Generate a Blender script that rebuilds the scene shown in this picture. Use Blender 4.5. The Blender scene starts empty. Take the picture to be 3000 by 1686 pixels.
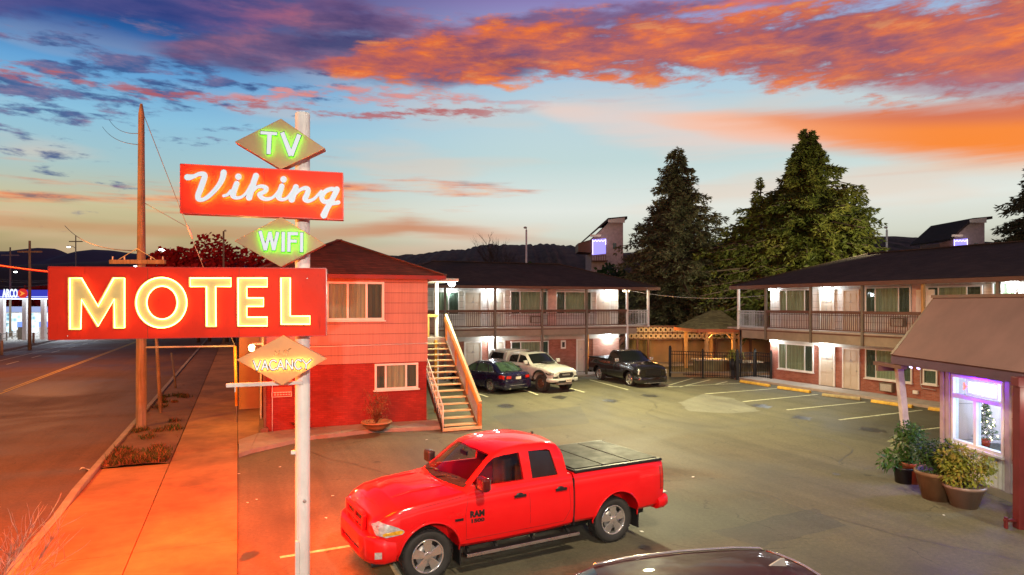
import bpy, bmesh, math, random
from mathutils import Vector, Matrix
PI = math.pi
rnd = random.Random(7)
sc = bpy.context.scene
COL = sc.collection
F = 1950.0; H = 4.3
CU, SU = math.cos(math.radians(22.39)), math.sin(math.radians(22.39))
ROT = math.radians(22.39)

def px(x, y, D):
    return Vector(((x-1500)/F*D, D, H-(y-890)/F*D))
def gx(x, y, z=0.0):
    D = (H-z)*F/(y-890)
    return Vector(((x-1500)/F*D, D, z))
def uv(u, v, z=0.0):
    return Vector((CU*u-SU*v, SU*u+CU*v, z))
def s2l(c):
    return tuple((a/12.92 if a <= 0.04045 else ((a+0.055)/1.055)**2.4) for a in c)

# ------------------------------------------------------------------ objects
def prop(o, label=None, cat=None, group=None, kind=None):
    if label: o['label'] = label
    if cat: o['category'] = cat
    if group: o['group'] = group
    if kind: o['kind'] = kind
    return o
def thing(name, label, cat, loc=(0, 0, 0), rz=0.0, group=None):
    o = bpy.data.objects.new(name, None)
    COL.objects.link(o); o.location = loc; o.rotation_euler = (0, 0, rz)
    o.empty_display_size = 0.3
    return prop(o, label, cat, group)
def dup(root, loc, rz, label=None, group=None):
    r = root.copy(); COL.objects.link(r); r.location = loc; r.rotation_euler = (0, 0, rz)
    if label: r['label'] = label
    if group: r['group'] = group
    for ch in list(root.children):
        c = ch.copy(); COL.objects.link(c); c.parent = r
        for g in list(ch.children):
            d = g.copy(); COL.objects.link(d); d.parent = c
    return r

class MB:
    def __init__(s):
        s.bm = bmesh.new()
    def face(s, pts, mi=0, smooth=False):
        vs = [s.bm.verts.new(Vector(p)) for p in pts]
        f = s.bm.faces.new(vs); f.material_index = mi; f.smooth = smooth
        return f
    def box(s, x0, x1, y0, y1, z0, z1, mi=0, m=None):
        v = [Vector((x, y, z)) for x in (x0, x1) for y in (y0, y1) for z in (z0, z1)]
        if m is not None: v = [m @ p for p in v]
        b = [s.bm.verts.new(p) for p in v]
        for q in ((0, 1, 3, 2), (4, 6, 7, 5), (0, 4, 5, 1), (2, 3, 7, 6), (0, 2, 6, 4), (1, 5, 7, 3)):
            f = s.bm.faces.new([b[i] for i in q]); f.material_index = mi
        return s
    def bar(s, p0, p1, w, h, mi=0, up=(0, 0, 1)):
        p0 = Vector(p0); p1 = Vector(p1); d = (p1-p0)
        L = d.length; d.normalize(); up = Vector(up)
        if abs(d.dot(up)) > .98: up = Vector((1, 0, 0))
        r = d.cross(up).normalized(); u = r.cross(d)
        m = Matrix((r, d, u)).transposed().to_4x4(); m.translation = p0
        return s.box(-w/2, w/2, 0, L, -h/2, h/2, mi, m)
    def cyl(s, p0, p1, r0, r1=None, n=10, mi=0, cap=True, smooth=True):
        r1 = r0 if r1 is None else r1
        p0 = Vector(p0); p1 = Vector(p1); d = (p1-p0).normalized()
        a = d.orthogonal().normalized(); b = d.cross(a)
        A = []; B = []
        for i in range(n):
            t = 2*PI*i/n; o = a*math.cos(t)+b*math.sin(t)
            A.append(s.bm.verts.new(p0+o*r0)); B.append(s.bm.verts.new(p1+o*r1))
        for i in range(n):
            j = (i+1) % n
            f = s.bm.faces.new((A[i], A[j], B[j], B[i])); f.material_index = mi; f.smooth = smooth
        if cap:
            s.bm.faces.new(A[::-1]).material_index = mi; s.bm.faces.new(B).material_index = mi
        return s
    def tube(s, pts, r, n=6, mi=0, closed=False):
        pts = [Vector(p) for p in pts]; N = len(pts); rings = []
        nrm = None
        for i, p in enumerate(pts):
            if closed: d = pts[(i+1) % N]-pts[i-1]
            else: d = pts[min(i+1, N-1)]-pts[max(i-1, 0)]
            d.normalize()
            if nrm is None: nrm = d.orthogonal().normalized()
            nrm = (nrm-d*nrm.dot(d))
            nrm = nrm.normalized() if nrm.length > 1e-6 else d.orthogonal().normalized()
            b = d.cross(nrm); rr = r[i] if isinstance(r, (list, tuple)) else r
            rings.append([s.bm.verts.new(p+(nrm*math.cos(2*PI*k/n)+b*math.sin(2*PI*k/n))*rr) for k in range(n)])
        for i in range(N if closed else N-1):
            A, B = rings[i], rings[(i+1) % N]
            for k in range(n):
                f = s.bm.faces.new((A[k], A[(k+1) % n], B[(k+1) % n], B[k])); f.material_index = mi; f.smooth = True
        if not closed:
            s.bm.faces.new(rings[0][::-1]).material_index = mi; s.bm.faces.new(rings[-1]).material_index = mi
        return s
    def lathe(s, prof, c=(0, 0, 0), n=20, mi=0, axis='z', cap=False, smooth=True):
        c = Vector(c); rings = []
        for r, h in prof:
            ring = []
            for k in range(n):
                t = 2*PI*k/n
                if axis == 'z': p = Vector((r*math.cos(t), r*math.sin(t), h))
                elif axis == 'y': p = Vector((r*math.cos(t), h, r*math.sin(t)))
                else: p = Vector((h, r*math.cos(t), r*math.sin(t)))
                ring.append(s.bm.verts.new(c+p))
            rings.append(ring)
        for A, B in zip(rings, rings[1:]):
            for k in range(n):
                f = s.bm.faces.new((A[k], A[(k+1) % n], B[(k+1) % n], B[k])); f.material_index = mi; f.smooth = smooth
        if cap:
            s.bm.faces.new(rings[0][::-1]).material_index = mi; s.bm.faces.new(rings[-1]).material_index = mi
        return s
    def prism(s, pts, off, mi=0, mside=None):
        """pts: planar polygon (3-D), off: extrusion vector (towards the front)."""
        off = Vector(off); pts = [Vector(p) for p in pts]
        A = [s.bm.verts.new(p) for p in pts]; B = [s.bm.verts.new(p+off) for p in pts]
        f1 = s.bm.faces.new(A); f2 = s.bm.faces.new(B[::-1]); f1.material_index = mi; f2.material_index = mi
        n = len(pts)
        for i in range(n):
            f = s.bm.faces.new((A[i], B[i], B[(i+1) % n], A[(i+1) % n]))
            f.material_index = mi if mside is None else mside
        return s
    def grid(s, fn, nu, nv, mi=0, smooth=True):
        V = [[s.bm.verts.new(Vector(fn(i/nu, j/nv))) for j in range(nv+1)] for i in range(nu+1)]
        for i in range(nu):
            for j in range(nv):
                f = s.bm.faces.new((V[i][j], V[i+1][j], V[i+1][j+1], V[i][j+1])); f.material_index = mi; f.smooth = smooth
        return s
    def ico(s, c, r, sub=1, mi=0, sx=1, sy=1, sz=1, smooth=True):
        m = Matrix.Translation(Vector(c)) @ Matrix.Diagonal((sx*r, sy*r, sz*r, 1))
        g = bmesh.ops.create_icosphere(s.bm, subdivisions=sub, radius=1, matrix=m)
        for v in g['verts']:
            for f in v.link_faces: f.material_index = mi; f.smooth = smooth
        return s
    def build(s, name, mats, parent=None, bevel=0, fix=True, sharp=None, kind=None, seg=2):
        me = bpy.data.meshes.new(name)
        if fix: bmesh.ops.recalc_face_normals(s.bm, faces=s.bm.faces)
        s.bm.to_mesh(me); s.bm.free()
        if not isinstance(mats, (list, tuple)): mats = [mats]
        for m in mats: me.materials.append(m)
        if sharp is not None:
            for p in me.polygons: p.use_smooth = True
            me.set_sharp_from_angle(angle=math.radians(sharp))
        o = bpy.data.objects.new(name, me); COL.objects.link(o)
        if parent: o.parent = parent
        if bevel:
            b = o.modifiers.new('bevel', 'BEVEL'); b.width = bevel; b.segments = seg; b.limit_method = 'ANGLE'
            b.angle_limit = math.radians(40)
        if kind: o['kind'] = kind
        return o

def text_mesh(mb, body, size, m, ext=0.004, bold=0.0, mi=0, width=None):
    cu = bpy.data.curves.new('lettering', 'FONT'); cu.body = body; cu.size = size
    cu.extrude = ext; cu.offset = bold; cu.align_x = 'CENTER'; cu.align_y = 'CENTER'; cu.resolution_u = 3
    o = bpy.data.objects.new('lettering', cu); COL.objects.link(o)
    dg = bpy.context.evaluated_depsgraph_get(); dg.update()
    me = bpy.data.meshes.new_from_object(o.evaluated_get(dg))
    if width:
        xs = [v.co.x for v in me.vertices]; k = width/(max(xs)-min(xs))
        for v in me.vertices: v.co.x *= k
    n0 = len(mb.bm.verts); nf = len(mb.bm.faces)
    me.transform(m); mb.bm.from_mesh(me)
    mb.bm.faces.ensure_lookup_table()
    for f in mb.bm.faces[nf:]: f.material_index = mi; f.smooth = False
    bpy.data.objects.remove(o); bpy.data.curves.remove(cu); bpy.data.meshes.remove(me)

def boolean(o, cutters, keep=False):
    """difference of o with each cutter; the result replaces the mesh of o."""
    par = o.parent; o.parent = None
    for c in cutters:
        md = o.modifiers.new('cut', 'BOOLEAN'); md.object = c; md.operation = 'DIFFERENCE'; md.solver = 'EXACT'
    dg = bpy.context.evaluated_depsgraph_get(); dg.update()
    me = bpy.data.meshes.new_from_object(o.evaluated_get(dg))
    o.parent = par; o.modifiers.clear(); old = o.data; me.name = old.name; o.data = me
    bpy.data.meshes.remove(old)
    for c in cutters:
        d = c.data; bpy.data.objects.remove(c); bpy.data.meshes.remove(d)

# ------------------------------------------------------------------ materials
def newmat(name):
    m = bpy.data.materials.new(name); m.use_nodes = True
    nt = m.node_tree; b = nt.nodes['Principled BSDF']
    return m, nt, b
def setc(b, col): b.inputs['Base Color'].default_value = (*col[:3], 1)
def N(nt, typ, **kw):
    n = nt.nodes.new(typ)
    for k, v in kw.items(): setattr(n, k, v)
    return n
def coords(nt, scale=(1, 1, 1), kind='Object'):
    tc = N(nt, 'ShaderNodeTexCoord'); mp = N(nt, 'ShaderNodeMapping')
    mp.inputs['Scale'].default_value = scale
    nt.links.new(tc.outputs[kind], mp.inputs['Vector']); return mp.outputs['Vector']
def noise(nt, vec, scale, detail=4, rough=.55, dist=0):
    n = N(nt, 'ShaderNodeTexNoise'); n.inputs['Scale'].default_value = scale; n.inputs['Detail'].default_value = detail
    n.inputs['Roughness'].default_value = rough; n.inputs['Distortion'].default_value = dist
    nt.links.new(vec, n.inputs['Vector']); return n.outputs['Fac']
def ramp(nt, fac, stops):
    r = N(nt, 'ShaderNodeValToRGB'); e = r.color_ramp.elements
    while len(e) > 1: e.remove(e[-1])
    e[0].position = stops[0][0]; e[0].color = (*stops[0][1], 1)
    for p, c in stops[1:]:
        x = e.new(p); x.color = (*c, 1)
    nt.links.new(fac, r.inputs['Fac']); return r.outputs['Color']
def mixc(nt, fac, a, b, mode='MIX'):
    n = N(nt, 'ShaderNodeMix', data_type='RGBA', blend_type=mode)
    for s, v in ((n.inputs[0], fac), (n.inputs[6], a), (n.inputs[7], b)):
        if isinstance(v, bpy.types.NodeSocket): nt.links.new(v, s)
        elif isinstance(v, (int, float)): s.default_value = v
        else: s.default_value = (*v[:3], 1)
    return n.outputs[2]
def mth(nt, op, a, b=None, c=None, clamp=False):
    n = N(nt, 'ShaderNodeMath', operation=op); n.use_clamp = clamp
    for i, v in enumerate((a, b, c)):
        if v is None: continue
        if isinstance(v, bpy.types.NodeSocket): nt.links.new(v, n.inputs[i])
        else: n.inputs[i].default_value = v
    return n.outputs[0]
def smooth(nt, x, a, b, lo=0.0, hi=1.0):
    n = N(nt, 'ShaderNodeMapRange', interpolation_type='SMOOTHSTEP')
    n.inputs['From Min'].default_value = a; n.inputs['From Max'].default_value = b
    n.inputs['To Min'].default_value = lo; n.inputs['To Max'].default_value = hi
    if isinstance(x, bpy.types.NodeSocket): nt.links.new(x, n.inputs['Value'])
    return n.outputs['Result']
def bump(nt, b, h, strength=.3, dist=.02):
    n = N(nt, 'ShaderNodeBump'); n.inputs['Strength'].default_value = strength; n.inputs['Distance'].default_value = dist
    nt.links.new(h, n.inputs['Height']); nt.links.new(n.outputs['Normal'], b.inputs['Normal'])

def mat(name, col, rough=.6, metal=0, var=.25, vs=3.0, bmp=0.0, bs=40.0, coat=0, spec=.5, stretch=(1, 1, 1)):
    """a paint / plastic / metal with uneven tone, uneven gloss and a little relief"""
    m, nt, b = newmat(name)
    v = coords(nt, stretch); n = noise(nt, v, vs, 5, .6)
    lo = tuple(c*(1-var) for c in col); hi = tuple(min(1, c*(1+var*.7)) for c in col)
    nt.links.new(ramp(nt, n, [(.3, lo), (.7, hi)]), b.inputs['Base Color'])
    b.inputs['Metallic'].default_value = metal
    nt.links.new(smooth(nt, n, .25, .75, max(0.02, rough-.08), min(1, rough+.08)), b.inputs['Roughness'])
    b.inputs['Specular IOR Level'].default_value = spec
    if coat:
        b.inputs['Coat Weight'].default_value = coat; b.inputs['Coat Roughness'].default_value = .03
    if bmp: bump(nt, b, noise(nt, v, bs, 3), bmp, .01)
    return m
def emis(name, col, strength):
    m, nt, b = newmat(name); setc(b, (0.02, 0.02, 0.02))
    b.inputs['Emission Color'].default_value = (*col, 1); b.inputs['Emission Strength'].default_value = strength
    return m
def wallvec(nt, sx=1, sz=1):
    tc = N(nt, 'ShaderNodeTexCoord'); sp = N(nt, 'ShaderNodeSeparateXYZ'); cb = N(nt, 'ShaderNodeCombineXYZ')
    nt.links.new(tc.outputs['Object'], sp.inputs[0])
    nt.links.new(mth(nt, 'MULTIPLY', mth(nt, 'ADD', sp.outputs[0], sp.outputs[1]), sx), cb.inputs[0])
    nt.links.new(mth(nt, 'MULTIPLY', sp.outputs[2], sz), cb.inputs[1])
    return cb.outputs[0], tc.outputs['Object']
def brickmat(name, c1, c2, mortar, bw=.2, bh=.067, msz=.008, rough=.85, bs=.5, off=.5):
    m, nt, b = newmat(name); v, o = wallvec(nt)
    t = N(nt, 'ShaderNodeTexBrick'); nt.links.new(v, t.inputs['Vector'])
    t.inputs['Scale'].default_value = 1; t.inputs['Brick Width'].default_value = bw; t.inputs['Row Height'].default_value = bh
    t.inputs['Mortar Size'].default_value = msz; t.inputs['Mortar Smooth'].default_value = .2; t.offset = off
    t.inputs['Color1'].default_value = (*c1, 1); t.inputs['Color2'].default_value = (*c2, 1); t.inputs['Mortar'].default_value = (*mortar, 1)
    n = noise(nt, o, 1.3, 5)
    c = mixc(nt, 1.0, t.outputs['Color'], ramp(nt, n, [(.3, (.72, .7, .68)), (.7, (1.12, 1.1, 1.08))]), 'MULTIPLY')
    nt.links.new(c, b.inputs['Base Color']); b.inputs['Roughness'].default_value = rough
    h = mth(nt, 'SUBTRACT', mth(nt, 'MULTIPLY', noise(nt, o, 30, 3), .4), t.outputs['Fac'])
    bump(nt, b, h, bs, .01)
    return m
# ------------------------------------------------------------------ material library
def m_asphalt(name, base, dark, tint=1.0):
    m, nt, b = newmat(name); v = coords(nt)
    big = noise(nt, v, .16, 4, .55, .6); mid = noise(nt, v, 1.1, 5, .6); fine = noise(nt, v, 60, 2, .7)
    c = ramp(nt, big, [(.36, dark), (.5, base), (.66, tuple(x*1.18 for x in base))])
    c = mixc(nt, .4, c, ramp(nt, mid, [(.3, (.62, .62, .62)), (.72, (1.25, 1.25, 1.25))]), 'MULTIPLY')
    c = mixc(nt, .6, c, ramp(nt, fine, [(.3, (.6, .6, .6)), (.75, (1.5, 1.5, 1.45))]), 'MULTIPLY')
    agg = noise(nt, v, 13, 4, .75)
    c = mixc(nt, .55, c, ramp(nt, agg, [(.34, (.62, .62, .62)), (.5, (1, 1, 1)), (.68, (1.45, 1.45, 1.4))]), 'MULTIPLY')
    tc = N(nt, 'ShaderNodeTexCoord'); mp = N(nt, 'ShaderNodeMapping'); mp.inputs['Rotation'].default_value = (0, 0, -.39); nt.links.new(tc.outputs['Object'], mp.inputs['Vector'])
    m2 = N(nt, 'ShaderNodeMapping'); m2.inputs['Scale'].default_value = (1.5, .10, 1); nt.links.new(mp.outputs[0], m2.inputs['Vector'])
    c = mixc(nt, .5, c, ramp(nt, noise(nt, m2.outputs[0], 1.0, 4, .6, .3), [(.36, (.66, .66, .66)), (.52, (1, 1, 1)), (.7, (1.15, 1.15, 1.12))]), 'MULTIPLY')
    # hairline cracks and oil drips
    vo = N(nt, 'ShaderNodeTexVoronoi', feature='DISTANCE_TO_EDGE'); vo.inputs['Scale'].default_value = .22
    w = N(nt, 'ShaderNodeVectorMath', operation='ADD')
    sc3 = N(nt, 'ShaderNodeTexNoise'); sc3.inputs['Scale'].default_value = 1.2; sc3.inputs['Detail'].default_value = 6
    nt.links.new(v, sc3.inputs['Vector']); nt.links.new(v, w.inputs[0]); nt.links.new(sc3.outputs['Color'], w.inputs[1])
    nt.links.new(w.outputs[0], vo.inputs['Vector'])
    crack = smooth(nt, vo.outputs['Distance'], .0, .006, 1, 0)
    crack = mth(nt, 'MULTIPLY', crack, smooth(nt, mid, .45, .6))
    c = mixc(nt, mth(nt, 'MULTIPLY', crack, .6), c, (.012, .012, .012))
    sp = smooth(nt, noise(nt, v, 2.3, 2, .4), .70, .78)
    c = mixc(nt, mth(nt, 'MULTIPLY', sp, .55), c, (.015, .014, .012))
    nt.links.new(c, b.inputs['Base Color'])
    nt.links.new(smooth(nt, big, .35, .65, .62, .88), b.inputs['Roughness'])
    bump(nt, b, mth(nt, 'ADD', fine, mth(nt, 'MULTIPLY', crack, -1.5)), .35, .008)
    return m
def m_concrete(name, base, var=.3, joint=None):
    m, nt, b = newmat(name); v = coords(nt)
    big = noise(nt, v, .5, 5, .6, .4); mid = noise(nt, v, 3.2, 5, .65); fine = noise(nt, v, 90, 2)
    c = ramp(nt, big, [(.3, tuple(x*(1-var) for x in base)), (.7, tuple(x*(1+var*.5) for x in base))])
    c = mixc(nt, .5, c, ramp(nt, mid, [(.3, (.7, .7, .7)), (.7, (1.2, 1.2, 1.2))]), 'MULTIPLY')
    c = mixc(nt, .3, c, ramp(nt, fine, [(.3, (.7, .7, .7)), (.7, (1.3, 1.3, 1.3))]), 'MULTIPLY')
    nt.links.new(c, b.inputs['Base Color']); b.inputs['Roughness'].default_value = .85
    bump(nt, b, mth(nt, 'ADD', fine, mid), .25, .008)
    return m
def m_wood(name, base, var=.4, axis=2, scale=5, rough=.8):
    m, nt, b = newmat(name); s = [scale*4]*3; s[axis] = scale*.18
    v = coords(nt, tuple(s)); n = noise(nt, v, 1, 6, .65, .3); k = noise(nt, coords(nt), 2.2, 3)
    c = ramp(nt, n, [(.3, tuple(x*(1-var) for x in base)), (.55, base), (.75, tuple(x*(1+var) for x in base))])
    c = mixc(nt, .5, c, ramp(nt, k, [(.3, (.6, .6, .6)), (.6, (1.2, 1.2, 1.2))]), 'MULTIPLY')
    nt.links.new(c, b.inputs['Base Color']); b.inputs['Roughness'].default_value = rough
    bump(nt, b, n, .5, .01)
    return m
def m_shingle(name, base):
    m, nt, b = newmat(name); v, o = wallvec(nt, 1, 1.0)
    t = N(nt, 'ShaderNodeTexBrick'); nt.links.new(v, t.inputs['Vector']); t.offset = .37
    t.inputs['Scale'].default_value = 1; t.inputs['Brick Width'].default_value = .3; t.inputs['Row Height'].default_value = .07
    t.inputs['Mortar Size'].default_value = .006
    t.inputs['Color1'].default_value = (*[x*.7 for x in base], 1); t.inputs['Color2'].default_value = (*[x*1.35 for x in base], 1)
    t.inputs['Mortar'].default_value = (*[x*.25 for x in base], 1)
    n = noise(nt, o, .7, 5)
    c = mixc(nt, .8, t.outputs['Color'], ramp(nt, n, [(.3, (.6, .6, .6)), (.7, (1.3, 1.3, 1.3))]), 'MULTIPLY')
    nt.links.new(c, b.inputs['Base Color']); b.inputs['Roughness'].default_value = .9
    bump(nt, b, mth(nt, 'SUBTRACT', noise(nt, o, 50, 2), t.outputs['Fac']), .6, .01)
    return m
def m_leaf(name, a, b_, c_, scale=1.2):
    m, nt, b = newmat(name); v = coords(nt)
    n = noise(nt, v, scale, 3, .6); k = noise(nt, v, 14, 2, .6)
    c = ramp(nt, mth(nt, 'ADD', mth(nt, 'MULTIPLY', n, .6), mth(nt, 'MULTIPLY', k, .4)), [(.36, a), (.5, b_), (.64, c_)])
    nt.links.new(c, b.inputs['Base Color']); b.inputs['Roughness'].default_value = .6
    b.inputs['Specular IOR Level'].default_value = .3
    tr = N(nt, 'ShaderNodeBsdfTranslucent'); mx = N(nt, 'ShaderNodeMixShader'); mx.inputs[0].default_value = .25
    nt.links.new(c, tr.inputs['Color']); nt.links.new(b.outputs[0], mx.inputs[1]); nt.links.new(tr.outputs[0], mx.inputs[2])
    nt.links.new(mx.outputs[0], nt.nodes['Material Output'].inputs['Surface'])
    return m
def m_glass(name, tint=(.9, .95, .93), reflect=1.0, rough=.02):
    m, nt, b = newmat(name); nt.nodes.remove(b)
    t = N(nt, 'ShaderNodeBsdfTransparent'); t.inputs[0].default_value = (*tint, 1)
    g = N(nt, 'ShaderNodeBsdfGlossy'); g.inputs['Roughness'].default_value = rough
    lw = N(nt, 'ShaderNodeLayerWeight'); F0 = mth(nt, 'ADD', mth(nt, 'MULTIPLY', mth(nt, 'POWER', lw.outputs['Facing'], 4.0), .9), .045)
    mx = N(nt, 'ShaderNodeMixShader'); nt.links.new(mth(nt, 'MULTIPLY', F0, reflect, clamp=True), mx.inputs[0])
    nt.links.new(t.outputs[0], mx.inputs[1]); nt.links.new(g.outputs[0], mx.inputs[2])
    nt.links.new(mx.outputs[0], nt.nodes['Material Output'].inputs['Surface'])
    return m
def m_siding(name, base, row=.36, groove=True, vscale=1):
    """wide shake boards: a shadow line under each course and fine vertical striation"""
    m, nt, b = newmat(name); v, o = wallvec(nt)
    t = N(nt, 'ShaderNodeTexBrick'); nt.links.new(v, t.inputs['Vector']); t.offset = .43
    t.inputs['Scale'].default_value = 1; t.inputs['Brick Width'].default_value = 40; t.inputs['Row Height'].default_value = row
    t.inputs['Mortar Size'].default_value = .012; t.inputs['Mortar Smooth'].default_value = .4
    t.inputs['Color1'].default_value = (*[x*.93 for x in base], 1); t.inputs['Color2'].default_value = (*[x*1.05 for x in base], 1)
    t.inputs['Mortar'].default_value = (*[x*.45 for x in base], 1)
    st = noise(nt, coords(nt, (26*vscale, 26*vscale, .6)), 1, 3, .6)
    n = noise(nt, o, .8, 4)
    c = mixc(nt, .35, t.outputs['Color'], ramp(nt, st, [(.35, (.65, .65, .65)), (.6, (1.15, 1.15, 1.15))]), 'MULTIPLY')
    c = mixc(nt, .5, c, ramp(nt, n, [(.3, (.85, .85, .85)), (.7, (1.1, 1.1, 1.1))]), 'MULTIPLY')
    nt.links.new(c, b.inputs['Base Color']); b.inputs['Roughness'].default_value = .7
    bump(nt, b, mth(nt, 'SUBTRACT', mth(nt, 'MULTIPLY', st, .5), t.outputs['Fac']), .4, .012)
    return m
M = {}
def build_materials():
    M['lot'] = m_asphalt('lot_asphalt', (.112, .102, .062), (.080, .073, .046))
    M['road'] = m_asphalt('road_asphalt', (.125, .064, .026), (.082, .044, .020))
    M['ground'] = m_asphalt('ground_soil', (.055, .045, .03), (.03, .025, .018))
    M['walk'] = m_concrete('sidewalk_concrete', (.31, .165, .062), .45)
    M['kerb'] = m_concrete('kerb_concrete', (.30, .27, .22))
    M['slab'] = m_concrete('slab_concrete', (.42, .35, .29), .2)
    M['soil'] = m_concrete('bed_soil', (.16, .09, .05), .4)
    M['white_line'] = mat('faded_line_paint', (.62, .60, .42), .8, var=.45, vs=9, bmp=.2)
    M['yellow_line'] = mat('yellow_line_paint', (.62, .42, .08), .75, var=.35, vs=6, bmp=.2)
    M['brick'] = brickmat('red_brick', (.30, .085, .05), (.42, .15, .10), (.30, .2, .16))
    M['brick_dark'] = brickmat('dark_red_painted_brick', (.24, .018, .012), (.31, .028, .018), (.19, .018, .012), .2, .067, .006)
    M['siding_pink'] = m_siding('salmon_shake_siding', (.42, .225, .175))
    M['siding_white'] = m_siding('white_shake_siding', (.66, .64, .60), .34)
    M['plank'] = m_siding('beige_plank_siding', (.50, .40, .25), .16, vscale=.3)
    M['shed_wall'] = m_siding('pale_board_wall', (.62, .50, .33), .28, vscale=.3)
    M['shingle'] = m_shingle('dark_roof_shingle', (.035, .022, .018))
    M['shingle_red'] = m_shingle('brown_roof_shingle', (.085, .022, .014))
    M['shingle_green'] = m_shingle('green_canopy_roof', (.20, .19, .07))
    M['white'] = mat('white_trim_paint', (.74, .72, .66), .5, var=.12)
    M['cream'] = mat('cream_stucco', (.60, .56, .47), .8, var=.12, vs=1.5, bmp=.15)
    M['fascia'] = mat('beige_fascia_board', (.30, .24, .17), .7, var=.18, vs=2)
    M['brownpaint'] = mat('brown_rail_paint', (.13, .055, .03), .55, var=.25)
    M['bronze'] = mat('bronze_post_paint', (.16, .13, .09), .5, var=.2)
    M['blackmetal'] = mat('black_iron', (.018, .016, .014), .45, metal=.3, var=.2)
    M['door'] = mat('pale_door_paint', (.58, .52, .42), .5, var=.08, vs=1.5)
    M['darkpane'] = mat('dim_curtain_cloth', (.075, .10, .075), .7, var=.3, vs=2, stretch=(8, 8, .4))
    M['curtain'] = mat('grey_green_curtain', (.34, .38, .26), .85, var=.35, vs=1.5, stretch=(9, 9, .3))
    M['glass'] = m_glass('window_glass')
    M['tanwall'] = mat('tan_stucco', (.42, .26, .12), .85, var=.2, vs=1, bmp=.2)
    M['block'] = mat('pale_block', (.58, .46, .30), .85, var=.2, vs=4, bmp=.2)
    M['orangewall'] = mat('orange_stained_wood', (.42, .11, .03), .7, var=.3, vs=3)
    M['gazebo_wood'] = m_wood('cedar_post', (.45, .24, .08), .3)
    M['fence_wood'] = m_wood('fence_boards', (.22, .17, .06), .4, scale=3)
    M['polewood'] = m_wood('weathered_utility_pole', (.23, .17, .11), .5, scale=4)
    M['bark'] = m_wood('bark', (.07, .05, .035), .5, scale=3)
    M['galv'] = mat('galvanised_steel', (.42, .40, .38), .45, metal=.5, var=.2)
    M['poletop'] = mat('white_painted_steel_pole', (.80, .79, .76), .42, var=.12, vs=2.5, bmp=.05)
    M['wire'] = mat('cable_jacket', (.05, .04, .04), .6)
    M['guard'] = mat('yellow_guy_guard', (.80, .42, .05), .5)
    M['stairpaint'] = mat('cream_stair_paint', (.60, .53, .27), .6, var=.2, vs=5)
    M['stairrail'] = mat('mustard_rail_paint', (.62, .36, .08), .55, var=.25, vs=4)
    M['stairpost'] = mat('orange_brown_post_paint', (.48, .20, .05), .6, var=.3, vs=4)
    M['tyre'] = mat('tyre_rubber', (.026, .025, .023), .75, var=.3, vs=12, bmp=.2)
    M['chrome'] = mat('chrome', (.80, .78, .76), .16, metal=.85, var=.05)
    M['alloy'] = mat('bright_alloy', (.60, .58, .56), .28, metal=.9, var=.1)
    M['bronzealloy'] = mat('dark_bronze_alloy', (.16, .08, .05), .4, metal=.6, var=.2)
    M['plastic'] = mat('black_trim_plastic', (.015, .014, .014), .45, var=.2)
    M['tarp'] = mat('matt_black_bed_cover', (.010, .010, .009), .5, var=.15, vs=4, spec=.12)
    M['interior'] = mat('dark_cabin_trim', (.16, .065, .035), .6, var=.2)
    M['seatcloth'] = mat('charcoal_seat_cloth', (.10, .06, .045), .85, var=.2)
    M['carglass'] = m_glass('car_glass', (.62, .56, .50), .75, .01)
    M['blackglass'] = mat('tinted_car_glass', (.010, .011, .010), .05, spec=.9, var=.2)
    M['sedanglass'] = mat('green_glow_glass', (.055, .10, .06), .06, spec=.9, var=.6, vs=2.2)  # green of the lit cabin put into the opaque glass colour
    M['red_lens'] = mat('red_lamp_lens', (.55, .015, .01), .12, coat=1, var=.3, vs=20)
    M['amber_lens'] = mat('amber_lamp_lens', (.85, .42, .03), .15, coat=1, var=.4, vs=25)
    M['clear_lens'] = mat('clear_lamp_lens', (.66, .66, .64), .12, coat=1, metal=.3, var=.45, vs=18)
    M['plate'] = mat('number_plate', (.65, .58, .48), .4)
    M['redpaint'] = mat('bright_red_car_paint', (.78, .002, .004), .55, coat=.9, var=.04, spec=.3)
    M['bluepaint'] = mat('navy_car_paint', (.008, .007, .028), .25, coat=1, var=.1)
    M['whitepaint'] = mat('white_car_paint', (.46, .47, .44), .3, coat=1, var=.05)
    M['blackpaint'] = mat('black_car_paint', (.010, .008, .008), .2, coat=1, var=.1)
    M['maroonpaint'] = mat('dark_maroon_car_paint', (.020, .002, .005), .5, coat=.25, var=.1, spec=.2)
    M['signred'] = mat('red_sign_enamel', (.70, .030, .010), .5, var=.12, vs=1.6, spec=.15)
    m_, nt_, b_ = M['signred'], M['signred'].node_tree, M['signred'].node_tree.nodes['Principled BSDF']
    src = b_.inputs['Base Color'].links[0].from_socket; vv = coords(nt_, (3.2, 3.2, .7))
    st = smooth(nt_, noise(nt_, vv, 2.4, 6, .7), .58, .74); nt_.links.new(mixc(nt_, mth(nt_, 'MULTIPLY', st, .45), src, (.20, .012, .006)), b_.inputs['Base Color'])
    M['signtan'] = mat('tan_sign_enamel', (.40, .235, .12), .5, var=.12, vs=4); M['signorange'] = mat('orange_tan_sign_enamel', (.78, .36, .14), .5, var=.1, vs=4)
    M['signedge'] = mat('red_sign_edge', (.55, .02, .01), .4, var=.2)
    M['letteryellow'] = mat('cream_yellow_letter_enamel', (.56, .50, .22), .5, var=.12, vs=2.5)
    M['letterdark'] = mat('letter_channel_brown', (.10, .035, .01), .6)
    M['lettergreen'] = mat('letter_channel_green', (.03, .10, .02), .6)
    M['tube'] = emis('warm_neon_tube', (1, .50, .11), 13.0)
    M['halo_orange'] = emis('orange_neon_tube', (1, .40, .04), 230.0)
    M['halo_green'] = emis('green_neon_tube', (.06, 1.0, .0), 38.0)
    M['halo_yellow'] = emis('yellow_neon_tube', (1, .60, .16), 24.0)
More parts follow.
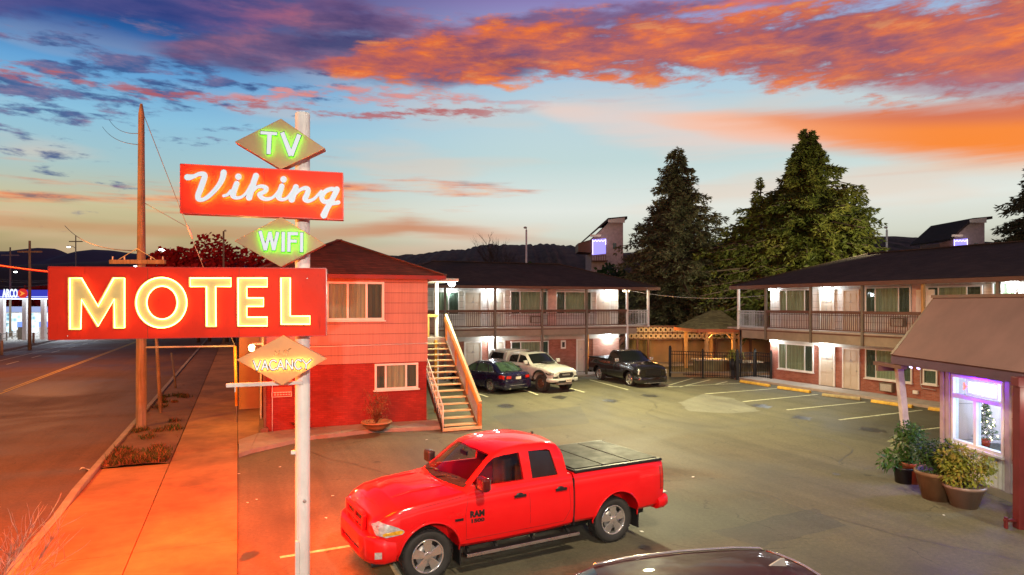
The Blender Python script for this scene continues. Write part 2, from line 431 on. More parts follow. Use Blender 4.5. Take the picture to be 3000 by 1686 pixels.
    M['lit_white'] = emis('lit_letter_face', (.86, .88, .90), .86)
    M['lit_warm'] = emis('lit_letter_face_warm', (1, .95, .84), 1.05)
    M['lamp_white'] = emis('cool_white_lamp', (.86, .95, 1), 14)
    M['lamp_warm'] = emis('warm_lamp', (1, .80, .45), 16)
    M['lamp_sodium'] = emis('orange_lamp', (1, .62, .2), 22)
    M['purple_win'] = emis('violet_lit_window', (.28, .24, 1), 1.6)
    M['string_light'] = emis('violet_string_light', (.62, .50, 1), 3.5)
    M['store'] = None
    M['pot_black'] = mat('black_nursery_pot', (.02, .02, .022), .5)
    M['pot_terra'] = mat('terracotta_pot', (.42, .12, .05), .7, bmp=.2)
    M['pot_brown'] = mat('mossy_brown_pot', (.17, .10, .05), .7, bmp=.2, var=.4)
    M['pot_grey'] = mat('grey_glazed_pot', (.24, .17, .14), .35, var=.25)
    M['leaf_green'] = m_leaf('shrub_leaf', (.02, .06, .012), (.05, .13, .02), (.12, .22, .04), 3)
    M['leaf_yellow'] = m_leaf('yellow_green_leaf', (.10, .15, .02), (.28, .30, .04), (.50, .30, .08), 3)
    M['leaf_pale'] = m_leaf('pale_green_leaf', (.10, .15, .08), (.25, .32, .16), (.45, .50, .32), 4)
    M['leaf_dark'] = m_leaf('dark_shrub_leaf', (.012, .035, .008), (.03, .07, .015), (.06, .12, .02), 3)
    M['conifer_a'] = m_leaf('grey_green_conifer', (.034, .038, .022), (.080, .084, .046), (.14, .14, .075), .5)
    M['conifer_b'] = m_leaf('olive_conifer', (.026, .040, .008), (.085, .105, .018), (.18, .175, .035), .45)
    M['foliage_red_glow'] = m_leaf('red_haze_foliage', (.26, .008, .006), (.42, .012, .010), (.50, .03, .02), 1)  # red neon haze put into the leaf colour
    M['dry'] = m_leaf('dry_stems', (.10, .03, .015), (.22, .09, .04), (.36, .16, .07), 3)
build_materials()
# ------------------------------------------------------------------ camera
cam_d = bpy.data.cameras.new('camera'); cam = bpy.data.objects.new('camera', cam_d); COL.objects.link(cam)
cam.location = (0, 0, H); cam.rotation_euler = (PI/2, 0, 0)
cam_d.sensor_width = 36; cam_d.lens = 36*F/3000; cam_d.shift_y = 47/3000
cam_d.clip_end = 5000; cam_d.clip_start = .05
sc.camera = cam
sc.view_settings.view_transform = 'Standard'; sc.view_settings.look = 'None'
sc.view_settings.exposure = 0; sc.view_settings.gamma = 1
sc.cycles.sample_clamp_indirect = 4.0; sc.cycles.sample_clamp_direct = 0
sc.cycles.max_bounces = 6; sc.cycles.diffuse_bounces = 3; sc.cycles.transparent_max_bounces = 12
sc.cycles.use_denoising = True; sc.cycles.caustics_reflective = False; sc.cycles.caustics_refractive = False
sc.cycles.blur_glossy = 0.5

# ------------------------------------------------------------------ dusk sky with lit clouds (world)
def build_world():
    w = bpy.data.worlds.new('World'); sc.world = w; w.use_nodes = True
    nt = w.node_tree; bg = nt.nodes['Background']
    tc = N(nt, 'ShaderNodeTexCoord'); sp = N(nt, 'ShaderNodeSeparateXYZ')
    nt.links.new(tc.outputs['Generated'], sp.inputs[0])
    X, Y, Z = sp.outputs
    az = mth(nt, 'MULTIPLY', mth(nt, 'ARCTAN2', X, Y), 180/PI)
    hyp = mth(nt, 'SQRT', mth(nt, 'ADD', mth(nt, 'MULTIPLY', X, X), mth(nt, 'MULTIPLY', Y, Y)))
    t = mth(nt, 'DIVIDE', Z, mth(nt, 'MAXIMUM', hyp, .02))
    azn = mth(nt, 'ADD', mth(nt, 'DIVIDE', az, 120), .5, clamp=True)
    def A(x): return math.degrees(math.atan((x-1500)/F))
    def T(x, y): return (890-y)/F*math.cos(math.radians(A(x)))
    def curve(pts):
        return mth(nt, 'MULTIPLY', ramp(nt, azn, [((A(x)+60)/120, (T(x, y),)*3) for x, y in pts]), 1)
    def lin(pts):   # piecewise value along azimuth
        return mth(nt, 'MULTIPLY', ramp(nt, azn, [((A(x)+60)/120, (v,)*3) for x, v in pts]), 1)
    def vec(sx, sy, seed, skew=0):
        c = N(nt, 'ShaderNodeCombineXYZ')
        yy = mth(nt, 'MULTIPLY', t, 19.5*sy)
        if skew: yy = mth(nt, 'ADD', yy, mth(nt, 'MULTIPLY', az, .1*skew))
        nt.links.new(mth(nt, 'MULTIPLY', az, .1*sx), c.inputs[0]); nt.links.new(yy, c.inputs[1]); c.inputs[2].default_value = seed
        return c.outputs[0]
    def colr(fac, stops): return ramp(nt, fac, [(p, s2l(c)) for p, c in stops])
    # clear sky: gradient by elevation, one for the left, one for the right
    te = mth(nt, 'MULTIPLY', t, 2.0, clamp=True)
    def yt(y, x=1500): return min(1, max(0, T(x, y)*2))
    left = colr(te, [(yt(830, 300), (.50, .42, .34)), (yt(690, 300), (.72, .66, .48)), (yt(600, 300), (.80, .76, .60)), (yt(480, 300), (.66, .78, .79)),
                     (yt(330, 300), (.55, .76, .87)), (yt(200, 300), (.40, .64, .84)), (yt(90, 300), (.17, .40, .66)), (yt(0, 300), (.11, .24, .50)), (.95, (.10, .18, .40))])
    right = colr(te, [(yt(855), (.44, .39, .34)), (yt(775), (.62, .58, .52)), (yt(705), (.83, .84, .78)), (yt(620), (.89, .91, .88)), (yt(480), (.76, .85, .85)),
                      (yt(330), (.73, .83, .87)), (yt(220), (.64, .78, .88)), (yt(80), (.60, .62, .80)), (yt(0), (.55, .50, .72)), (.98, (.35, .33, .55))])
    c = mixc(nt, smooth(nt, az, -28, 4), left, right)
    warm = noise(nt, vec(.5, .8, 3.1), 1, 3, .5)
    c = mixc(nt, mth(nt, 'MULTIPLY', mth(nt, 'MULTIPLY', smooth(nt, warm, .48, .66), .35), smooth(nt, t, .40, .22)), c, s2l((.95, .78, .66)))
    n1 = noise(nt, vec(1, .95, 0), 1.0, 10, .60, .1)
    n2 = noise(nt, vec(.9, .95, 5.5, -.05), 1.1, 9, .60, .15)
    n3 = noise(nt, vec(.62, 2.3, 9.2, -.05), 1.2, 8, .60, .1)
    nb = noise(nt, vec(1.5, 1.5, 7.7, -.03), 1.3, 10, .64, .15)
    nf = noise(nt, vec(1.6, 1.9, 2.2), 2.0, 7, .62, .1)
    def band(cpts, hpts, nz, amp, soft=.12, bias=0.0):
        """coverage of a cloud bank round a centre line, its edge broken up by noise"""
        hw = lin([(x, v/F) for x, v in hpts])
        d = mth(nt, 'DIVIDE', mth(nt, 'ABSOLUTE', mth(nt, 'SUBTRACT', t, curve(cpts))), mth(nt, 'MAXIMUM', hw, 12/F))
        e = mth(nt, 'SUBTRACT', mth(nt, 'ADD', 1+bias, mth(nt, 'MULTIPLY', mth(nt, 'SUBTRACT', nz, .5), amp)), d)
        return mth(nt, 'MULTIPLY', smooth(nt, e, -soft, soft), smooth(nt, hw, 4/F, 30/F))
    # left blue-violet clouds
    np_ = noise(nt, vec(1.5, 1.7, 12.3), 1.45, 9, .60, .1)
    cov = band([(-200, 300), (300, 180), (700, 140), (1100, 160)], [(-200, 215), (300, 215), (800, 165), (1150, 60), (1350, 2)], np_, 8.5, .55, -1.05)
    cc = colr(nf, [(.30, (.17, .29, .50)), (.48, (.27, .35, .56)), (.62, (.46, .42, .58)), (.78, (.70, .52, .60))])
    c = mixc(nt, mth(nt, 'MULTIPLY', cov, .9), c, cc)
    # top-left violet veil
    cov = band([(-200, -20), (500, 20), (900, 60), (1500, 90), (2000, 20)], [(-200, 50), (400, 60), (900, 90), (1500, 70), (2000, 40)], n1, 3.4, .40, -.45)
    cc = mixc(nt, smooth(nt, az, -30, -8), colr(n2, [(.35, (.17, .25, .50)), (.65, (.36, .34, .56))]),
              colr(n2, [(.3, (.36, .28, .46)), (.5, (.52, .35, .48)), (.62, (.82, .42, .40)), (.75, (.95, .50, .36))]))
    c = mixc(nt, mth(nt, 'MULTIPLY', cov, .85), c, cc)
    # mauve bank mid-left
    cov = band([(500, 150), (1000, 130), (1500, 200)], [(350, 2), (550, 30), (900, 80), (1300, 90), (1500, 30), (1650, 2)], n1, 2.6, .4, -.1)
    cc = colr(n2, [(.34, (.27, .24, .42)), (.5, (.42, .33, .48)), (.66, (.66, .42, .50)), (.8, (.85, .5, .48))])
    c = mixc(nt, mth(nt, 'MULTIPLY', cov, .85), c, cc)
    # great orange bank
    cov = band([(850, 190), (1200, 175), (1500, 145), (2000, 130), (2500, 130), (3200, 110)], [(850, 5), (1050, 40), (1300, 82), (1700, 92), (2200, 102), (3200, 140)], nb, 3.4, .34, -.08)
    cc = colr(n2, [(.30, (.33, .23, .38)), (.43, (.55, .32, .40)), (.52, (.76, .38, .32)), (.60, (.93, .45, .22)), (.72, (.96, .54, .27)), (.84, (1, .68, .46))])
    cc2 = colr(nb, [(.36, (.44, .29, .44)), (.48, (.70, .38, .38)), (.58, (.93, .47, .22)), (.66, (1, .62, .30))])
    cc = mixc(nt, .55, cc, cc2)
    c = mixc(nt, mth(nt, 'MULTIPLY', cov, .96), c, cc)
    # grey-mauve tail below it on the right
    cov = band([(2400, 250), (3200, 235)], [(2300, 3), (2700, 26), (3200, 42)], n3, 2.0, .6, -.1)
    c = mixc(nt, mth(nt, 'MULTIPLY', cov, .6), c, s2l((.66, .45, .52)))
    # smooth orange sheet lower right
    cov = band([(1750, 330), (2200, 372), (2600, 385), (3200, 368)], [(1750, 3), (2100, 32), (2600, 56), (3200, 70)], n3, 1.1, .55, .0)
    cc = mixc(nt, smooth(nt, az, 8, 34), s2l((.97, .74, .62)), s2l((.99, .53, .14)))
    up = smooth(nt, mth(nt, 'SUBTRACT', t, curve([(1750, 345), (2600, 390), (3200, 375)])), .0, .022)
    cc = mixc(nt, mth(nt, 'MULTIPLY', up, smooth(nt, az, 15, 34, 0, .75)), cc, s2l((.80, .40, .32)))
    c = mixc(nt, mth(nt, 'MULTIPLY', cov, .95), c, cc)
    cov = band([(1500, 300), (2000, 380), (2400, 420)], [(1480, 2), (1700, 40), (2000, 70), (2500, 6), (2700, 2)], n3, 2.0, .9, -.1)
    c = mixc(nt, mth(nt, 'MULTIPLY', cov, .55), c, s2l((.97, .82, .76)))
    cov = band([(2500, 486), (3200, 480)], [(2450, 3), (2750, 14), (3200, 12)], n3, 2.6, .9, -.1)
    c = mixc(nt, mth(nt, 'MULTIPLY', cov, .75), c, s2l((.95, .74, .58)))
    # pink strands in the middle
    cov = band([(500, 290), (1000, 270), (1600, 300)], [(450, 2), (700, 24), (1100, 42), (1650, 10)], nf, 5.0, .5, -.85)
    c = mixc(nt, mth(nt, 'MULTIPLY', cov, .8), c, colr(nf, [(.35, (.62, .42, .50)), (.6, (.90, .55, .50))]))
    cov = band([(1050, 335), (1600, 320)], [(1000, 25), (1300, 32), (1650, 5)], nf, 6.0, .5, -1.0)
    c = mixc(nt, mth(nt, 'MULTIPLY', cov, .85), c, s2l((.72, .36, .36)))
    # low streaks, left and centre
    cov = band([(-200, 560), (500, 580), (900, 560), (1450, 560)], [(-200, 75), (300, 75), (900, 90), (1300, 80), (1600, 10)], n3, 4.6, .55, -.95)
    cc = colr(nf, [(.30, (.52, .36, .40)), (.45, (.90, .52, .36)), (.62, (.98, .66, .44)), (.8, (.99, .80, .62))])
    c = mixc(nt, mth(nt, 'MULTIPLY', cov, .9), c, cc)
    cov = band([(900, 690), (1200, 665), (1700, 715)], [(900, 16), (1200, 26), (1800, 4)], n3, 2.4, .7, .0)
    c = mixc(nt, mth(nt, 'MULTIPLY', cov, .8), c, s2l((.80, .46, .27)))
    # overhead and behind the viewer: even dusk blue
    c = mixc(nt, smooth(nt, t, .62, 1.2), c, s2l((.23, .25, .26)))
    nt.links.new(c, bg.inputs['Color']); bg.inputs['Strength'].default_value = 1.0
build_world()

# ------------------------------------------------------------------ lamps
def lamp(name, typ, loc, energy, col=(1, 1, 1), size=.1, target=None, parent=None, spot=None, blend=.5):
    d = bpy.data.lights.new(name, typ); d.energy = energy; d.color = col
    if typ in ('POINT', 'SPOT'): d.shadow_soft_size = size
    if typ == 'AREA': d.shape = 'RECTANGLE'; d.size, d.size_y = size if isinstance(size, tuple) else (size, size)
    if typ == 'SPOT': d.spot_size = math.radians(spot or 90); d.spot_blend = blend
    o = bpy.data.objects.new(name, d); COL.objects.link(o); o.location = loc
    if target is not None:
        o.rotation_euler = (Vector(target)-Vector(loc)).to_track_quat('-Z', 'Y').to_euler()
    return o
# ------------------------------------------------------------------ ground, road, pavements (uv = street axes: u across, v along)
def sheet(name, pts, z, m, kind='structure', sub=0):
    mb = MB(); mb.face([uv(u, v, z) for u, v in pts])
    return mb.build(name, m, kind=kind)
mb = MB(); mb.face([(-1500, -300, -.03), (1500, -300, -.03), (1500, 2500, -.03), (-1500, 2500, -.03)])
mb.build('ground', M['ground'], kind='structure')
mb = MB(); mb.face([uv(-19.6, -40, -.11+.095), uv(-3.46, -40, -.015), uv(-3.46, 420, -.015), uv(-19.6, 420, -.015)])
mb.build('road', M['road'], kind='structure')
sheet('parking_lot', [(0, -12), (60, -12), (60, 62), (6.3, 62), (6.3, 23.3), (0, 21.8)], 0.0, M['lot'])
# pavement: slabs between score joints, the planting strip let into it, a kerb that drops at the driveway
def slabs(name, cells, z, m):
    mb = MB()
    for u0, u1, v0, v1 in cells:
        mb.box(u0+.008, u1-.008, v0+.008, v1-.008, z-.12, z)
    o = mb.build(name, m, bevel=.006); o.rotation_euler = (0, 0, ROT); o['kind'] = 'structure'; return o
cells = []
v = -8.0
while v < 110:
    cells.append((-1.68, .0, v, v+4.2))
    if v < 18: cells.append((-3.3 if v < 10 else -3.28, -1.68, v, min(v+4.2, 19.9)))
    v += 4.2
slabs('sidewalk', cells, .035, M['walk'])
mb = MB(); mb.box(-3.46, -3.3, -8, 16, -.12, .02); mb.box(-3.46, -3.3, 17.6, 140, -.12, .12)
mb.prism([(-3.46, 16, -.12), (-3.46, 16, .02), (-3.46, 17.6, .12), (-3.46, 17.6, -.12)], (.16, 0, 0))
o = mb.build('kerb', M['kerb'], bevel=.012); o.rotation_euler = (0, 0, ROT); o['kind'] = 'structure'
mb = MB(); mb.grid(lambda a, b: uv(-3.29+a*1.6, 19.9+b*70, .05+.04*math.sin(a*PI)+rnd.uniform(-.008, .008)), 8, 200)
mb.build('planting_strip', M['soil'], kind='structure')
# far kerb + far forecourt
mb = MB(); mb.box(-19.9, -19.6, -20, 300, -.1, .12); mb.box(-22.4, -19.9, -20, 300, -.1, .10)
o = mb.build('far_sidewalk', M['kerb']); o.rotation_euler = (0, 0, ROT); o['kind'] = 'structure'
sheet('forecourt', [(-75, 20), (-22.4, 20), (-22.4, 190), (-75, 190)], .012, M['kerb'])
# side yard kerbed bed in front of the red block, raised walk strips
mb = MB()
out = [gx(699, 1342), gx(733, 1330), gx(905, 1290), gx(1000, 1280), gx(1100, 1268), gx(1245, 1262), gx(1302, 1258)]
inn = [gx(700, 1300), gx(757, 1280), gx(905, 1262), gx(1000, 1256), gx(1100, 1250), gx(1255, 1241), gx(1285, 1238)]
for i in range(len(out)-1):
    a, b, c_, d = out[i], out[i+1], inn[i+1], inn[i]
    for q in ([a, b, c_, d],):
        mb.prism([Vector((p.x, p.y, -.02)) for p in q], (0, 0, .14))
mb.build('bed_kerb', M['kerb'], kind='structure', bevel=.01)
mb = MB()
mb.prism([gx(757, 1276)+Vector((0, 0, .0)), gx(905, 1258), gx(1000, 1253), gx(1100, 1247), gx(1255, 1238), gx(1255, 1205), gx(760, 1225)], (0, 0, .10))
mb.build('planting_bed', M['soil'], kind='structure')
slabs('side_walk_slab', [(0, .83, 22.2, 26), (0, .83, 26, 30), (0, .83, 30, 34), (0, .83, 34, 38)], .05, M['walk'])
# walks along the two wings
slabs('back_walk', [(8.0+i*3, 11.0+i*3, 34.6, 36.1) for i in range(5)], .12, M['slab'])
slabs('wing_walk', [(26.2, 27.6, 29-3*(i+1), 29-3*i) for i in range(6)]+[(26.2, 30, 29.0, 30.5)], .12, M['slab'])
slabs('pool_deck', [(17+i*3, 20+i*3, 38+j*3, 41+j*3) for i in range(5) for j in range(3)], .10, M['slab'])
# painted lines
def line_px(a, b, w=.10, z=.004):
    p, q = gx(*a), gx(*b); d = (q-p).normalized(); n = Vector((-d.y, d.x, 0))*w/2
    return [p+n, p-n, q-n, q+n], z
mb = MB()
o6 = lambda x, y: (1950+x/2.956, 760+y/2.956); o4 = lambda x, y: (1250+x/3.435, 780+y/3.435)
L = [(o6(340, 1167), o6(965, 1120)), (o6(670, 1234), o6(1320, 1171)), (o6(1050, 1305), o6(1730, 1238)), (o6(1503, 1392), o6(2220, 1308)),
     ((2651, 1266), (2760, 1253)), (o6(0, 1100), o6(240, 1030)), (o6(120, 1108), o6(385, 1045)), (o6(430, 1085), o6(535, 1060)), (o6(20, 1106), o6(645, 1075)),
     (o4(420, 1252), o4(615, 1318)), (o4(900, 1215), o4(1120, 1298)), (o4(1400, 1218), o4(1588, 1271)), (o4(1640, 1145), o4(2025, 1245)), (o4(1200, 1120), o4(1240, 1135))]
for a, b in L:
    q, z = line_px(a, b, .11); mb.face([p+Vector((0, 0, .004)) for p in q])
mb.build('parking_stripes', M['white_line'], kind='structure')
mb = MB()
for a, b in (((820, 1634), (1040, 1598)), ((1135, 1630), (1185, 1716))):
    q, z = line_px(a, b, .10); mb.face([p+Vector((0, 0, .004)) for p in q])
mb.build('parking_stripes', M['white_line'], kind='structure')
mb = MB()
for u0, v0, v1 in ((-10.55, -10, 150), (-10.75, 40, 150)):
    mb.face([uv(u0, v0, .004-.012), uv(u0+.11, v0, -.008), uv(u0+.11, v1, -.008), uv(u0, v1, -.008)])
mb.build('centre_line', M['yellow_line'], kind='structure')
mb = MB()
for k in range(20):
    v0 = 20+k*6.2
    mb.face([uv(-15.2, v0, -.008), uv(-15.08, v0, -.008), uv(-15.08, v0+2.8, -.008), uv(-15.2, v0+2.8, -.008)])
mb.face([uv(-16.6, 20, -.008), uv(-16.5, 20, -.008), uv(-16.5, 150, -.008), uv(-16.6, 150, -.008)])
mb.face([uv(-19.0, 20, -.008), uv(-18.9, 20, -.008), uv(-18.9, 150, -.008), uv(-19.0, 150, -.008)])
mb.build('lane_lines', M['white_line'], kind='structure')
# wheel stops
WS = [((650, 1066), (900, 1106), 'yellow concrete wheel stop nearest the pool fence'), ((975, 1120), (1252, 1159), 'yellow concrete wheel stop below the first right-wing window'),
      ((1360, 1184), (1690, 1222), 'worn dusty wheel stop in front of the second ground-floor door'), ((1785, 1240), (2140, 1290), 'bright yellow wheel stop just left of the office porch post'),
      ((2280, 1306), (2460, 1330), 'short yellow wheel stop end seen between porch post and office wall')]
for i, (a, b, lab) in enumerate(WS):
    p, q = gx(*o6(*a)), gx(*o6(*b)); L_ = (q-p).length; d = (q-p).normalized()
    mb = MB(); h = .13; w = .16
    prof = [(-w/2, 0), (-w/2, h*.55), (-w/4, h), (w/4, h), (w/2, h*.55), (w/2, 0)]
    mb.prism([(0, y, z) for y, z in prof], (L_, 0, 0))
    o = mb.build('wheel_stop', mat('wheel_stop_paint', (.72, .46, .07) if i != 2 else (.40, .33, .16), .7, var=.35, vs=6, bmp=.3), bevel=.012)
    o.location = (p.x, p.y, .004); o.rotation_euler = (0, 0, math.atan2(d.y, d.x))
    prop(o, lab, 'wheel stop', 'wheel stops along the right wing')
# litter on the lot and the road
for k, (x, y, lab) in enumerate([(1240, 1530, None)]): pass
mb = MB()
for x, y in ((725, 1475), (752, 1466), (690+10, 1390), (820, 1370), (975, 1455), (2765, 1512), (1880, 1560), (1700, 1330), (2030, 1400), (955, 1520), (1250, 1290), (1345, 1345), (1640, 1345)):
    p = gx(x, y); a = rnd.uniform(0, 6)
    mb.face([p+Vector((math.cos(a+k)*s, math.sin(a+k)*s, .012+rnd.uniform(0, .012))) for k, s in ((0, .05), (1.5, .03), (3.1, .05), (4.6, .03))])
mb.build('litter', M['white'], kind='stuff')
mb = MB(); p = gx(232, 1381, .0)
mb.grid(lambda a, b: p+Vector((a*.45, b*.22+.05*a, .03+.05*math.sin(a*7+b*3))), 6, 3)
o = mb.build('crumpled_bag', M['white']); prop(o, 'crumpled pale plastic bag lying on the road by the kerb', 'bag')
# weeds at the near end of the planting strip, thinning out into bare earth
mb = MB(); md = MB(); r5 = random.Random(5)
cl = [(r5.uniform(-3.1, -1.85), 20.05+abs(r5.gauss(0, .75)), r5.uniform(.10, .34)) for _ in range(26)]+[(r5.uniform(-3.1, -1.9), r5.uniform(20.5, 34), r5.uniform(.08, .3)) for _ in range(16)]
for k in range(7600):
    cu, cv, cr = r5.choice(cl); u_ = cu+r5.gauss(0, cr*.6); v_ = cv+r5.gauss(0, cr*.8)
    if not (-3.28 < u_ < -1.72 and v_ > 19.93): continue
    p = uv(u_, v_, .075); h = r5.uniform(.03, .15)*min(1.3, .5+cr*3); d = r5.uniform(0, 2*PI); w = r5.uniform(.006, .018)
    t = Vector((math.cos(d)*h*.8, math.sin(d)*h*.8, h)); n = Vector((-math.sin(d), math.cos(d), 0))*w
    (md if r5.random() < .45 else mb).face([p-n, p+n, p+t*.6+n*.8, p+t])
mb.build('grass', M['leaf_dark'], kind='stuff', fix=False); md.build('grass', M['dry'], kind='stuff', fix=False)
mb = MB()
for k in range(420):
    p = uv(r5.uniform(-3.25, -1.75), 19.95+r5.random()**2*26, .075); a = r5.uniform(0, 6); s_ = r5.uniform(.015, .05)
    mb.face([p+Vector((math.cos(a+q)*s_, math.sin(a+q)*s_*.6, r5.uniform(.005, .03))) for q in (0, 1.6, 3.1, 4.6)])
mb.build('fallen_leaves', M['dry'], kind='stuff', fix=False)
# bare twigs at the bottom left corner
mb = MB()
def twig(p, d, L, r, lev):
    pts = [p]
    for i in range(4):
        d = (d+Vector((rnd.uniform(-.25, .25), rnd.uniform(-.25, .25), rnd.uniform(-.05, .15)))).normalized(); p = p+d*L/4; pts.append(p)
    mb.tube(pts, [r*(1-.18*i) for i in range(5)], 4)
    if lev:
        for q in pts[1:]:
            for _ in range(2):
                twig(q, (d+Vector((rnd.uniform(-.9, .9), rnd.uniform(-.9, .9), rnd.uniform(-.2, .6)))).normalized(), L*.55, r*.5, lev-1)
b0 = px(-40, 1700, 8.6)
for k in range(4): twig(Vector((b0.x-.25+.1*k, b0.y, 0.0)), Vector((.35+.15*k, .0, 1)).normalized(), 1.15, .012, 2)
o = mb.build('bare_shrub', M['galv']); prop(o, 'leafless pale twiggy shrub at the kerb in the bottom left corner', 'shrub')

# hills
def ridge(name, pts, D, depth, m, seg=120, rough=0, kind='structure'):
    mb = MB()
    xs = [p[0] for p in pts]
    def sil(x):
        for (a, ya), (b, yb) in zip(pts, pts[1:]):
            if a <= x <= b:
                s = (x-a)/(b-a); s = s*s*(3-2*s); return ya+(yb-ya)*s
        return pts[-1][1]
    r2 = random.Random(3); jit = [r2.uniform(-1, 1)*rough for _ in range(seg+1)]
    def fn(a, b):
        i = int(round(a*seg)); x = xs[0]+(xs[-1]-xs[0])*a
        top = px(x, sil(x)+jit[i], D)
        z = top.z*math.sin(b*PI/2)**.8 if b > 0 else -1
        return Vector((top.x*(1+.0*b), D-depth*(1-b)+rnd.uniform(-1, 1)*rough*.3, z))
    mb.grid(fn, seg, 8)
    return mb.build(name, m, kind=kind)
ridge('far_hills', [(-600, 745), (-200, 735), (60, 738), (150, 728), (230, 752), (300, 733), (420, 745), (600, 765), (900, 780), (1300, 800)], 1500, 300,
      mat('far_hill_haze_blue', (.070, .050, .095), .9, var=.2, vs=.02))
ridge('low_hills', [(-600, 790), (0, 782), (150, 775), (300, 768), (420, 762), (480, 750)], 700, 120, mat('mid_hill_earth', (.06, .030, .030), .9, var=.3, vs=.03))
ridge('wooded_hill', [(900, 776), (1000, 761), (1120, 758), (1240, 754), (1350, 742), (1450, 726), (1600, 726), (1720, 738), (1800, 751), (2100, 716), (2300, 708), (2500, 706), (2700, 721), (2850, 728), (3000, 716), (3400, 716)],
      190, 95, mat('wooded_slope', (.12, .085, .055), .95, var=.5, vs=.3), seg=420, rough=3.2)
# tar sealed cracks wandering over the lot
r9 = random.Random(14)
for k in range(5):
    mb = MB(); p = gx(r9.uniform(1150, 2500), r9.uniform(1200, 1600)); d = r9.uniform(0, PI); pts = []
    for i in range(34):
        d += r9.gauss(0, .22); p = p+Vector((math.cos(d), math.sin(d), 0))*.28; pts.append((p.copy(), d))
    for (a, da), (b, db) in zip(pts, pts[1:]):
        w = r9.uniform(.006, .015); n0 = Vector((-math.sin(da), math.cos(da), 0))*w; n1 = Vector((-math.sin(db), math.cos(db), 0))*w; z = Vector((0, 0, .0022+.0001*k))
        mb.face([a+n0+z, a-n0+z, b-n1+z, b+n1+z])
    mb.build('crack_sealant', mat('crack_tar', (.022, .021, .019), .5), kind='structure')

# worn and newer asphalt patches, oil drips in the bays
def patch(pts, m_, z, kind='structure', name='asphalt_patch'):
    P = [gx(x, y) for x, y in pts]; mb = MB(); out = []
    for a, b in zip(P, P[1:]+P[:1]):
        for k in range(8): q = a.lerp(b, k/8); out.append(q+Vector((r9.gauss(0, .03), r9.gauss(0, .03), z)))
    mb.face(out); mb.build(name, m_, kind=kind)
patch([(1990, 1180), (2060, 1155), (2150, 1168), (2230, 1205), (2140, 1212), (2020, 1205)], m_asphalt('pale_patch_asphalt', (.17, .165, .13), (.14, .135, .11)), .0016)
patch([(2080, 1560), (2380, 1490), (2480, 1540), (2230, 1600)], m_asphalt('dark_patch_asphalt', (.082, .078, .058), (.062, .059, .045)), .0014)
patch([(1440, 1220), (1700, 1190), (1730, 1240), (1500, 1262)], m_asphalt('dark_patch_asphalt', (.085, .081, .06), (.064, .061, .046)), .0015)
oil = mat('oil_stain', (.035, .033, .027), .45, var=.3, vs=9)
for (x, y, s_) in ((2230, 1190, .5), (2350, 1225, .42), (1640, 1165, .5), (1790, 1175, .45), (2560, 1260, .5), (1905, 1160, .5), (1700, 1430, .16), (1105, 1525, .14), (2450, 1390, .12), (1890, 1605, .14), (728, 1628, .18), (1480, 1190, .5)):
    p = gx(x, y); mb = MB(); n = 22
    mb.face([p+Vector((math.cos(2*PI*k/n)*s_*r9.uniform(.45, 1), math.sin(2*PI*k/n)*s_*1.5*r9.uniform(.45, 1), .0030)) for k in range(n)]); mb.build('oil_stain', oil, kind='structure')
# ------------------------------------------------------------------ the motel sign
PB = Vector((-3.137, 9.97, 0)); SA = math.radians(11.46)
ms = thing('motel_sign', 'tall white pole carrying red neon MOTEL and Viking panels with tan diamonds', 'sign', PB, SA)
_ux, _uy = Vector((math.cos(SA), math.sin(SA), 0)), Vector((-math.sin(SA), math.cos(SA), 0))
def sp_(x, y, off=0.0, base=.33):
    """pixel of the photograph -> local point on the panel's front plane (off = metres in front of it)"""
    o = Vector((0, 0, H)); d = Vector(((x-1500)/F, 1, (890-y)/F))
    yl = -(base+off); P0 = PB+_uy*yl
    t = (P0-o).dot(_uy)/d.dot(_uy); w = o+d*t-PB
    return Vector((w.dot(_ux), yl, w.z))
def panel(pts, th, mats, name, base=.33):
    mb = MB(); P = [sp_(x, y, 0, base) for x, y in pts]
    mb.prism(P, (0, th, 0), 0, 1); return mb.build(name, mats, ms, bevel=.006)
mb = MB(); mb.lathe([(.1075, -.2), (.1075, 7.13), (.1, 7.15)], n=28)
mb.lathe([(.099, 7.15), (.097, 7.0)], n=28); mb.lathe([(.001, 7.04), (.098, 7.04)], n=28)
pole = mb.build('pole', M['poletop'], ms)
mb = MB()
a, b = sp_(663, 1130, 0, .12), sp_(866, 1127, 0, .12)
mb.bar((a.x, -.12, a.z), (b.x+.1, -.12, a.z+.02), .05, .055); mb.cyl((a.x+.12, -.12, a.z-.02), (a.x+.12, -.12, a.z-.1), .008)
mb.build('bracket_arm', M['poletop'], ms, bevel=.004)
mb = MB()
c0 = sp_(872, 1590, 0, .115)
mb.box(c0.x-.03, c0.x+.03, -.17, -.1, .1, .8); mb.tube([(c0.x, -.13, .8), (c0.x, -.125, 1.5)], .012, 8)
mb.build('conduit_box', M['poletop'], ms, bevel=.004)
mb = MB(); mb.box(-.16, -.095, -.06, .0, 2.06, 2.11); mb.build('cable_clip', M['poletop'], ms)
mb = MB(); h_ = sp_(892, 1470, 0, .11)
mb.lathe([(.0, -.112), (.022, -.112), (.026, -.10)], (h_.x, 0, h_.z), 14, axis='y'); mb.build('inspection_plug', M['galv'], ms)
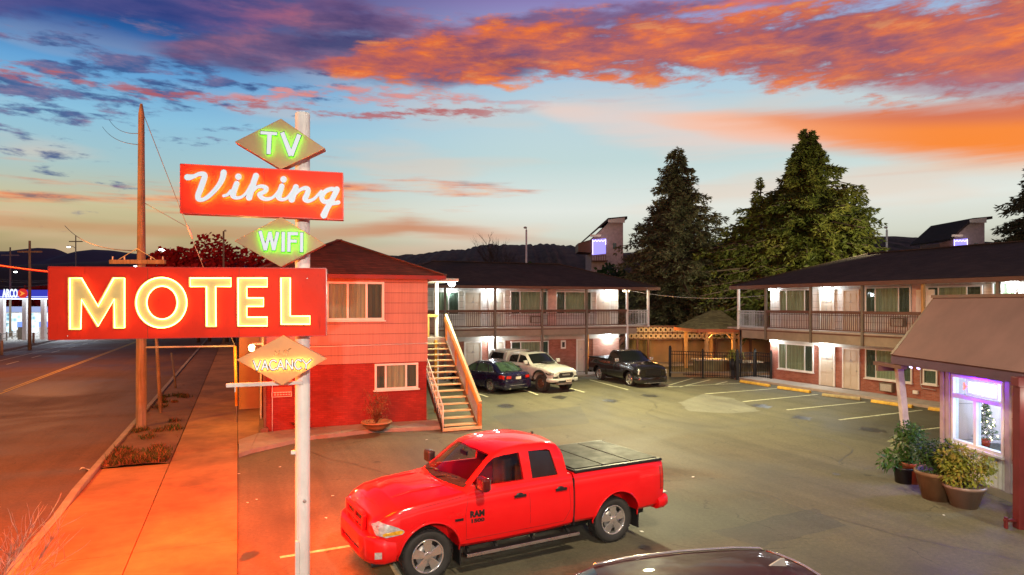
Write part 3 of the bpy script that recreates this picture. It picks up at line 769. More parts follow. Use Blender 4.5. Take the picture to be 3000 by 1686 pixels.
# panels
pm_ = panel([(142, 782), (955, 787), (955, 984), (142, 996)], .22, [M['signred'], M['signedge']], 'motel_panel')
pv_ = panel([(528.5, 481), (1004.5, 507.5), (1005, 644), (528.5, 625)], .22, [M['signred'], M['signedge']], 'viking_panel')
dt_ = panel([(687, 416), (823, 348), (953, 436), (823, 497)], .20, [M['signtan'], M['signedge']], 'diamond_panel', .34)
dw_ = panel([(686, 707), (823, 636), (953, 716), (823, 783)], .20, [M['signtan'], M['signedge']], 'diamond_panel', .34)
dv_ = panel([(692, 1055), (829, 983), (956, 1053), (826, 1130)], .14, [M['signorange'], M['signorange']], 'diamond_panel', .40)
# brackets between panels and pole
mb = MB()
for z in (6.55, 6.0, 5.6, 5.05, 4.6, 4.1, 3.5): mb.box(-.07, .07, -.16, -.05, z-.03, z+.03)
mb.build('mounting_bracket', M['poletop'], ms)

def R5(x, y): return (180+x/3.389, 790+y/3.389)
def R2(x, y): return (500+x/2.785, 300+y/2.785)
def R3(x, y): return (520+x/5.152, 470+y/5.152)
def R4(x, y): return (660+x/8.044, 970+y/8.044)
def ring(cx, cy, rx, ry, n, a0=0, a1=2*PI): return [(cx+rx*math.cos(a0+(a1-a0)*i/n), cy+ry*math.sin(a0+(a1-a0)*i/n)) for i in range(n)]
LET = {
 'm': [(75, 78), (205, 78), (365, 350), (515, 78), (635, 78), (635, 588), (520, 588), (520, 310), (365, 580), (205, 315), (200, 600), (78, 600)],
 't': [(1270, 78), (1692, 78), (1692, 178), (1540, 178), (1543, 572), (1435, 572), (1432, 178), (1272, 178)],
 'e': [(1745, 78), (2052, 78), (2052, 180), (1850, 180), (1850, 275), (2015, 275), (2015, 375), (1850, 375), (1850, 465), (2052, 465), (2052, 568), (1748, 568)],
 'l': [(2172, 78), (2280, 78), (2280, 455), (2475, 455), (2475, 552), (2175, 552)]}
def inset(pts, k):
    """shift every corner of a closed outline inwards by k (pixels of the zoomed view)"""
    n = len(pts); out = []; area = sum(pts[i][0]*pts[(i+1) % n][1]-pts[(i+1) % n][0]*pts[i][1] for i in range(n)); s = 1 if area > 0 else -1
    for i in range(n):
        p0, p1, p2 = Vector(pts[i-1]), Vector(pts[i]), Vector(pts[(i+1) % n])
        d0, d1 = (p1-p0).normalized(), (p2-p1).normalized()
        n0, n1 = Vector((-d0.y, d0.x))*s, Vector((-d1.y, d1.x))*s
        b = (n0+n1); b = b/max(.3, b.length_squared/2) if b.length > 1e-6 else n0
        out.append(tuple(p1+b*k))
    return out
def letter_solid(pts, conv, mats, name, parent, th=.035, standoff=0.0, base=.33, tube=None, r=.0085, rim=None):
    mb = MB(); P = [sp_(*conv(x, y), standoff, base) for x, y in pts]
    mb.prism(P, (0, -th, 0), 0, 1)
    o = mb.build(name, mats, parent)
    if tube:
        for k, loop in enumerate(tube):
            t = MB(); t.tube([sp_(*conv(x, y), standoff+th+.018, base) for x, y in loop], r, 8, closed=True)
            t.build('neon_tube', M['tube'], o)
    return o
for k, pts in LET.items():
    letter_solid(pts, R5, [M['letteryellow'], M['letterdark']], 'letter', pm_, tube=[inset(pts, 9)])
# the O
mb = MB(); n = 48
oo = ring(993, 330, 258, 256, n); ii = ring(1000, 330, 146, 158, n)
for i in range(n):
    j = (i+1) % n
    mb.prism([sp_(*R5(*q)) for q in (oo[i], oo[j], ii[j], ii[i])], (0, -.035, 0), 0, 0)
bmesh.ops.remove_doubles(mb.bm, verts=mb.bm.verts, dist=.0004)
seen = {}
for f in list(mb.bm.faces):
    key = tuple(sorted(v.index for v in f.verts)); seen.setdefault(key, []).append(f)
mb.bm.verts.index_update(); seen = {}
for f in mb.bm.faces: seen.setdefault(tuple(sorted(v.index for v in f.verts)), []).append(f)
bmesh.ops.delete(mb.bm, geom=[f for g in seen.values() if len(g) > 1 for f in g], context='FACES_ONLY')
o = mb.build('letter', [M['letteryellow'], M['letterdark']], pm_)
for (cx, rx, ry) in ((993, 250, 248), (1000, 153, 165)):
    t = MB(); t.tube([sp_(*R5(x, y), .053) for x, y in ring(cx, 330, rx, ry, n)], .0085, 8, closed=True); t.build('neon_tube', M['tube'], o)

def strokes(lines, conv, name, parent, face, rimmat, halo, base=.33, th=.03, so=.035, rim=7, hw=.34, halo_r=.008, front=False, fine=1):
    """letters drawn as thick pen strokes: a face plate standing off the panel on a slightly wider dark channel,
    neon tubing between plate and panel (or in front of it)"""
    mb = MB(); mr = MB(); mh = MB(); k = 0
    for ln in lines:
        pts = []
        for i in range(len(ln)-1):                                # Catmull-Rom smoothing
            p0 = ln[max(i-1, 0)]; p1 = ln[i]; p2 = ln[i+1]; p3 = ln[min(i+2, len(ln)-1)]
            m_ = 5 if fine else 1
            for j in range(m_):
                t = j/m_
                pts.append(tuple(.5*(2*p1[a]+(p2[a]-p0[a])*t+(2*p0[a]-5*p1[a]+4*p2[a]-p3[a])*t*t+(3*p1[a]-p0[a]-3*p2[a]+p3[a])*t**3) if fine else p1[a] for a in range(3)))
        pts.append(tuple(ln[-1]))
        for (mm, grow, z0, z1) in ((mb, 0, so, so+th), (mr, rim, so-.012, so+th-.006)):
            for i in range(len(pts)-1):
                a, b = Vector(pts[i][:2]), Vector(pts[i+1][:2]); d = (b-a)
                if d.length < .5: continue
                d.normalize(); nn = Vector((-d.y, d.x)); wa, wb = pts[i][2]/2+grow, pts[i+1][2]/2+grow; e = d*(grow if i == 0 else 0); e2 = d*(grow if i == len(pts)-2 else 0)
                k += 1; q = [a-e+nn*wa, b+e2+nn*wb, b+e2-nn*wb, a-e-nn*wa]
                P = [sp_(*conv(*c), z0, base) for c in q]
                mm.prism(P, (0, -(z1-z0)-(k % 37)*.00012, 0))
                if 0 < i and fine:
                    P = [sp_(*conv(*(a+Vector((math.cos(g), math.sin(g)))*wa)), z0, base) for g in [PI*2*h/12 for h in range(12)]]
                    mm.prism(P, (0, -(z1-z0)-(k % 37)*.00012-.00006, 0))
        mh.tube([sp_(*conv(p[0], p[1]), so+th+.03 if front else so*.45, base) for p in pts], halo_r, 6)
    r_ = mr.build('letter_channel', rimmat, parent)
    o = mb.build(name, face, parent)
    h = mh.build('neon_tube', halo, parent)
    return o
VK = [
 [(150, 262, 95), (200, 262, 85), (265, 245, 62), (330, 215, 62), (400, 215, 78), (420, 250, 88), (395, 330, 92), (355, 440, 92), (320, 530, 90), (325, 590, 78), (390, 600, 62), (470, 555, 68), (560, 470, 72), (640, 370, 78), (690, 270, 90), (705, 180, 95)],
 [(695, 545, 45), (760, 525, 48), (820, 465, 60)],
 [(905, 345, 84), (870, 440, 88), (845, 530, 92), (890, 572, 56), (970, 560, 46), (1040, 500, 42), (1105, 400, 50), (1170, 300, 60)],
 [(1195, 228, 92), (1160, 330, 92), (1120, 460, 92), (1080, 588, 96)],
 [(1150, 470, 40), (1210, 410, 48), (1290, 400, 60), (1345, 430, 72), (1320, 480, 70), (1240, 512, 56)],
 [(1235, 515, 70), (1270, 565, 72), (1340, 592, 60), (1430, 575, 50), (1500, 510, 46), (1555, 440, 52)],
 [(1583, 385, 82), (1555, 470, 88), (1530, 555, 92), (1575, 598, 56), (1650, 580, 48), (1720, 500, 44), (1770, 420, 50)],
 [(1795, 398, 88), (1765, 490, 90), (1722, 618, 98)],
 [(1780, 520, 44), (1850, 455, 52), (1930, 425, 62), (1975, 450, 76), (1955, 530, 84), (1930, 590, 86), (1975, 622, 58), (2060, 590, 48), (2130, 520, 46), (2180, 470, 50)],
 [(2400, 452, 60), (2320, 440, 66), (2230, 480, 72), (2180, 560, 78), (2210, 625, 74), (2290, 625, 66), (2360, 560, 66), (2415, 460, 70)],
 [(2412, 432, 90), (2370, 530, 84), (2320, 630, 84), (2255, 740, 90), (2205, 850, 104)],
 [(2290, 665, 60), (2360, 655, 60), (2440, 640, 66)]]
DOTS = [(925, 255, 50), (1605, 295, 50)]
for vk, nm in ((VK[:1], 'letter'), (VK[1:], 'joined_letters')): strokes(vk, R3, nm, pv_, M['lit_white'], M['letterdark'], M['halo_orange'], rim=6, so=.058)
for cx, cy, r in DOTS:
    for (rr, z0, z1, m_, nm) in ((r, .058, .0892, M['lit_white'], 'letter_dot'), (r+7, .046, .082, M['letterdark'], 'letter_channel')):
        mb = MB(); mb.prism([sp_(*R3(x, y), z0) for x, y in ring(cx, cy, rr, rr, 20)], (0, -(z1-z0), 0)); mb.build(nm, m_, pv_)
    mb = MB(); mb.tube([sp_(*R3(x, y), .02) for x, y in ring(cx, cy, r*.7, r*.7, 16)], .008, 6, closed=True); mb.build('neon_tube', M['halo_orange'], pv_)
TVL = [[[(735, 251, 24), (870, 261, 24)], [(808, 262, 36), (801, 426, 34)]], [[(911, 250, 34), (984, 438, 40)], [(1050, 266, 34), (984, 438, 36)]]]
WFL = [[[(731, 1052, 28), (774, 1208, 26)], [(774, 1208, 26), (812, 1060, 26)], [(812, 1060, 26), (842, 1208, 26)], [(842, 1208, 26), (876, 1061, 28)]],
       [[(921, 1060, 28), (919, 1221, 28)]], [[(968, 1060, 26), (965, 1221, 28)], [(968, 1073, 26), (1040, 1075, 26)], [(968, 1134, 24), (1030, 1135, 24)]], [[(1070, 1065, 26), (1069, 1224, 26)]]]
for grp, par in ((TVL, dt_), (WFL, dw_)):
    for lt in grp: strokes(lt, R2, 'letter', par, M['lit_white'], M['lettergreen'], M['halo_green'], base=.34, rim=4, so=.055, fine=0, th=.02, halo_r=.012)
VW = 30
def vl(x0, x1, top, bot, segs): return [[(x0+(x1-x0)*a, top+(bot-top)*b, VW) for a, b in s] for s in segs]
CSEG = [[(.95, .18), (.7, .02), (.3, .05), (.05, .35), (.05, .65), (.3, .95), (.7, .98), (.95, .82)]]
VAC = [(665, 840, 'V'), (865, 1010, 'A'), (1045, 1215, 'C'), (1225, 1385, 'A'), (1440, 1585, 'N'), (1640, 1800, 'C'), (1815, 2030, 'Y')]
SEG = {'V': [[(0, 0), (.5, 1)], [(1, 0), (.5, 1)]], 'A': [[(.5, 0), (0, 1)], [(.5, 0), (1, 1)], [(.2, .68), (.8, .68)]], 'N': [[(0, 1), (0, 0)], [(0, 0), (1, 1)], [(1, 1), (1, 0)]],
       'Y': [[(0, 0), (.45, .5)], [(1, 0), (.45, .5)], [(.45, .5), (.4, 1)]], 'C': CSEG}
for x0, x1, ch in VAC:
    top = 700-(x0-660)*.022; bot = 925-(x0-660)*.028
    strokes(vl(x0, x1, top, bot, SEG[ch]), R4, 'letter', dv_, M['lit_warm'], M['letterdark'], M['halo_yellow'], base=.40, rim=16, so=.05, fine=1 if ch == 'C' else 0, th=.015, halo_r=.009)
mb = MB()
for ln in ([(1165, 575), (1170, 460)], [(1170, 460), (1270, 570)], [(1270, 570), (1275, 450)]): mb.tube([sp_(*R4(*p), .03, .40) for p in ln], .006, 6)
mb.tube([sp_(*R4(x, y), .03, .40) for x, y in ring(1430, 510, 62, 62, 18)], .006, 6, closed=True)
mb.tube([sp_(*R4(*p), .03, .40) for p in ((1090, 590), (1165, 575))], .006, 6); mb.tube([sp_(*R4(*p), .03, .40) for p in ((1490, 440), (1560, 390))], .006, 6)
mb.build('unlit_tube', mat('unlit_neon_glass', (.42, .22, .10), .3), dv_)
# folded metal edge trim and sheet seams on the two long panels
for pts, par in (((( 142, 782), (955, 787), (955, 984), (142, 996)), pm_), (((528.5, 481), (1004.5, 507.5), (1005, 644), (528.5, 625)), pv_)):
    P = [sp_(x, y, .004) for x, y in pts]
    mb = MB()
    for a, b in zip(P, P[1:]+P[:1]): mb.bar(a, b, .012, .012)
    mb.build('edge_trim', M['signedge'], par)
    for f_ in ((.34, .67) if par is pm_ else (.5,)):
        mb = MB(); mb.bar(P[0].lerp(P[1], f_)+Vector((0, .003, 0)), P[3].lerp(P[2], f_)+Vector((0, .003, 0)), .005, .004); mb.build('sheet_seam', M['letterdark'], par)
# small service details
mb = MB()
for (x, y) in ((660, 1175), (1035, 1120)): pass
for x, y in ((2440, 90), (60, 660)): mb.cyl(sp_(*R5(x, y), 0), sp_(*R5(x, y), .012), .008)
mb.build('panel_screw', M['galv'], pm_)

# light thrown by the neon (real lamps lying on the sign faces)
def sign_lamp(name, x, y, w, h, e, col, off=.10):
    p = sp_(x, y, off); W = PB+_ux*p.x+_uy*p.y+Vector((0, 0, p.z))
    return lamp(name, 'AREA', W, e, col, (w, h), W-_uy)
sign_lamp('neon_glow', 548, 888, 3.3, .8, 900, (1, .17, .0))
sign_lamp('neon_glow', 766, 565, 2.0, .5, 300, (1, .22, .03))
sign_lamp('neon_glow', 826, 1056, .8, .25, 7, (1, .62, .25))
sign_lamp('neon_glow', 823, 420, .5, .25, 3, (.3, 1, .1))
# the other face of the sign throws the same red light up the street and on to the building
def back_lamp(name, x, y, w, h, e, col):
    p = sp_(x, y, 0); W = PB+_ux*p.x+_uy*(.42)+Vector((0, 0, p.z))
    return lamp(name, 'AREA', W, e, col, (w, h), W+_uy+Vector((-.15, 0, -.75)))
back_lamp('neon_glow', 548, 888, 3.3, .8, 2500, (1, .075, .0))
back_lamp('neon_glow', 766, 565, 2.0, .5, 800, (1, .06, .0))
# ------------------------------------------------------------------ utility pole with its guy, far poles, street lights, cables
up_b = gx(414, 1258); up = thing('utility_pole', 'weathered wooden utility pole standing in the planting strip behind the sign', 'utility pole', up_b)
UD = up_b.y
def ul(x, y, dy=0): q = px(x, y, UD+dy); return q-up_b
mb = MB(); top = ul(424, 305).z
mb.lathe([(.170, -.1), (.165, 2), (.135, 6), (.095, top-.35), (.04, top)], n=16)
mb.build('shaft', M['polewood'], up)
mb = MB(); z = ul(424, 769).z
mb.box(-.95, .93, -.27, -.15, z-.07, z+.07); mb.build('crossarm', M['polewood'], up, bevel=.01)
mb = MB()
for s in (-1, 1): mb.bar((0, -.25, z+.45), (s*.62, -.25, z+.08), .03, .01)
mb.build('arm_brace', M['galv'], up)
mb = MB()
for x in (-.85, -.45, .45, .85): mb.lathe([(.02, z+.06), (.035, z+.12), (.02, z+.14), (.035, z+.17), (0.001, z+.2)], (x, -.21, 0), 8)
mb.build('insulator', M['galv'], up)
anchor = gx(694, 1240)-up_b; ge = px(688, 1014, gx(694, 1240).y)-up_b
topg = Vector((.05, 0, ul(424, 330).z))
mid = ul(535, 650)
mb = MB(); mb.tube([topg, topg.lerp(ge, .5)+Vector((0, 0, -.05)), ge], .012, 5); mb.tube([ge, ge.lerp(anchor, .5), anchor], .012, 5)
mb.tube([Vector((0, 0, ul(424, 590).z)), topg.lerp(ge, .48)], .010, 5)
mb.build('guy_wire', M['galv'], up)
mb = MB(); q = topg.lerp(ge, .47); w = topg.lerp(ge, .53); mb.tube([q, q.lerp(w, .5), w], [.03, .05, .03], 8)
mb.build('guy_insulator', M['poletop'], up)
mb = MB(); mb.tube([(0.15, 0, ge.z+.02), ge], .035, 8); mb.build('guy_strut', M['galv'], up)
mb = MB(); mb.tube([ge+Vector((0, 0, .0)), ge.lerp(anchor, .78)], .05, 8); mb.build('guy_guard', M['guard'], up)
# thin leaning pole right behind, and a short dark post
def simple_pole(name, label, cat, base, topp, r0, r1, m, extra=None, group=None):
    t = thing(name, label, cat, base, 0, group)
    mb = MB(); mb.cyl((0, 0, -.1), Vector(topp)-Vector(base), r0, r1, 10); mb.build('shaft', m, t)
    if extra: extra(t)
    return t
b = gx(471, 1216); simple_pole('thin_pole', 'thin leaning brown wooden post just right of the utility pole', 'post', b, px(458, 985, b.y+.3), .075, .06, M['polewood'])
b = gx(516, 1142); simple_pole('sign_post', 'dark rusty metal post further up the planting strip', 'post', b, px(503, 1035, b.y+.3), .05, .05, M['bronze'])
def lampost(name, label, x, ytop, D, head, m, r=.09, lit=True, r1=None, arm=1.6):
    b = px(x, 890, D); b.z = 0
    t = thing(name, label, 'street light', b)
    h = px(x, ytop, D).z
    mb = MB(); mb.cyl((0, 0, 0), (0, 0, h), r, r1 or r*.7, 10); mb.build('post', m, t)
    mb = MB(); mb.tube([(0, 0, h-.2), (arm*.5, 0, h+.1), (arm, 0, h+.1)], r*.4, 6); mb.build('arm', m, t)
    mb = MB(); sx = 1 if arm > 0 else -1
    mb.box(min(arm*.9, arm*1.25), max(arm*.9, arm*1.25), -.12, .12, h+.03, h+.15); hd = mb.build('lamp_head', M['galv'], t, bevel=.03)
    mb = MB(); mb.ico((arm*1.08, 0, h-.02), .12*head, 2, sx=1.8, sz=.7); mb.build('lens', M['lamp_white'] if lit else M['galv'], t)
    return t
lampost('street_light', 'lit street light glowing white right behind the utility pole', 458, 733, 75, 1.9, M['galv'], arm=.6)
lampost('street_light', 'grey street light with small lit head above the MOTEL panel left part', 222, 724, 90, 1.0, M['bronze'], arm=-.9)
lampost('street_light', 'low lit lamp on a post above the gas station canopy', 30, 797, 95, 1.2, M['bronze'], arm=.7)
lampost('street_light', 'tiny lit lamp near the crossarm of the utility pole', 388, 780, 120, 1.3, M['bronze'], arm=.5)
lampost('street_light', 'plain lamp post standing between Viking panel and MOTEL panel', 655, 678, 70, .4, M['polewood'], r=.11, r1=.09, lit=False, arm=.2)
def far_pole(x, ytop, ybase, D, label, r=.16, cross=True):
    b = px(x, 890, D); b.z = 0
    t = thing('distant_utility_pole', label, 'utility pole', b, 0, 'far utility poles along the avenue')
    h = px(x, ytop, D).z; mb = MB(); mb.cyl((0, 0, 0), (0, 0, h), r, r*.6, 8); mb.build('shaft', M['polewood'], t)
    if cross: mb = MB(); mb.box(-1.1, 1.1, -.08, .08, h-1.1, h-.95); mb.build('crossarm', M['polewood'], t)
    return t
far_pole(87, 706, 0, 62, 'brown utility pole rising in front of the gas station canopy')
far_pole(30, 725, 0, 85, 'thinner utility pole at the far left above the gas station', r=.14)
far_pole(222, 690, 0, 110, 'distant utility pole above the left part of the MOTEL panel', r=.13)
far_pole(660, 715, 0, 95, 'distant utility pole beside the lamp post under the Viking panel', r=.1, cross=False)
def cable(a, b, sag, r, name, label, m=None, n=16, glow=False):
    a, b = Vector(a), Vector(b)
    pts = [a.lerp(b, i/n)-Vector((0, 0, 4*sag*(i/n)*(1-i/n))) for i in range(n+1)]
    c = a.copy(); mb = MB(); mb.tube([p-c for p in pts], r, 5)
    o = mb.build(name, m or M['wire']); o.location = c
    return prop(o, label, 'cable')
cable(px(-60, 768, 14), px(300, 806, 13.2), .05, .022, 'overhead_cable', 'thick overhead cable coloured red as if lit by the neon left of the MOTEL panel', mat('cable_red_glow_paint', (.5, .05, .04), .4))  # red neon light is put into the cable's colour
cable(px(424, 735, 24.2), px(190, 662, 60), .6, .022, 'overhead_cable', 'service cable running from the utility pole up to the left')
cable(px(424, 390, 24.4), px(320, 352, 60), .4, .015, 'overhead_cable', 'upper thin cable leaving the top of the utility pole')
cable(px(424, 425, 24.4), px(300, 372, 60), .4, .015, 'overhead_cable', 'second thin cable just below the top of the utility pole')
for k, (x0, y0, x1, y1) in enumerate(((-40, 812, 170, 818), (-40, 835, 170, 828), (-40, 818, 170, 822))):
    cable(px(x0, y0, 60), px(x1, y1, 75), .3, .03, 'overhead_cable', ['highest', 'lowest', 'middle'][k]+' of the three dark cables over the gas station roof')
cable(px(1835, 850, 43), px(2250, 865, 40), .35, .018, 'overhead_cable', 'pale cable sagging between the two motel wings above the pool', M['galv'])
for (x, yt, D, lab) in ((1542, 664, 75, 'tall white light pole behind the roof of the far wing'), (2598, 664, 70, 'white light pole above the ridge of the right wing')):
    b = px(x, 890, D); b.z = 0; t = thing('light_pole', lab, 'light pole', b)
    h = px(x, yt+10, D).z; mb = MB(); mb.cyl((0, 0, 0), (0, 0, h), .12, .10, 10); mb.build('post', M['white'], t)
    mb = MB(); mb.ico((-.12, 0, h+.25), .16, 2, sx=1.3, sz=.8); mb.cyl((0, 0, h), (0, 0, h+.2), .04); mb.build('lamp_head', M['galv'], t)

# ------------------------------------------------------------------ gas station
gs = thing('gas_station', 'brightly lit gas station with blue canopy band lettered ARCO', 'gas station', px(60, 890, 78)-Vector((0, 0, 4.3)))
gb = gs.location.copy()
def gl(x, y, dy=0): return px(x, y, 78+dy)-gb
mb = MB(); a, b = gl(-160, 862), gl(155, 853)
mb.box(a.x, b.x+2, -1.5, 10, a.z-.5, a.z+.45); mb.build('canopy', emis('blue_canopy_band', (.035, .05, .55), .9), gs, bevel=.03)
mb = MB(); mb.box(a.x, b.x+2, -1.53, -1.5, a.z-.38, a.z-.30); mb.build('canopy_stripe', emis('canopy_stripe', (.5, .6, 1), 1.6), gs)
mb = MB(); mb.box(a.x+.3, b.x+1.6, -1.2, 9.6, a.z-.56, a.z-.505); mb.build('canopy_soffit', emis('canopy_downlight', (.75, .85, 1), 3.0), gs)
mb = MB(); c = gl(59, 862); text_mesh(mb, 'ARCO', 1.35, Matrix.Translation((c.x, -1.56, c.z)) @ Matrix.Rotation(PI/2, 4, 'X'), .03, .03, width=1.75)
mb.build('lettering', emis('station_letters', (.85, .92, 1), 1.3), gs)
mb = MB(); c = gl(96, 861); mb.lathe([(.001, 0), (.55, 0), (.55, .1)], (c.x, -1.66, c.z), 18, axis='y'); rd = mb.build('emblem', emis('emblem_red', (.75, .03, .02), .9), gs)
mb = MB(); mb.prism([(c.x-.3, -1.67, c.z+.32), (c.x+.32, -1.67, c.z), (c.x-.3, -1.67, c.z-.32), (c.x-.08, -1.67, c.z)], (0, -.03, 0)); mb.build('emblem_mark', emis('emblem_orange', (1, .35, .05), 1), rd)
for x in (8, 74, 128, -70): p = gl(x, 900); mb = MB(); mb.box(p.x-.22, p.x+.22, -.2, .2, 0, a.z-.5); mb.build('canopy_column', M['white'], gs)
m, nt, b_ = newmat('lit_shop_window'); v = coords(nt, (1, 1, 1)); vo = N(nt, 'ShaderNodeTexVoronoi'); vo.inputs['Scale'].default_value = 1.3
nt.links.new(v, vo.inputs['Vector']); cc = ramp(nt, vo.outputs['Distance'], [(.0, (.05, .08, .25)), (.25, (.25, .5, .6)), (.5, (.75, .9, 1)), (.8, (.9, .95, 1))])
nt.links.new(cc, b_.inputs['Emission Color']); b_.inputs['Emission Strength'].default_value = 1.5; setc(b_, (.05, .05, .05)); M['shop'] = m
mb = MB(); mb.box(gl(-160, 900, 9).x, gl(170, 900, 9).x, 9.5, 14, 0, 3.9); st = mb.build('store_building', M['white'], gs)
mb = MB()
for i in range(9): mb.box(-11+i*2.2, -9.1+i*2.2, 9.42, 9.47, .5, 3.0)
mb.build('shop_window', M['shop'], st)
mb = MB(); mb.box(-13, 13, 9.3, 9.5, 3.2, 3.9); mb.build('shop_fascia', emis('shop_fascia', (.4, .5, .9), .8), gs)
for i, (x, lab) in enumerate(((40, 'dark fuel pump with lit top left under the gas station canopy'), (105, 'white fuel pump right of the brown pole under the gas station canopy'))):
    p = gl(x, 905); t = thing('fuel_pump', lab, 'fuel pump', gb+Vector((p.x, 1.5, 0)))
    mb = MB(); mb.box(-.45, .45, -.3, .3, 0, 2.0); mb.box(-.5, .5, -.32, .32, 1.5, 2.15, 1); mb.build('cabinet', [M['white'] if i else M['bronze'], emis('pump_sign', (.2, .35, 1), 1.2)], t, bevel=.04)
    mb = MB(); mb.tube([(.47, -.2, 1.4), (.7, -.3, 1.0), (.62, -.3, .5), (.47, -.25, .8)], .03, 6); mb.build('hose', M['plastic'], t)
lamp('station_canopy_light', 'AREA', gb+Vector((-2, 3, a.z-.7)), 900, (.8, .9, 1), (16, 6), gb+Vector((-2, 3, 0)))
# guard rail / low fence and hedge by the far kerb
t = thing('low_fence', 'low dark picket fence in front of the gas station', 'fence', gx(75, 982)); fb = t.location.copy()
mb = MB(); e0 = Vector((0, 0, 0)); e1 = gx(240, 938)-fb; e0b = gx(-60, 1020)-fb
n = 34
for i in range(n+1):
    p = e0b.lerp(e1, i/n); mb.box(p.x-.05, p.x+.05, p.y-.05, p.y+.05, 0, 1.0)
mb.build('picket', M['bronze'], t)
mb = MB()
for z in (.3, .85): mb.bar(e0b+Vector((0, 0, z)), e1+Vector((0, 0, z)), .05, .08)
mb.build('rail', M['bronze'], t)
for (x, y, h, lab) in ((98, 1010, 1.25, 'brown bollard post on the far pavement, left of two'), (138, 995, 1.2, 'brown bollard post right beside the left edge of the MOTEL panel'), (5, 1040, 1.2, 'dark bollard post at the left picture edge')):
    p = gx(x, y); simple_pole('bollard', lab, 'bollard', p, p+Vector((0, 0, h)), .12, .11, M['polewood'])
def bush(name, label, loc, rx, ry, h, m, n=900, leaf=.09, cat='bush', stem=True, seed=1, group=None, wob=.3):
    r = random.Random(seed); t = thing(name, label, cat, loc, 0, group)
    mb = MB()
    blobs = [(r.uniform(-.6, .6)*rx, r.uniform(-.6, .6)*ry, h*(.35+.5*r.random()), r.uniform(.3, .55)) for _ in range(9)]
    for i in range(n):
        bx, by, bz, br = r.choice(blobs)
        d = Vector((r.gauss(0, 1), r.gauss(0, 1), r.gauss(0, 1))).normalized()*(r.random()**.35)
        p = Vector((bx+d.x*br*rx, by+d.y*br*ry, max(.05, bz+d.z*br*h*.6)))
        a = Vector((r.gauss(0, 1), r.gauss(0, 1), r.gauss(0, .6))).normalized(); b = a.orthogonal().normalized()*leaf*.4; a *= leaf*r.uniform(.7, 1.4)
        mb.face([p-a*.5, p+b, p+a*.5, p-b])
    mb.build('foliage', m, t, fix=False)
    if stem:
        mb = MB()
        for k in range(5): mb.tube([(0, 0, 0), (r.uniform(-.3, .3)*rx, r.uniform(-.3, .3)*ry, h*.4), (r.uniform(-.7, .7)*rx, r.uniform(-.7, .7)*ry, h*.8)], [.03, .02, .008], 5)
        mb.build('stem', M['bark'], t)
    return t
bush('hedge_bush', 'dull green bush left of the far bollards by the gas station', gx(20, 985), 1.6, 1, 2.6, M['leaf_dark'], 1400, .16, seed=4)
bush('hedge_bush', 'low shrub coloured like red haze in front of the gas station pumps', gx(75, 985)+Vector((0, 1, 0)), 1.4, 1, 1.6, M['foliage_red_glow'], 1100, .15, seed=5)
# ------------------------------------------------------------------ facade helper: local axes a (along), n (out of the wall), z
def kx(x): return (x-1500)/F
def u_at(x, v): k = kx(x); return v*(k*CU+SU)/(CU-SU*k)
def v_at(x, u): k = kx(x); return u*(CU-SU*k)/(SU+CU*k)
def D_of(u, v): return SU*u+CU*v
def z_at(y, D): return H-(y-890)/F*D
class Facade:
    def __init__(s, root, off, const, mode):
        s.root, s.off, s.c, s.mode = root, Vector((off[0], off[1], 0)), const, mode
        if mode == 'v': s.m = Matrix(((1, 0, 0, 0), (0, -1, 0, const), (0, 0, 1, 0), (0, 0, 0, 1)))       # a=u, n=-v
        else: s.m = Matrix(((0, -1, 0, const), (-1, 0, 0, 0), (0, 0, 1, 0), (0, 0, 0, 1)))                # a=-v, n=-u
        s.m = Matrix.Translation(-s.off) @ s.m
    def a(s, x): return u_at(x, s.c) if s.mode == 'v' else -v_at(x, s.c)
    def D(s, a): return D_of(a, s.c) if s.mode == 'v' else D_of(s.c, -a)
    def z(s, x, y): return z_at(y, s.D(s.a(x)))
    def rect(s, c, x0, x1, y0, y1):
        (X0, Y0), (X1, Y1) = c(x0, y0), c(x1, y1)
        xm = (X0+X1)/2
        return s.a(X0), s.a(X1), s.z(xm, Y1), s.z(xm, Y0)
    def box(s, mb, a0, a1, n0, n1, z0, z1, mi=0): mb.box(a0, a1, n0, n1, z0, z1, mi, s.m)
    def pt(s, a, n, z): return s.m @ Vector((a, n, z))
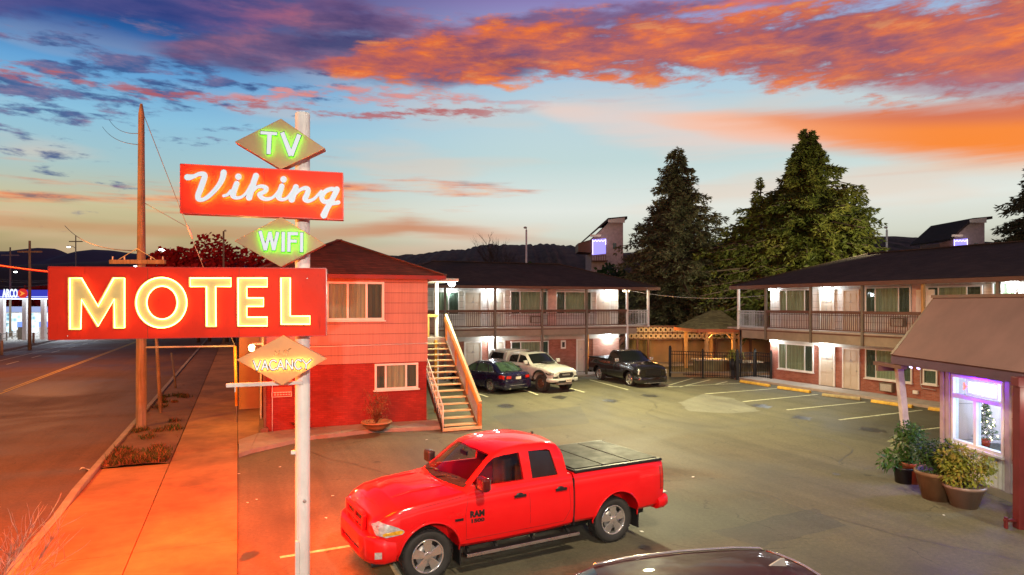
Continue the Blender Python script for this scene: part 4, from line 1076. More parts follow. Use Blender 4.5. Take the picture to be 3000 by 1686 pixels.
def window(f, a0, a1, z0, z1, panes, name='window', sill=True, fw=.06, frame='white'):
    """panes: list of (fraction of the width, 'c' curtain or 'd' dim)"""
    mb = MB(); d = .07
    f.box(mb, a0, a1, 0, d, z1-fw, z1); f.box(mb, a0, a1, 0, d, z0, z0+fw)
    f.box(mb, a0, a0+fw, 0, d, z0+fw, z1-fw); f.box(mb, a1-fw, a1, 0, d, z0+fw, z1-fw)
    tot = sum(p[0] for p in panes); x = a0+fw; W = a1-a0-2*fw; edges = [x]
    for p, k in panes: x += W*p/tot; edges.append(x)
    for e in edges[1:-1]: f.box(mb, e-fw*.45, e+fw*.45, 0, d-.01, z0+fw, z1-fw)
    if sill: f.box(mb, a0-.05, a1+.05, 0, d+.05, z0-.05, z0-.002)
    w = mb.build(name, M[frame], f.root, bevel=.005)
    for kind, m_ in (('c', M['curtain']), ('d', M['darkpane'])):
        mb = MB(); some = False
        for (p, k), e0, e1 in zip(panes, edges, edges[1:]):
            if k != kind: continue
            some = True; n = max(6, int((e1-e0)/.035)); ph = rnd.random()*6
            mb.grid(lambda a, b: f.pt(e0+(e1-e0)*a, .018+.012*math.sin(a*n*1.1+ph)+.004*math.sin(a*n*2.7), z0+fw+(z1-z0-2*fw)*b), n*2, 1)
        if some: mb.build('curtain', m_, w, fix=False)
        else: mb.bm.free()
    mb = MB()
    for e0, e1 in zip(edges, edges[1:]): f.box(mb, e0+.01, e1-.01, .046, .050, z0+fw, z1-fw)
    mb.build('pane', M['glass'], w)
    return w
def door(f, a0, a1, z0, z1, plaque=True, name='door', label=None):
    mb = MB(); fw = .08
    f.box(mb, a0-fw, a0, 0, .06, z0, z1+fw, 1); f.box(mb, a1, a1+fw, 0, .06, z0, z1+fw, 1); f.box(mb, a0, a1, 0, .06, z1, z1+fw, 1)
    f.box(mb, a0, a1, 0, .025, z0, z1, 0); w = a1-a0; h = z1-z0
    for i in range(2):
        for (b0, b1) in ((.07, .30), (.36, .66), (.72, .93)):
            x0 = a0+w*(.12+.42*i); f.box(mb, x0, x0+w*.34, .025, .036, z0+h*b0, z0+h*b1, 0)
    f.box(mb, a0-.05, a1+.05, 0, .12, z0-.035, z0-.002, 2)
    d = mb.build(name, [M['door'], M['white'], M['bronze']], f.root, bevel=.004)
    mb = MB(); f_ = f.pt(a1-.09, .06, z0+h*.47); mb.ico(f_, .035, 1); mb.build('handle', M['galv'], d)
    if plaque:
        mb = MB(); c = (a0+a1)/2; f.box(mb, c-.09, c+.09, .027, .034, z0+h*.70, z0+h*.76); mb.build('number_plaque', M['galv'], d)
    return d
def gable_hip(name, root, off, u0, u1, v0, v1, ze, zr, th, m, hip0=True, hip1=True, axis='u', fascia=None):
    """hip roof over a rectangle in uv, eave boards round it"""
    mb = MB(); o = Vector((off[0], off[1], 0))
    if axis == 'u':
        w = (v1-v0)/2; r0 = Vector((u0+(w if hip0 else 0), (v0+v1)/2, zr)); r1 = Vector((u1-(w if hip1 else 0), (v0+v1)/2, zr))
        A, B, C_, D_ = Vector((u0, v0, ze)), Vector((u1, v0, ze)), Vector((u1, v1, ze)), Vector((u0, v1, ze))
        fs = [[A, B, r1, r0], [C_, D_, r0, r1], [D_, A, r0], [B, C_, r1]]
    else:
        w = (u1-u0)/2; r0 = Vector(((u0+u1)/2, v0+(w if hip0 else 0), zr)); r1 = Vector(((u0+u1)/2, v1-(w if hip1 else 0), zr))
        A, B, C_, D_ = Vector((u0, v0, ze)), Vector((u1, v0, ze)), Vector((u1, v1, ze)), Vector((u0, v1, ze))
        fs = [[D_, A, r0, r1], [B, C_, r1, r0], [A, B, r0], [C_, D_, r1]]
    for q in fs: mb.face([p-o for p in q])
    mb.face([p-o-Vector((0, 0, .03)) for p in (A, B, C_, D_)], 1)
    rf = mb.build(name, [m, M['fascia']], root)
    mb = MB()
    for p, q in ((A, B), (B, C_), (C_, D_), (D_, A)):
        mb.bar(p-o-Vector((0, 0, th/2+.01)), q-o-Vector((0, 0, th/2+.01)), .05, th)
    mb.build('fascia', fascia or M['brownpaint'], rf)
    mb = MB()
    mb.bar(r0-o+Vector((0, 0, .02)), r1-o+Vector((0, 0, .02)), .22, .05)
    for p, q in ((A, r0), (D_, r1 if axis == 'v' else r0), (B, r0 if axis == 'v' else r1), (C_, r1)): mb.bar(p-o+Vector((0, 0, .02)), q-o+Vector((0, 0, .02)), .2, .04)
    mb.build('ridge_cap', m, rf)
    return rf
def railing(mb, p, q, h=.95, gap=.115, z0=.08, mi=0, top=.10):
    p, q = Vector(p), Vector(q); L = (q-p).length; n = int(L/gap); zz = Vector((0, 0, 1))
    mb.bar(p+zz*(h-.02), q+zz*(h-.02), .07, top, mi); mb.bar(p+zz*z0, q+zz*z0, .04, .05, mi); mb.bar(p+zz*(h-.16), q+zz*(h-.16), .03, .03, mi)
    for i in range(n+1):
        c = p.lerp(q, (i+.5)/(n+1)); mb.box(c.x-.011, c.x+.011, c.y-.011, c.y+.011, c.z+z0, c.z+h-.05, mi)
def wall_lamp(root, off, p, n, e, col=(.84, .94, 1), name='wall_lamp', w=.42):
    q = Vector(p)-Vector((off[0], off[1], 0)); n = Vector(n); t = Vector((-n.y, n.x, 0))
    mb = MB(); mb.bar(q-t*(w/2+.03), q+t*(w/2+.03), .10, .05, 0, up=(0, 0, 1)); o = mb.build(name, M['white'], root)
    mb = MB(); mb.bar(q-t*w/2+Vector((0, 0, -.06)), q+t*w/2+Vector((0, 0, -.06)), .11, .07, 0); mb.build('diffuser', M['lamp_white'] if col[2] > .8 else M['lamp_warm'], o, bevel=.015)
    W = uv(p[0], p[1], p[2]); nn = Vector((CU*n.x-SU*n.y, SU*n.x+CU*n.y, 0))
    lamp('wall_lamp_light', 'POINT', W+nn*.16+Vector((0, 0, -.2)), e, col, .12)
def ac_unit(f, a, z, name='air_conditioner'):
    mb = MB(); f.box(mb, a-.33, a+.33, 0, .22, z-.2, z+.2, 0)
    for i in range(7): f.box(mb, a-.28, a+.28, .22, .232, z-.16+i*.045, z-.135+i*.045, 1)
    return mb.build(name, [M['bronze'], M['white']], f.root, bevel=.01)

# ------------------------------------------------------------------ far wing (faces the viewer)
c4 = lambda X, Y: (1250+X/3.435, 780+Y/3.435)
OB = (7.8, 34.9)
bw = thing('motel_wing', 'two storey white and brick motel wing across the back of the lot behind three cars', 'motel building', uv(*OB), ROT, 'wings of the motel')
f = Facade(bw, OB, 36.1, 'v')
def bo(mb): bmesh.ops.translate(mb.bm, verts=mb.bm.verts, vec=(-OB[0], -OB[1], 0)); return mb
mb = MB(); mb.box(6.5, 22.1, 36.12, 43, 0, 2.14); bo(mb).build('ground_floor_wall', M['brick'], bw)
mb = MB(); mb.box(6.45, 22.14, 36.09, 43.02, 2.14, 2.93); bo(mb).build('header_band', M['cream'], bw)
mb = MB(); mb.box(6.5, 22.1, 36.12, 43, 2.93, 5.3); bo(mb).build('upper_wall', M['siding_white'], bw)
a0, a1 = f.a(c4(1212, 0)[0]), f.a(c4(1300, 0)[0])
mb = MB(); f.box(mb, a0, a1, 0, .04, 2.96, 5.2); mb.build('pink_tint_wall_strip', mat('pink_panel_tint', (.62, .42, .36), .7), bw)  # pinkish light on this wall strip put into the panel's colour
up_ = [((60, 325, 255, 490), [(1.5, 'c'), (1, 'd')]), ((838, 1212, 250, 485), [(.85, 'd'), (2, 'c'), (.6, 'd')]), ((1298, 1657, 255, 485), [(.8, 'd'), (2, 'c'), (.6, 'd')])]
for (x0, x1, y0, y1), pn in up_: window(f, *f.rect(c4, x0, x1, y0, y1), pn)
for x0, x1 in ((388, 540), (632, 775), (1710, 1835)):
    a0, a1 = f.a(c4(x0, 0)[0]), f.a(c4(x1, 0)[0]); door(f, a0, a1, 2.97, 4.92)
for x0, x1 in ((388, 540), (632, 775), (1515, 1590)):
    a0, a1 = f.a(c4(x0, 0)[0]), f.a(c4(x1, 0)[0]); door(f, a0, a1, .15, 2.05)
window(f, *f.rect(c4, 845, 1225, 755, 945), [(.8, 'd'), (1.8, 'c'), (.7, 'd')])
ac_unit(f, f.a(c4(1085, 0)[0]), f.z(c4(1085, 0)[0], c4(0, 537)[1]))
a0, a1, z0, z1 = f.rect(c4, 1348, 1397, 748, 832)
mb = MB(); f.box(mb, a0, a1, .02, .05, z0, z1, 0); f.box(mb, a0+.08, a1-.08, .05, .058, z0+.1, z1-.1, 1); f.box(mb, a0+.16, a1-.16, .058, .064, z0+.18, z1-.3, 2)
mb.build('notice_frame', [M['white'], M['blackmetal'], M['galv']], bw)
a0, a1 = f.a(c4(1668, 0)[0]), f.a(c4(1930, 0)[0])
mb = MB(); f.box(mb, a0, a1+.01, .0, .06, .12, 2.12); mb.build('ground_floor_wall', brickmat('pale_lit_brick', (.50, .22, .15), (.60, .32, .24), (.45, .36, .30)), bw)  # paler copy of the brick, lamplight put into its colour
# balcony deck, beam, posts, railing
mb = MB(); mb.box(7.6, 23.55, 34.78, 36.09, 2.87, 2.95, 0); mb.box(7.6, 22.6, 34.80, 34.9, 2.46, 2.80, 1); mb.box(7.6, 22.6, 34.77, 34.93, 2.80, 2.868, 2)
mb.box(7.6, 22.5, 34.92, 36.08, 2.80, 2.86, 0)
bo(mb).build('balcony_deck', [M['slab'], M['fascia'], M['brownpaint']], bw)
PU = [10.4, 13.3, 16.2, 19.1, 21.9]
for i, pu in enumerate(PU):
    mb = MB(); mb.box(pu-.06, pu+.06, 34.72, 34.84, .0, 5.22); bo(mb).build('post', M['white'] if i == 4 else M['bronze'], bw, bevel=.008)
mb = MB(); mb.box(23.35, 23.47, 34.72, 34.84, 2.9, 5.22); bo(mb).build('post', M['white'], bw, bevel=.008)
for p, q in zip([7.7]+PU[:-1], PU):
    mb = MB(); railing(mb, (p+.06, 34.74, 2.95), (q-.06, 34.74, 2.95), top=.14); bo(mb).build('railing', M['brownpaint'], bw)
mb = MB(); railing(mb, (21.97, 34.74, 2.95), (23.4, 34.74, 2.95), top=.05); railing(mb, (23.45, 34.8, 2.95), (23.45, 36.0, 2.95), top=.05)
bo(mb).build('railing', M['galv'], bw)
mb = MB(); mb.cyl((f.a(c4(1617, 0)[0]), 36.0, .1), (f.a(c4(1617, 0)[0]), 36.0, 2.46), .05, n=8); bo(mb).build('downspout', M['guard'], bw)
gable_hip('roof', bw, OB, 6.2, 24.0, 34.35, 43.6, 5.30, 6.85, .16, M['shingle'], axis='u')
for x, y, e in ((640, 215, 95), (1825, 230, 95), (230, 210, 40)): wall_lamp(bw, OB, (f.a(c4(x, 0)[0]), 36.06, 5.14), (0, -1, 0), e)
for x, y, e in ((640, 700, 110), (1820, 690, 130)): wall_lamp(bw, OB, (f.a(c4(x, 0)[0]), 36.04, 2.42), (0, -1, 0), e)
wall_lamp(bw, OB, (22.6, 36.0, 5.14), (0, -1, 0), 45, (1, .85, .5))
# end stair
mb = MB()
for i in range(10):
    uu = 23.2-i*.25; zz = 2.80-i*.27; mb.box(uu-.28, uu, 36.35, 37.4, zz-.05, zz, 0)
mb.bar((23.35, 36.3, 2.9), (20.7, 36.3, .1), .06, .26, 0); mb.bar((23.35, 37.45, 2.9), (20.7, 37.45, .1), .06, .26, 0)
mb.bar((23.3, 36.3, 3.85), (22.0, 36.3, 2.6), .05, .05, 0)
mb.box(22.3, 23.55, 36.1, 37.5, 2.86, 2.94, 0)
bo(mb).build('end_stair', M['brownpaint'], bw)

# ------------------------------------------------------------------ right wing (runs towards the viewer)
c6 = lambda X, Y: (1950+X/2.956, 760+Y/2.956); c7 = lambda X, Y: (2400+X/1.635, 800+Y/1.635)
OR = (26.4, 29.0)
rw = thing('motel_wing', 'two storey white and brick motel wing on the right with yellow wheel stops before it', 'motel building', uv(*OR), ROT, 'wings of the motel')
f = Facade(rw, OR, 27.6, 'u')
def ro(mb): bmesh.ops.translate(mb.bm, verts=mb.bm.verts, vec=(-OR[0], -OR[1], 0)); return mb
mb = MB(); mb.box(27.62, 35.5, 6, 29.0, 0, 2.14); ro(mb).build('ground_floor_wall', M['brick'], rw)
mb = MB(); mb.box(27.59, 35.5, 6, 29.03, 2.14, 2.93); ro(mb).build('header_band', M['cream'], rw)
mb = MB(); mb.box(27.62, 35.5, 6, 29.0, 2.93, 5.3); ro(mb).build('upper_wall', M['siding_white'], rw)
def wr(c, x0, x1, y0, y1, pn, **k): return window(f, *f.rect(c, x0, x1, y0, y1), pn, **k)
wr(c6, 990, 1268, 262, 482, [(.6, 'c'), (1.6, 'c'), (.5, 'd')])
wr(c6, 1735, 2130, 240, 482, [(.8, 'd'), (2, 'c'), (.9, 'd')])
wr(c7, 518, 785, 62, 192, [(.5, 'd'), (1.3, 'c'), (.6, 'd')])
wr(c7, 832, 948, 45, 192, [(.5, 'c'), (.8, 'c')])
for x0, x1 in ((1347, 1455), (1547, 1670)): door(f, f.a(c6(x0, 0)[0]), f.a(c6(x1, 0)[0]), 2.97, 4.92)
wr(c6, 982, 1285, 735, 965, [(.6, 'c'), (1.5, 'c'), (.6, 'd')])
wr(c6, 1735, 2140, 785, 1050, [(.8, 'd'), (1.6, 'c'), (1.1, 'd')])
wr(c6, 2235, 2360, 955, 1085, [(1, 'd')])
for x0, x1 in ((1345, 1460), (1547, 1672)): door(f, f.a(c6(x0, 0)[0]), f.a(c6(x1, 0)[0]), .15, 2.05)
ac_unit(f, f.a(c6(2030, 0)[0]), f.z(c6(2030, 0)[0], c6(0, 545)[1]))
ac_unit(f, f.a(c6(1935, 0)[0]), f.z(c6(1935, 0)[0], c6(0, 1108)[1]))
a0, a1 = f.a(c6(2140, 0)[0]), f.a(c6(2235, 0)[0])
mb = MB(); f.box(mb, a0, a1, 0, .04, 2.96, 5.2)
for i in range(2): f.box(mb, a0+.2+i*.55, a0+.5+i*.55, .04, .07, 3.9, 4.9, 1)
mb.build('pink_tint_wall_strip', [bpy.data.materials['pink_panel_tint'], M['white']], rw)
pa = f.a(c6(2175, 0)[0]); pz = f.z(c6(2175, 0)[0], c6(0, 1152)[1])
mb = MB(); f.box(mb, pa-.12, pa+.12, 0, .12, pz-.08, pz+.08); mb.build('hose_cover', M['white'], rw, bevel=.02)
mb = MB(); q0, q1 = f.a(c6(2215, 0)[0]), f.a(c6(2345, 0)[0])
mb.tube([f.pt(q0, .05, 2.2), f.pt(q0, .05, .75), f.pt(q0+.08, .05, .62), f.pt(q1, .05, .6)], .022, 6); mb.build('wall_conduit', M['galv'], rw)
mb = MB(); mb.box(26.3, 27.59, 6, 31.0, 2.87, 2.95, 0); mb.box(26.32, 26.42, 6, 29.8, 2.38, 2.80, 1); mb.box(26.29, 26.45, 6, 30.4, 2.80, 2.868, 2); mb.box(26.44, 27.58, 6, 29.9, 2.80, 2.86, 0)
ro(mb).build('balcony_deck', [M['slab'], M['fascia'], M['brownpaint']], rw)
PV = [27.94, 24.9, 21.94, 19.04, 16.1, 13.2]
for i, pv in enumerate(PV):
    mb = MB(); mb.box(26.24, 26.36, pv-.06, pv+.06, 0 if i in (9,) else 2.35, 5.22); ro(mb).build('post', M['gazebo_wood'] if i == 3 else M['bronze'], rw, bevel=.008)
mb = MB(); mb.box(26.24, 26.36, 29.99, 30.11, 2.85, 5.22); ro(mb).build('post', M['white'], rw, bevel=.008)
for p, q in zip(PV[1:], PV[:-1]):
    mb = MB(); railing(mb, (26.27, p+.06, 2.95), (26.27, q-.06, 2.95), top=.14); ro(mb).build('railing', M['brownpaint'], rw)
mb = MB(); railing(mb, (26.27, 28.0, 2.95), (26.27, 29.99, 2.95), top=.05); railing(mb, (26.35, 30.05, 2.95), (27.5, 30.05, 2.95), top=.05); ro(mb).build('railing', M['galv'], rw)
mb = MB(); mb.cyl((26.35, 29.95, 0), (26.35, 29.95, 2.9), .055, n=8); ro(mb).build('support_post', M['blackmetal'], rw)
gable_hip('roof', rw, OR, 26.0, 36.0, 5, 30.45, 5.30, 6.95, .18, M['shingle'], axis='v')
for (c, x, z, e) in ((c6, 890, 5.14, 60), (c6, 1410, 5.14, 95), (c7, 935, 5.14, 70)): wall_lamp(rw, OR, (27.54, -f.a(c(x, 0)[0]) if c(x, 0)[0] > 2262 else 28.8, z), (-1, 0, 0), e)
for (c, x, z, e) in ((c6, 925, 2.42, 110), (c6, 1390, 2.42, 130)): wall_lamp(rw, OR, (27.52, min(28.7, -f.a(c(x, 0)[0])), z), (-1, 0, 0), e)

# ------------------------------------------------------------------ red block on the left
OL = (.83, 23.3)
rb = thing('motel_block', 'red painted two storey gable block behind the sign with salmon shake siding', 'motel building', uv(*OL), ROT, None)
f = Facade(rb, OL, 23.3, 'v')
def lo(mb): bmesh.ops.translate(mb.bm, verts=mb.bm.verts, vec=(-OL[0], -OL[1], 0)); return mb
mb = MB(); mb.box(.85, 6.28, 23.32, 36.0, 0, 2.23); lo(mb).build('ground_floor_wall', M['brick_dark'], rb)
mb = MB(); mb.box(.80, 6.31, 23.27, 36.05, 2.23, 5.28); lo(mb).build('upper_wall', M['siding_pink'], rb)
c3 = lambda X, Y: (900+X/2.335, 680+Y/2.335)
f2 = Facade(rb, OL, 23.27, 'v')
window(f2, *f2.rect(c3, 128, 525, 340, 605), [(1.2, 'c'), (1.2, 'c'), (1, 'd')], fw=.08)
window(f, *f.rect(c3, 460, 757, 898, 1075), [(.6, 'd'), (1.4, 'c'), (.7, 'd')], fw=.07)
mb = MB(); mb.tube([f2.pt(.9, .03, 2.86), f2.pt(3, .03, 2.84), f2.pt(6.3, .03, 2.88)], .014, 6)
mb.tube([f.pt(1.05, .04, 2.2), f.pt(1.05, .04, .1)], .014, 6); mb.build('wall_conduit', M['white'], rb)
mb = MB(); mb.box(.78, .86, 23.16, 23.24, .15, 5.2); mb.box(.70, .92, 23.08, 23.28, -.02, .24); lo(mb).build('downspout', M['brownpaint'], rb, bevel=.01)
c36 = lambda X, Y: (650+X/3.62, 960+Y/3.62)
a0, a1, z0, z1 = f.rect(c36, 525, 740, 683, 736)
mb = MB(); f.box(mb, a0, a1, .0, .02, z0, z1, 1); f.box(mb, a0+.02, a1-.02, .02, .025, z0+.02, z1-.02, 0)
for k in range(2):
    for j in range(6): f.box(mb, a0+.08+j*.09, a0+.14+j*.09, .025, .028, z0+.06+k*.07, z0+.09+k*.07, 1)
f.box(mb, a0, a1, .0, .02, z1+.01, z1+.16, 2)
mb.build('wall_notice', [M['signedge'], M['white'], mat('faded_red_board', (.65, .12, .07), .6)], rb)
# street side: recessed brown entry wall, door, lamp
mb = MB(); mb.box(.05, .84, 28.9, 33.5, .0, 5.0); lo(mb).build('entry_wall', M['tanwall'], rb)
mb = MB(); mb.box(.77, .80, 26.0, 26.9, .1, 2.1); lo(mb).build('side_door', M['door'], rb)
mb = MB(); q = uv(.45, 25.0, 2.76)
mb.box(.45, .80, 24.97, 25.03, 2.86, 2.92); lo(mb).build('lamp_arm', M['galv'], rb)
mb = MB(); mb.cyl((.45, 25.0, 2.86), (.45, 25.0, 2.78), .06, .12); mb.ico((.45, 25, 2.72), .10, 2); lo(mb).build('porch_lamp', M['lamp_sodium'], rb)
lamp('porch_lamp_light', 'POINT', uv(.30, 24.85, 2.5), 150, (1, .55, .12), .08)
# roof (hip towards the street corner), covers the side balcony too
gable_hip('roof', rb, OL, .35, 6.85, 22.85, 37.0, 5.30, 6.72, .14, M['shingle_red'], axis='v', fascia=mat('dark_red_fascia', (.20, .02, .015), .6))
# side balcony
mb = MB(); mb.box(6.30, 7.65, 25.45, 36.1, 2.87, 2.95, 0); mb.box(7.55, 7.65, 25.45, 34.8, 2.55, 2.868, 1); mb.box(6.32, 7.65, 25.40, 25.48, 2.6, 2.868, 1); lo(mb).build('balcony_deck', [M['slab'], M['fascia']], rb)
mb = MB(); mb.box(7.42, 7.56, 26.2, 26.34, .0, 5.2); lo(mb).build('post', M['white'], rb, bevel=.01)
mb = MB(); railing(mb, (7.6, 26.4, 2.95), (7.6, 34.7, 2.95), top=.12); lo(mb).build('railing', M['brownpaint'], rb)
mb = MB(); mb.box(6.35, 7.5, 26.05, 26.15, 3.75, 3.87); mb.box(6.98, 7.12, 26.0, 26.14, 2.95, 3.75); lo(mb).build('handrail', M['stairrail'], rb, bevel=.008)
mb = MB(); mb.box(6.86, 7.9, 24.6, 36, 5.15, 5.27); lo(mb).build('balcony_ceiling', M['cream'], rb)
mb = MB(); lp = px(1322, 815, D_of(7.75, 25.2)); 
q = (7.75, 25.0, 5.08); mb.lathe([(.0, 5.14), (.13, 5.14), (.15, 5.06), (.09, 4.98), (.0, 4.96)], (q[0], q[1], 0), 14); lo(mb).build('flood_lamp', M['lamp_white'], rb)
mb = MB(); mb.cyl((7.3, 25.0, 5.17), (7.75, 25.0, 5.13), .02); lo(mb).build('lamp_arm', M['galv'], rb)
lamp('flood_lamp_light', 'POINT', uv(7.95, 24.75, 4.8), 420, (.95, 1, .80), .12)
# metal pans of junk in the bed: dish planter with a dry vine
dp = thing('dish_planter', 'round shallow bowl planter with dry vine against the red brick', 'planter', gx(1103, 1262, .1))
mb = MB(); mb.lathe([(.001, .02), (.22, .02), (.40, .14), (.50, .27), (.52, .27), (.50, .31), (.40, .28), (.001, .24)], n=24); mb.build('bowl', mat('rusty_bowl', (.36, .16, .07), .6, bmp=.3), dp)
mb = MB()
for k in range(26):
    a = rnd.uniform(0, 2*PI); r = rnd.uniform(.2, .5); h = rnd.uniform(.4, 1.15)
    mb.tube([(0, 0, .22), (math.cos(a)*r*.5, math.sin(a)*r*.35, .3+h*.55), (math.cos(a)*r, math.sin(a)*r*.5, .25+h), (math.cos(a)*r*1.25, math.sin(a)*r*.5, .1+h*.85)], [.012, .009, .006, .003], 4)
mb.build('vine', M['dry'], dp)
mb = MB()
for k in range(160):
    a = rnd.uniform(0, 2*PI); r = rnd.uniform(0, .45); p = Vector((math.cos(a)*r, math.sin(a)*r*.5, .3+rnd.random()*.95)); q = Vector((rnd.gauss(0, 1), rnd.gauss(0, 1), rnd.gauss(0, 1))).normalized()*.035; b = q.orthogonal()*.6
    mb.face([p-q, p+b, p+q, p-b])
mb.build('dry_leaves', M['dry'], dp, fix=False, kind='stuff')
ds = thing('dry_plant', 'low dry spiky plant in the bed right behind the white sign pole', 'plant', gx(880, 1262, .1))
mb = MB()
for k in range(24):
    a = rnd.uniform(0, 2*PI); l = rnd.uniform(.3, .55); t = Vector((math.cos(a)*l, math.sin(a)*l, rnd.uniform(.08, .35))); n_ = Vector((-math.sin(a), math.cos(a), 0))*.035
    mb.face([n_*.6, t*.55+n_+Vector((0, 0, .06)), t, t*.55-n_+Vector((0, 0, .06)), -n_*.6])
mb.build('leaf', M['dry'], ds, fix=False)

# ------------------------------------------------------------------ outside stair up to the side balcony
OS = (7.0, 21.6)
stc = thing('staircase', 'cream and mustard open outdoor stair climbing beside the red block', 'stairs', uv(*OS), ROT)
def so_(mb): bmesh.ops.translate(mb.bm, verts=mb.bm.verts, vec=(-OS[0], -OS[1], 0)); return mb
NT = 14; rise = 2.95/(NT+1); run = 3.85/NT
for i in range(NT):
    mb = MB(); z = rise*(i+1); v0 = 21.6+run*i; mb.box(6.42, 7.58, v0, v0+.27, z-.045, z); so_(mb).build('tread', M['stairpaint'], stc, bevel=.006)
def sz(v): return (v-21.6)/3.85*2.75
for u_ in (6.38, 7.62):
    mb = MB(); mb.bar((u_, 21.55, .06), (u_, 25.5, 2.84), .05, .24); so_(mb).build('stringer', M['blackmetal'] if u_ < 7 else M['bronze'], stc)
mb = MB(); mb.bar((7.66, 21.45, .92), (7.66, 25.5, 3.85), .10, .09); mb.box(6.36, 7.72, 21.42, 21.55, .02, .12); so_(mb).build('handrail', M['stairpaint'], stc, bevel=.01)
mb = MB(); mb.bar((7.60, 21.5, .98-.1), (7.60, 25.5, 3.80-.1), .035, .15); so_(mb).build('handrail_board', M['stairrail'], stc)
for i, v_ in enumerate((21.5, 22.8, 24.1, 25.35)):
    mb = MB(); mb.box(7.6, 7.72, v_-.06, v_+.06, 0.02 if i == 0 else sz(v_)-.15, sz(v_)+.95); so_(mb).build('rail_post', M['stairpost'], stc, bevel=.008)
mb = MB(); n = 46
for i in range(n):
    v_ = 21.6+i*3.8/n; mb.box(7.64, 7.66, v_-.009, v_+.009, sz(v_)+.05, sz(v_)+.85)
so_(mb).build('baluster', M['galv'], stc)
mb = MB(); mb.tube([(6.36, 21.5, .85), (6.36, 24.0, 2.66)], .022, 6); mb.tube([(6.36, 21.5, .85), (6.36, 21.5, 0.0)], .02, 6); mb.tube([(6.36, 21.5, .45), (6.36, 24, 2.2)], .012, 6)
for i in range(12): v_ = 21.65+i*.2; mb.tube([(6.36, v_, sz(v_)+.1), (6.36, v_, sz(v_)+.88)], .008, 5)
so_(mb).build('side_rail', M['white'], stc)
mb = MB()
for u_ in (6.75, 7.2): mb.box(u_-.05, u_+.05, 25.3, 25.4, 0, 2.86)
so_(mb).build('support_post', M['guard'], stc)
# ------------------------------------------------------------------ pool court: iron fence, gazebo, pierced block screen, shed, red cottage
cz = lambda X, Y: (1700+X/4.293, 880+Y/4.293)
fp = [gx(*cz(1130, 960)), gx(*cz(1540, 980)), gx(*cz(1972, 1002)), gx(*cz(2195, 985)), gx(*cz(2400, 1015))]
ft = thing('iron_fence', 'black iron picket fence with a gate in front of the pool court', 'fence', fp[0])
for i, p in enumerate(fp):
    mb = MB(); q = p-fp[0]; r = .07 if i in (0, 2, 3) else .045; mb.box(q.x-r, q.x+r, q.y-r, q.y+r, 0, 1.62 if i else 1.72); mb.ico((q.x, q.y, 1.66 if i else 1.76), r*1.1, 1); mb.build('fence_post', M['blackmetal'], ft)
for i in range(4):
    a, b = fp[i]-fp[0], fp[i+1]-fp[0]; mb = MB(); n = int((b-a).length/.13); z = Vector((0, 0, 1))
    for h_ in (1.5, 1.32, .18): mb.bar(a+z*h_, b+z*h_, .035, .04)
    for k in range(1, n): c = a.lerp(b, k/n); mb.box(c.x-.012, c.x+.012, c.y-.012, c.y+.012, .08, 1.5)
    if i == 2: mb.box(a.x+.1, a.x+.3, a.y-.05, a.y+.05, .95, 1.15)
    mb.build('gate' if i == 2 else 'fence_panel', M['blackmetal'], ft)
# gazebo
gD = 43.0
ga, gb_ = px(1994, 954, gD), px(2166, 966, gD-1.5)
gz = thing('gazebo', 'open timber gazebo with olive hip roof and orange eave beside the pool', 'gazebo', px(2080, 890, gD)-Vector((0, 0, 4.3)), ROT*.4)
gw = (gb_.x-ga.x)/2; ez = 2.72
mb = MB(); A = [Vector((-gw, -1.7, ez)), Vector((gw, -1.7, ez)), Vector((gw, 1.9, ez)), Vector((-gw, 1.9, ez))]; P0, P1 = Vector((-.2+.3, .1, ez+1.15)), Vector((.8, .1, ez+1.15))
mb.face([A[0], A[1], P1, P0]); mb.face([A[2], A[3], P0, P1]); mb.face([A[1], A[2], P1]); mb.face([A[3], A[0], P0])
rf = mb.build('roof', M['shingle_green'], gz)
mb = MB()
for i in range(4): mb.bar(A[i]-Vector((0, 0, .10)), A[(i+1) % 4]-Vector((0, 0, .10)), .06, .2)
mb.build('fascia', M['orangewall'], rf)
for (x, y) in ((-gw+.7, -1.5), (gw-.8, -1.5), (-gw+.7, 1.6), (gw-.8, 1.6), (gw-.35, -1.5)):
    mb = MB(); mb.box(x-.09, x+.09, y-.09, y+.09, 0, ez-.1)
    if y < 0:
        mb.bar((x, y, ez-.75), (x+.55, y, ez-.2), .08, .09); mb.bar((x, y, ez-.75), (x-.55, y, ez-.2), .08, .09)
    mb.build('post', M['gazebo_wood'], gz, bevel=.01)
mb = MB(); mb.box(-gw+.5, gw-.5, -1.55, -1.45, ez-.32, ez-.14); mb.build('beam', M['gazebo_wood'], gz)
for x, y, s, lab, m_ in ((2098, 1060, 1.7, 'brown wood clad box bench behind the iron fence', M['fence_wood']), (2185, 1052, 1.0, 'pale low table near the gate of the iron fence', M['block'])):
    D = 41 if s > 1 else 39.5; b = px(x, 890, D); b.z = .1
    t = thing('box_bench' if s > 1 else 'low_table', lab, 'bench' if s > 1 else 'table', b)
    mb = MB(); mb.box(-s*.75, s*.75, -.5, .5, 0, .72) if s > 1 else [mb.box(sx*.5-.05, sx*.5+.05, -.3, .3, 0, .7) for sx in (-1, 1)]
    mb.build('base', m_, t, bevel=.01)
    mb = MB(); mb.box(-s*.82, s*.82, -.56, .56, .72, .80); mb.build('top', M['block'], t, bevel=.01)
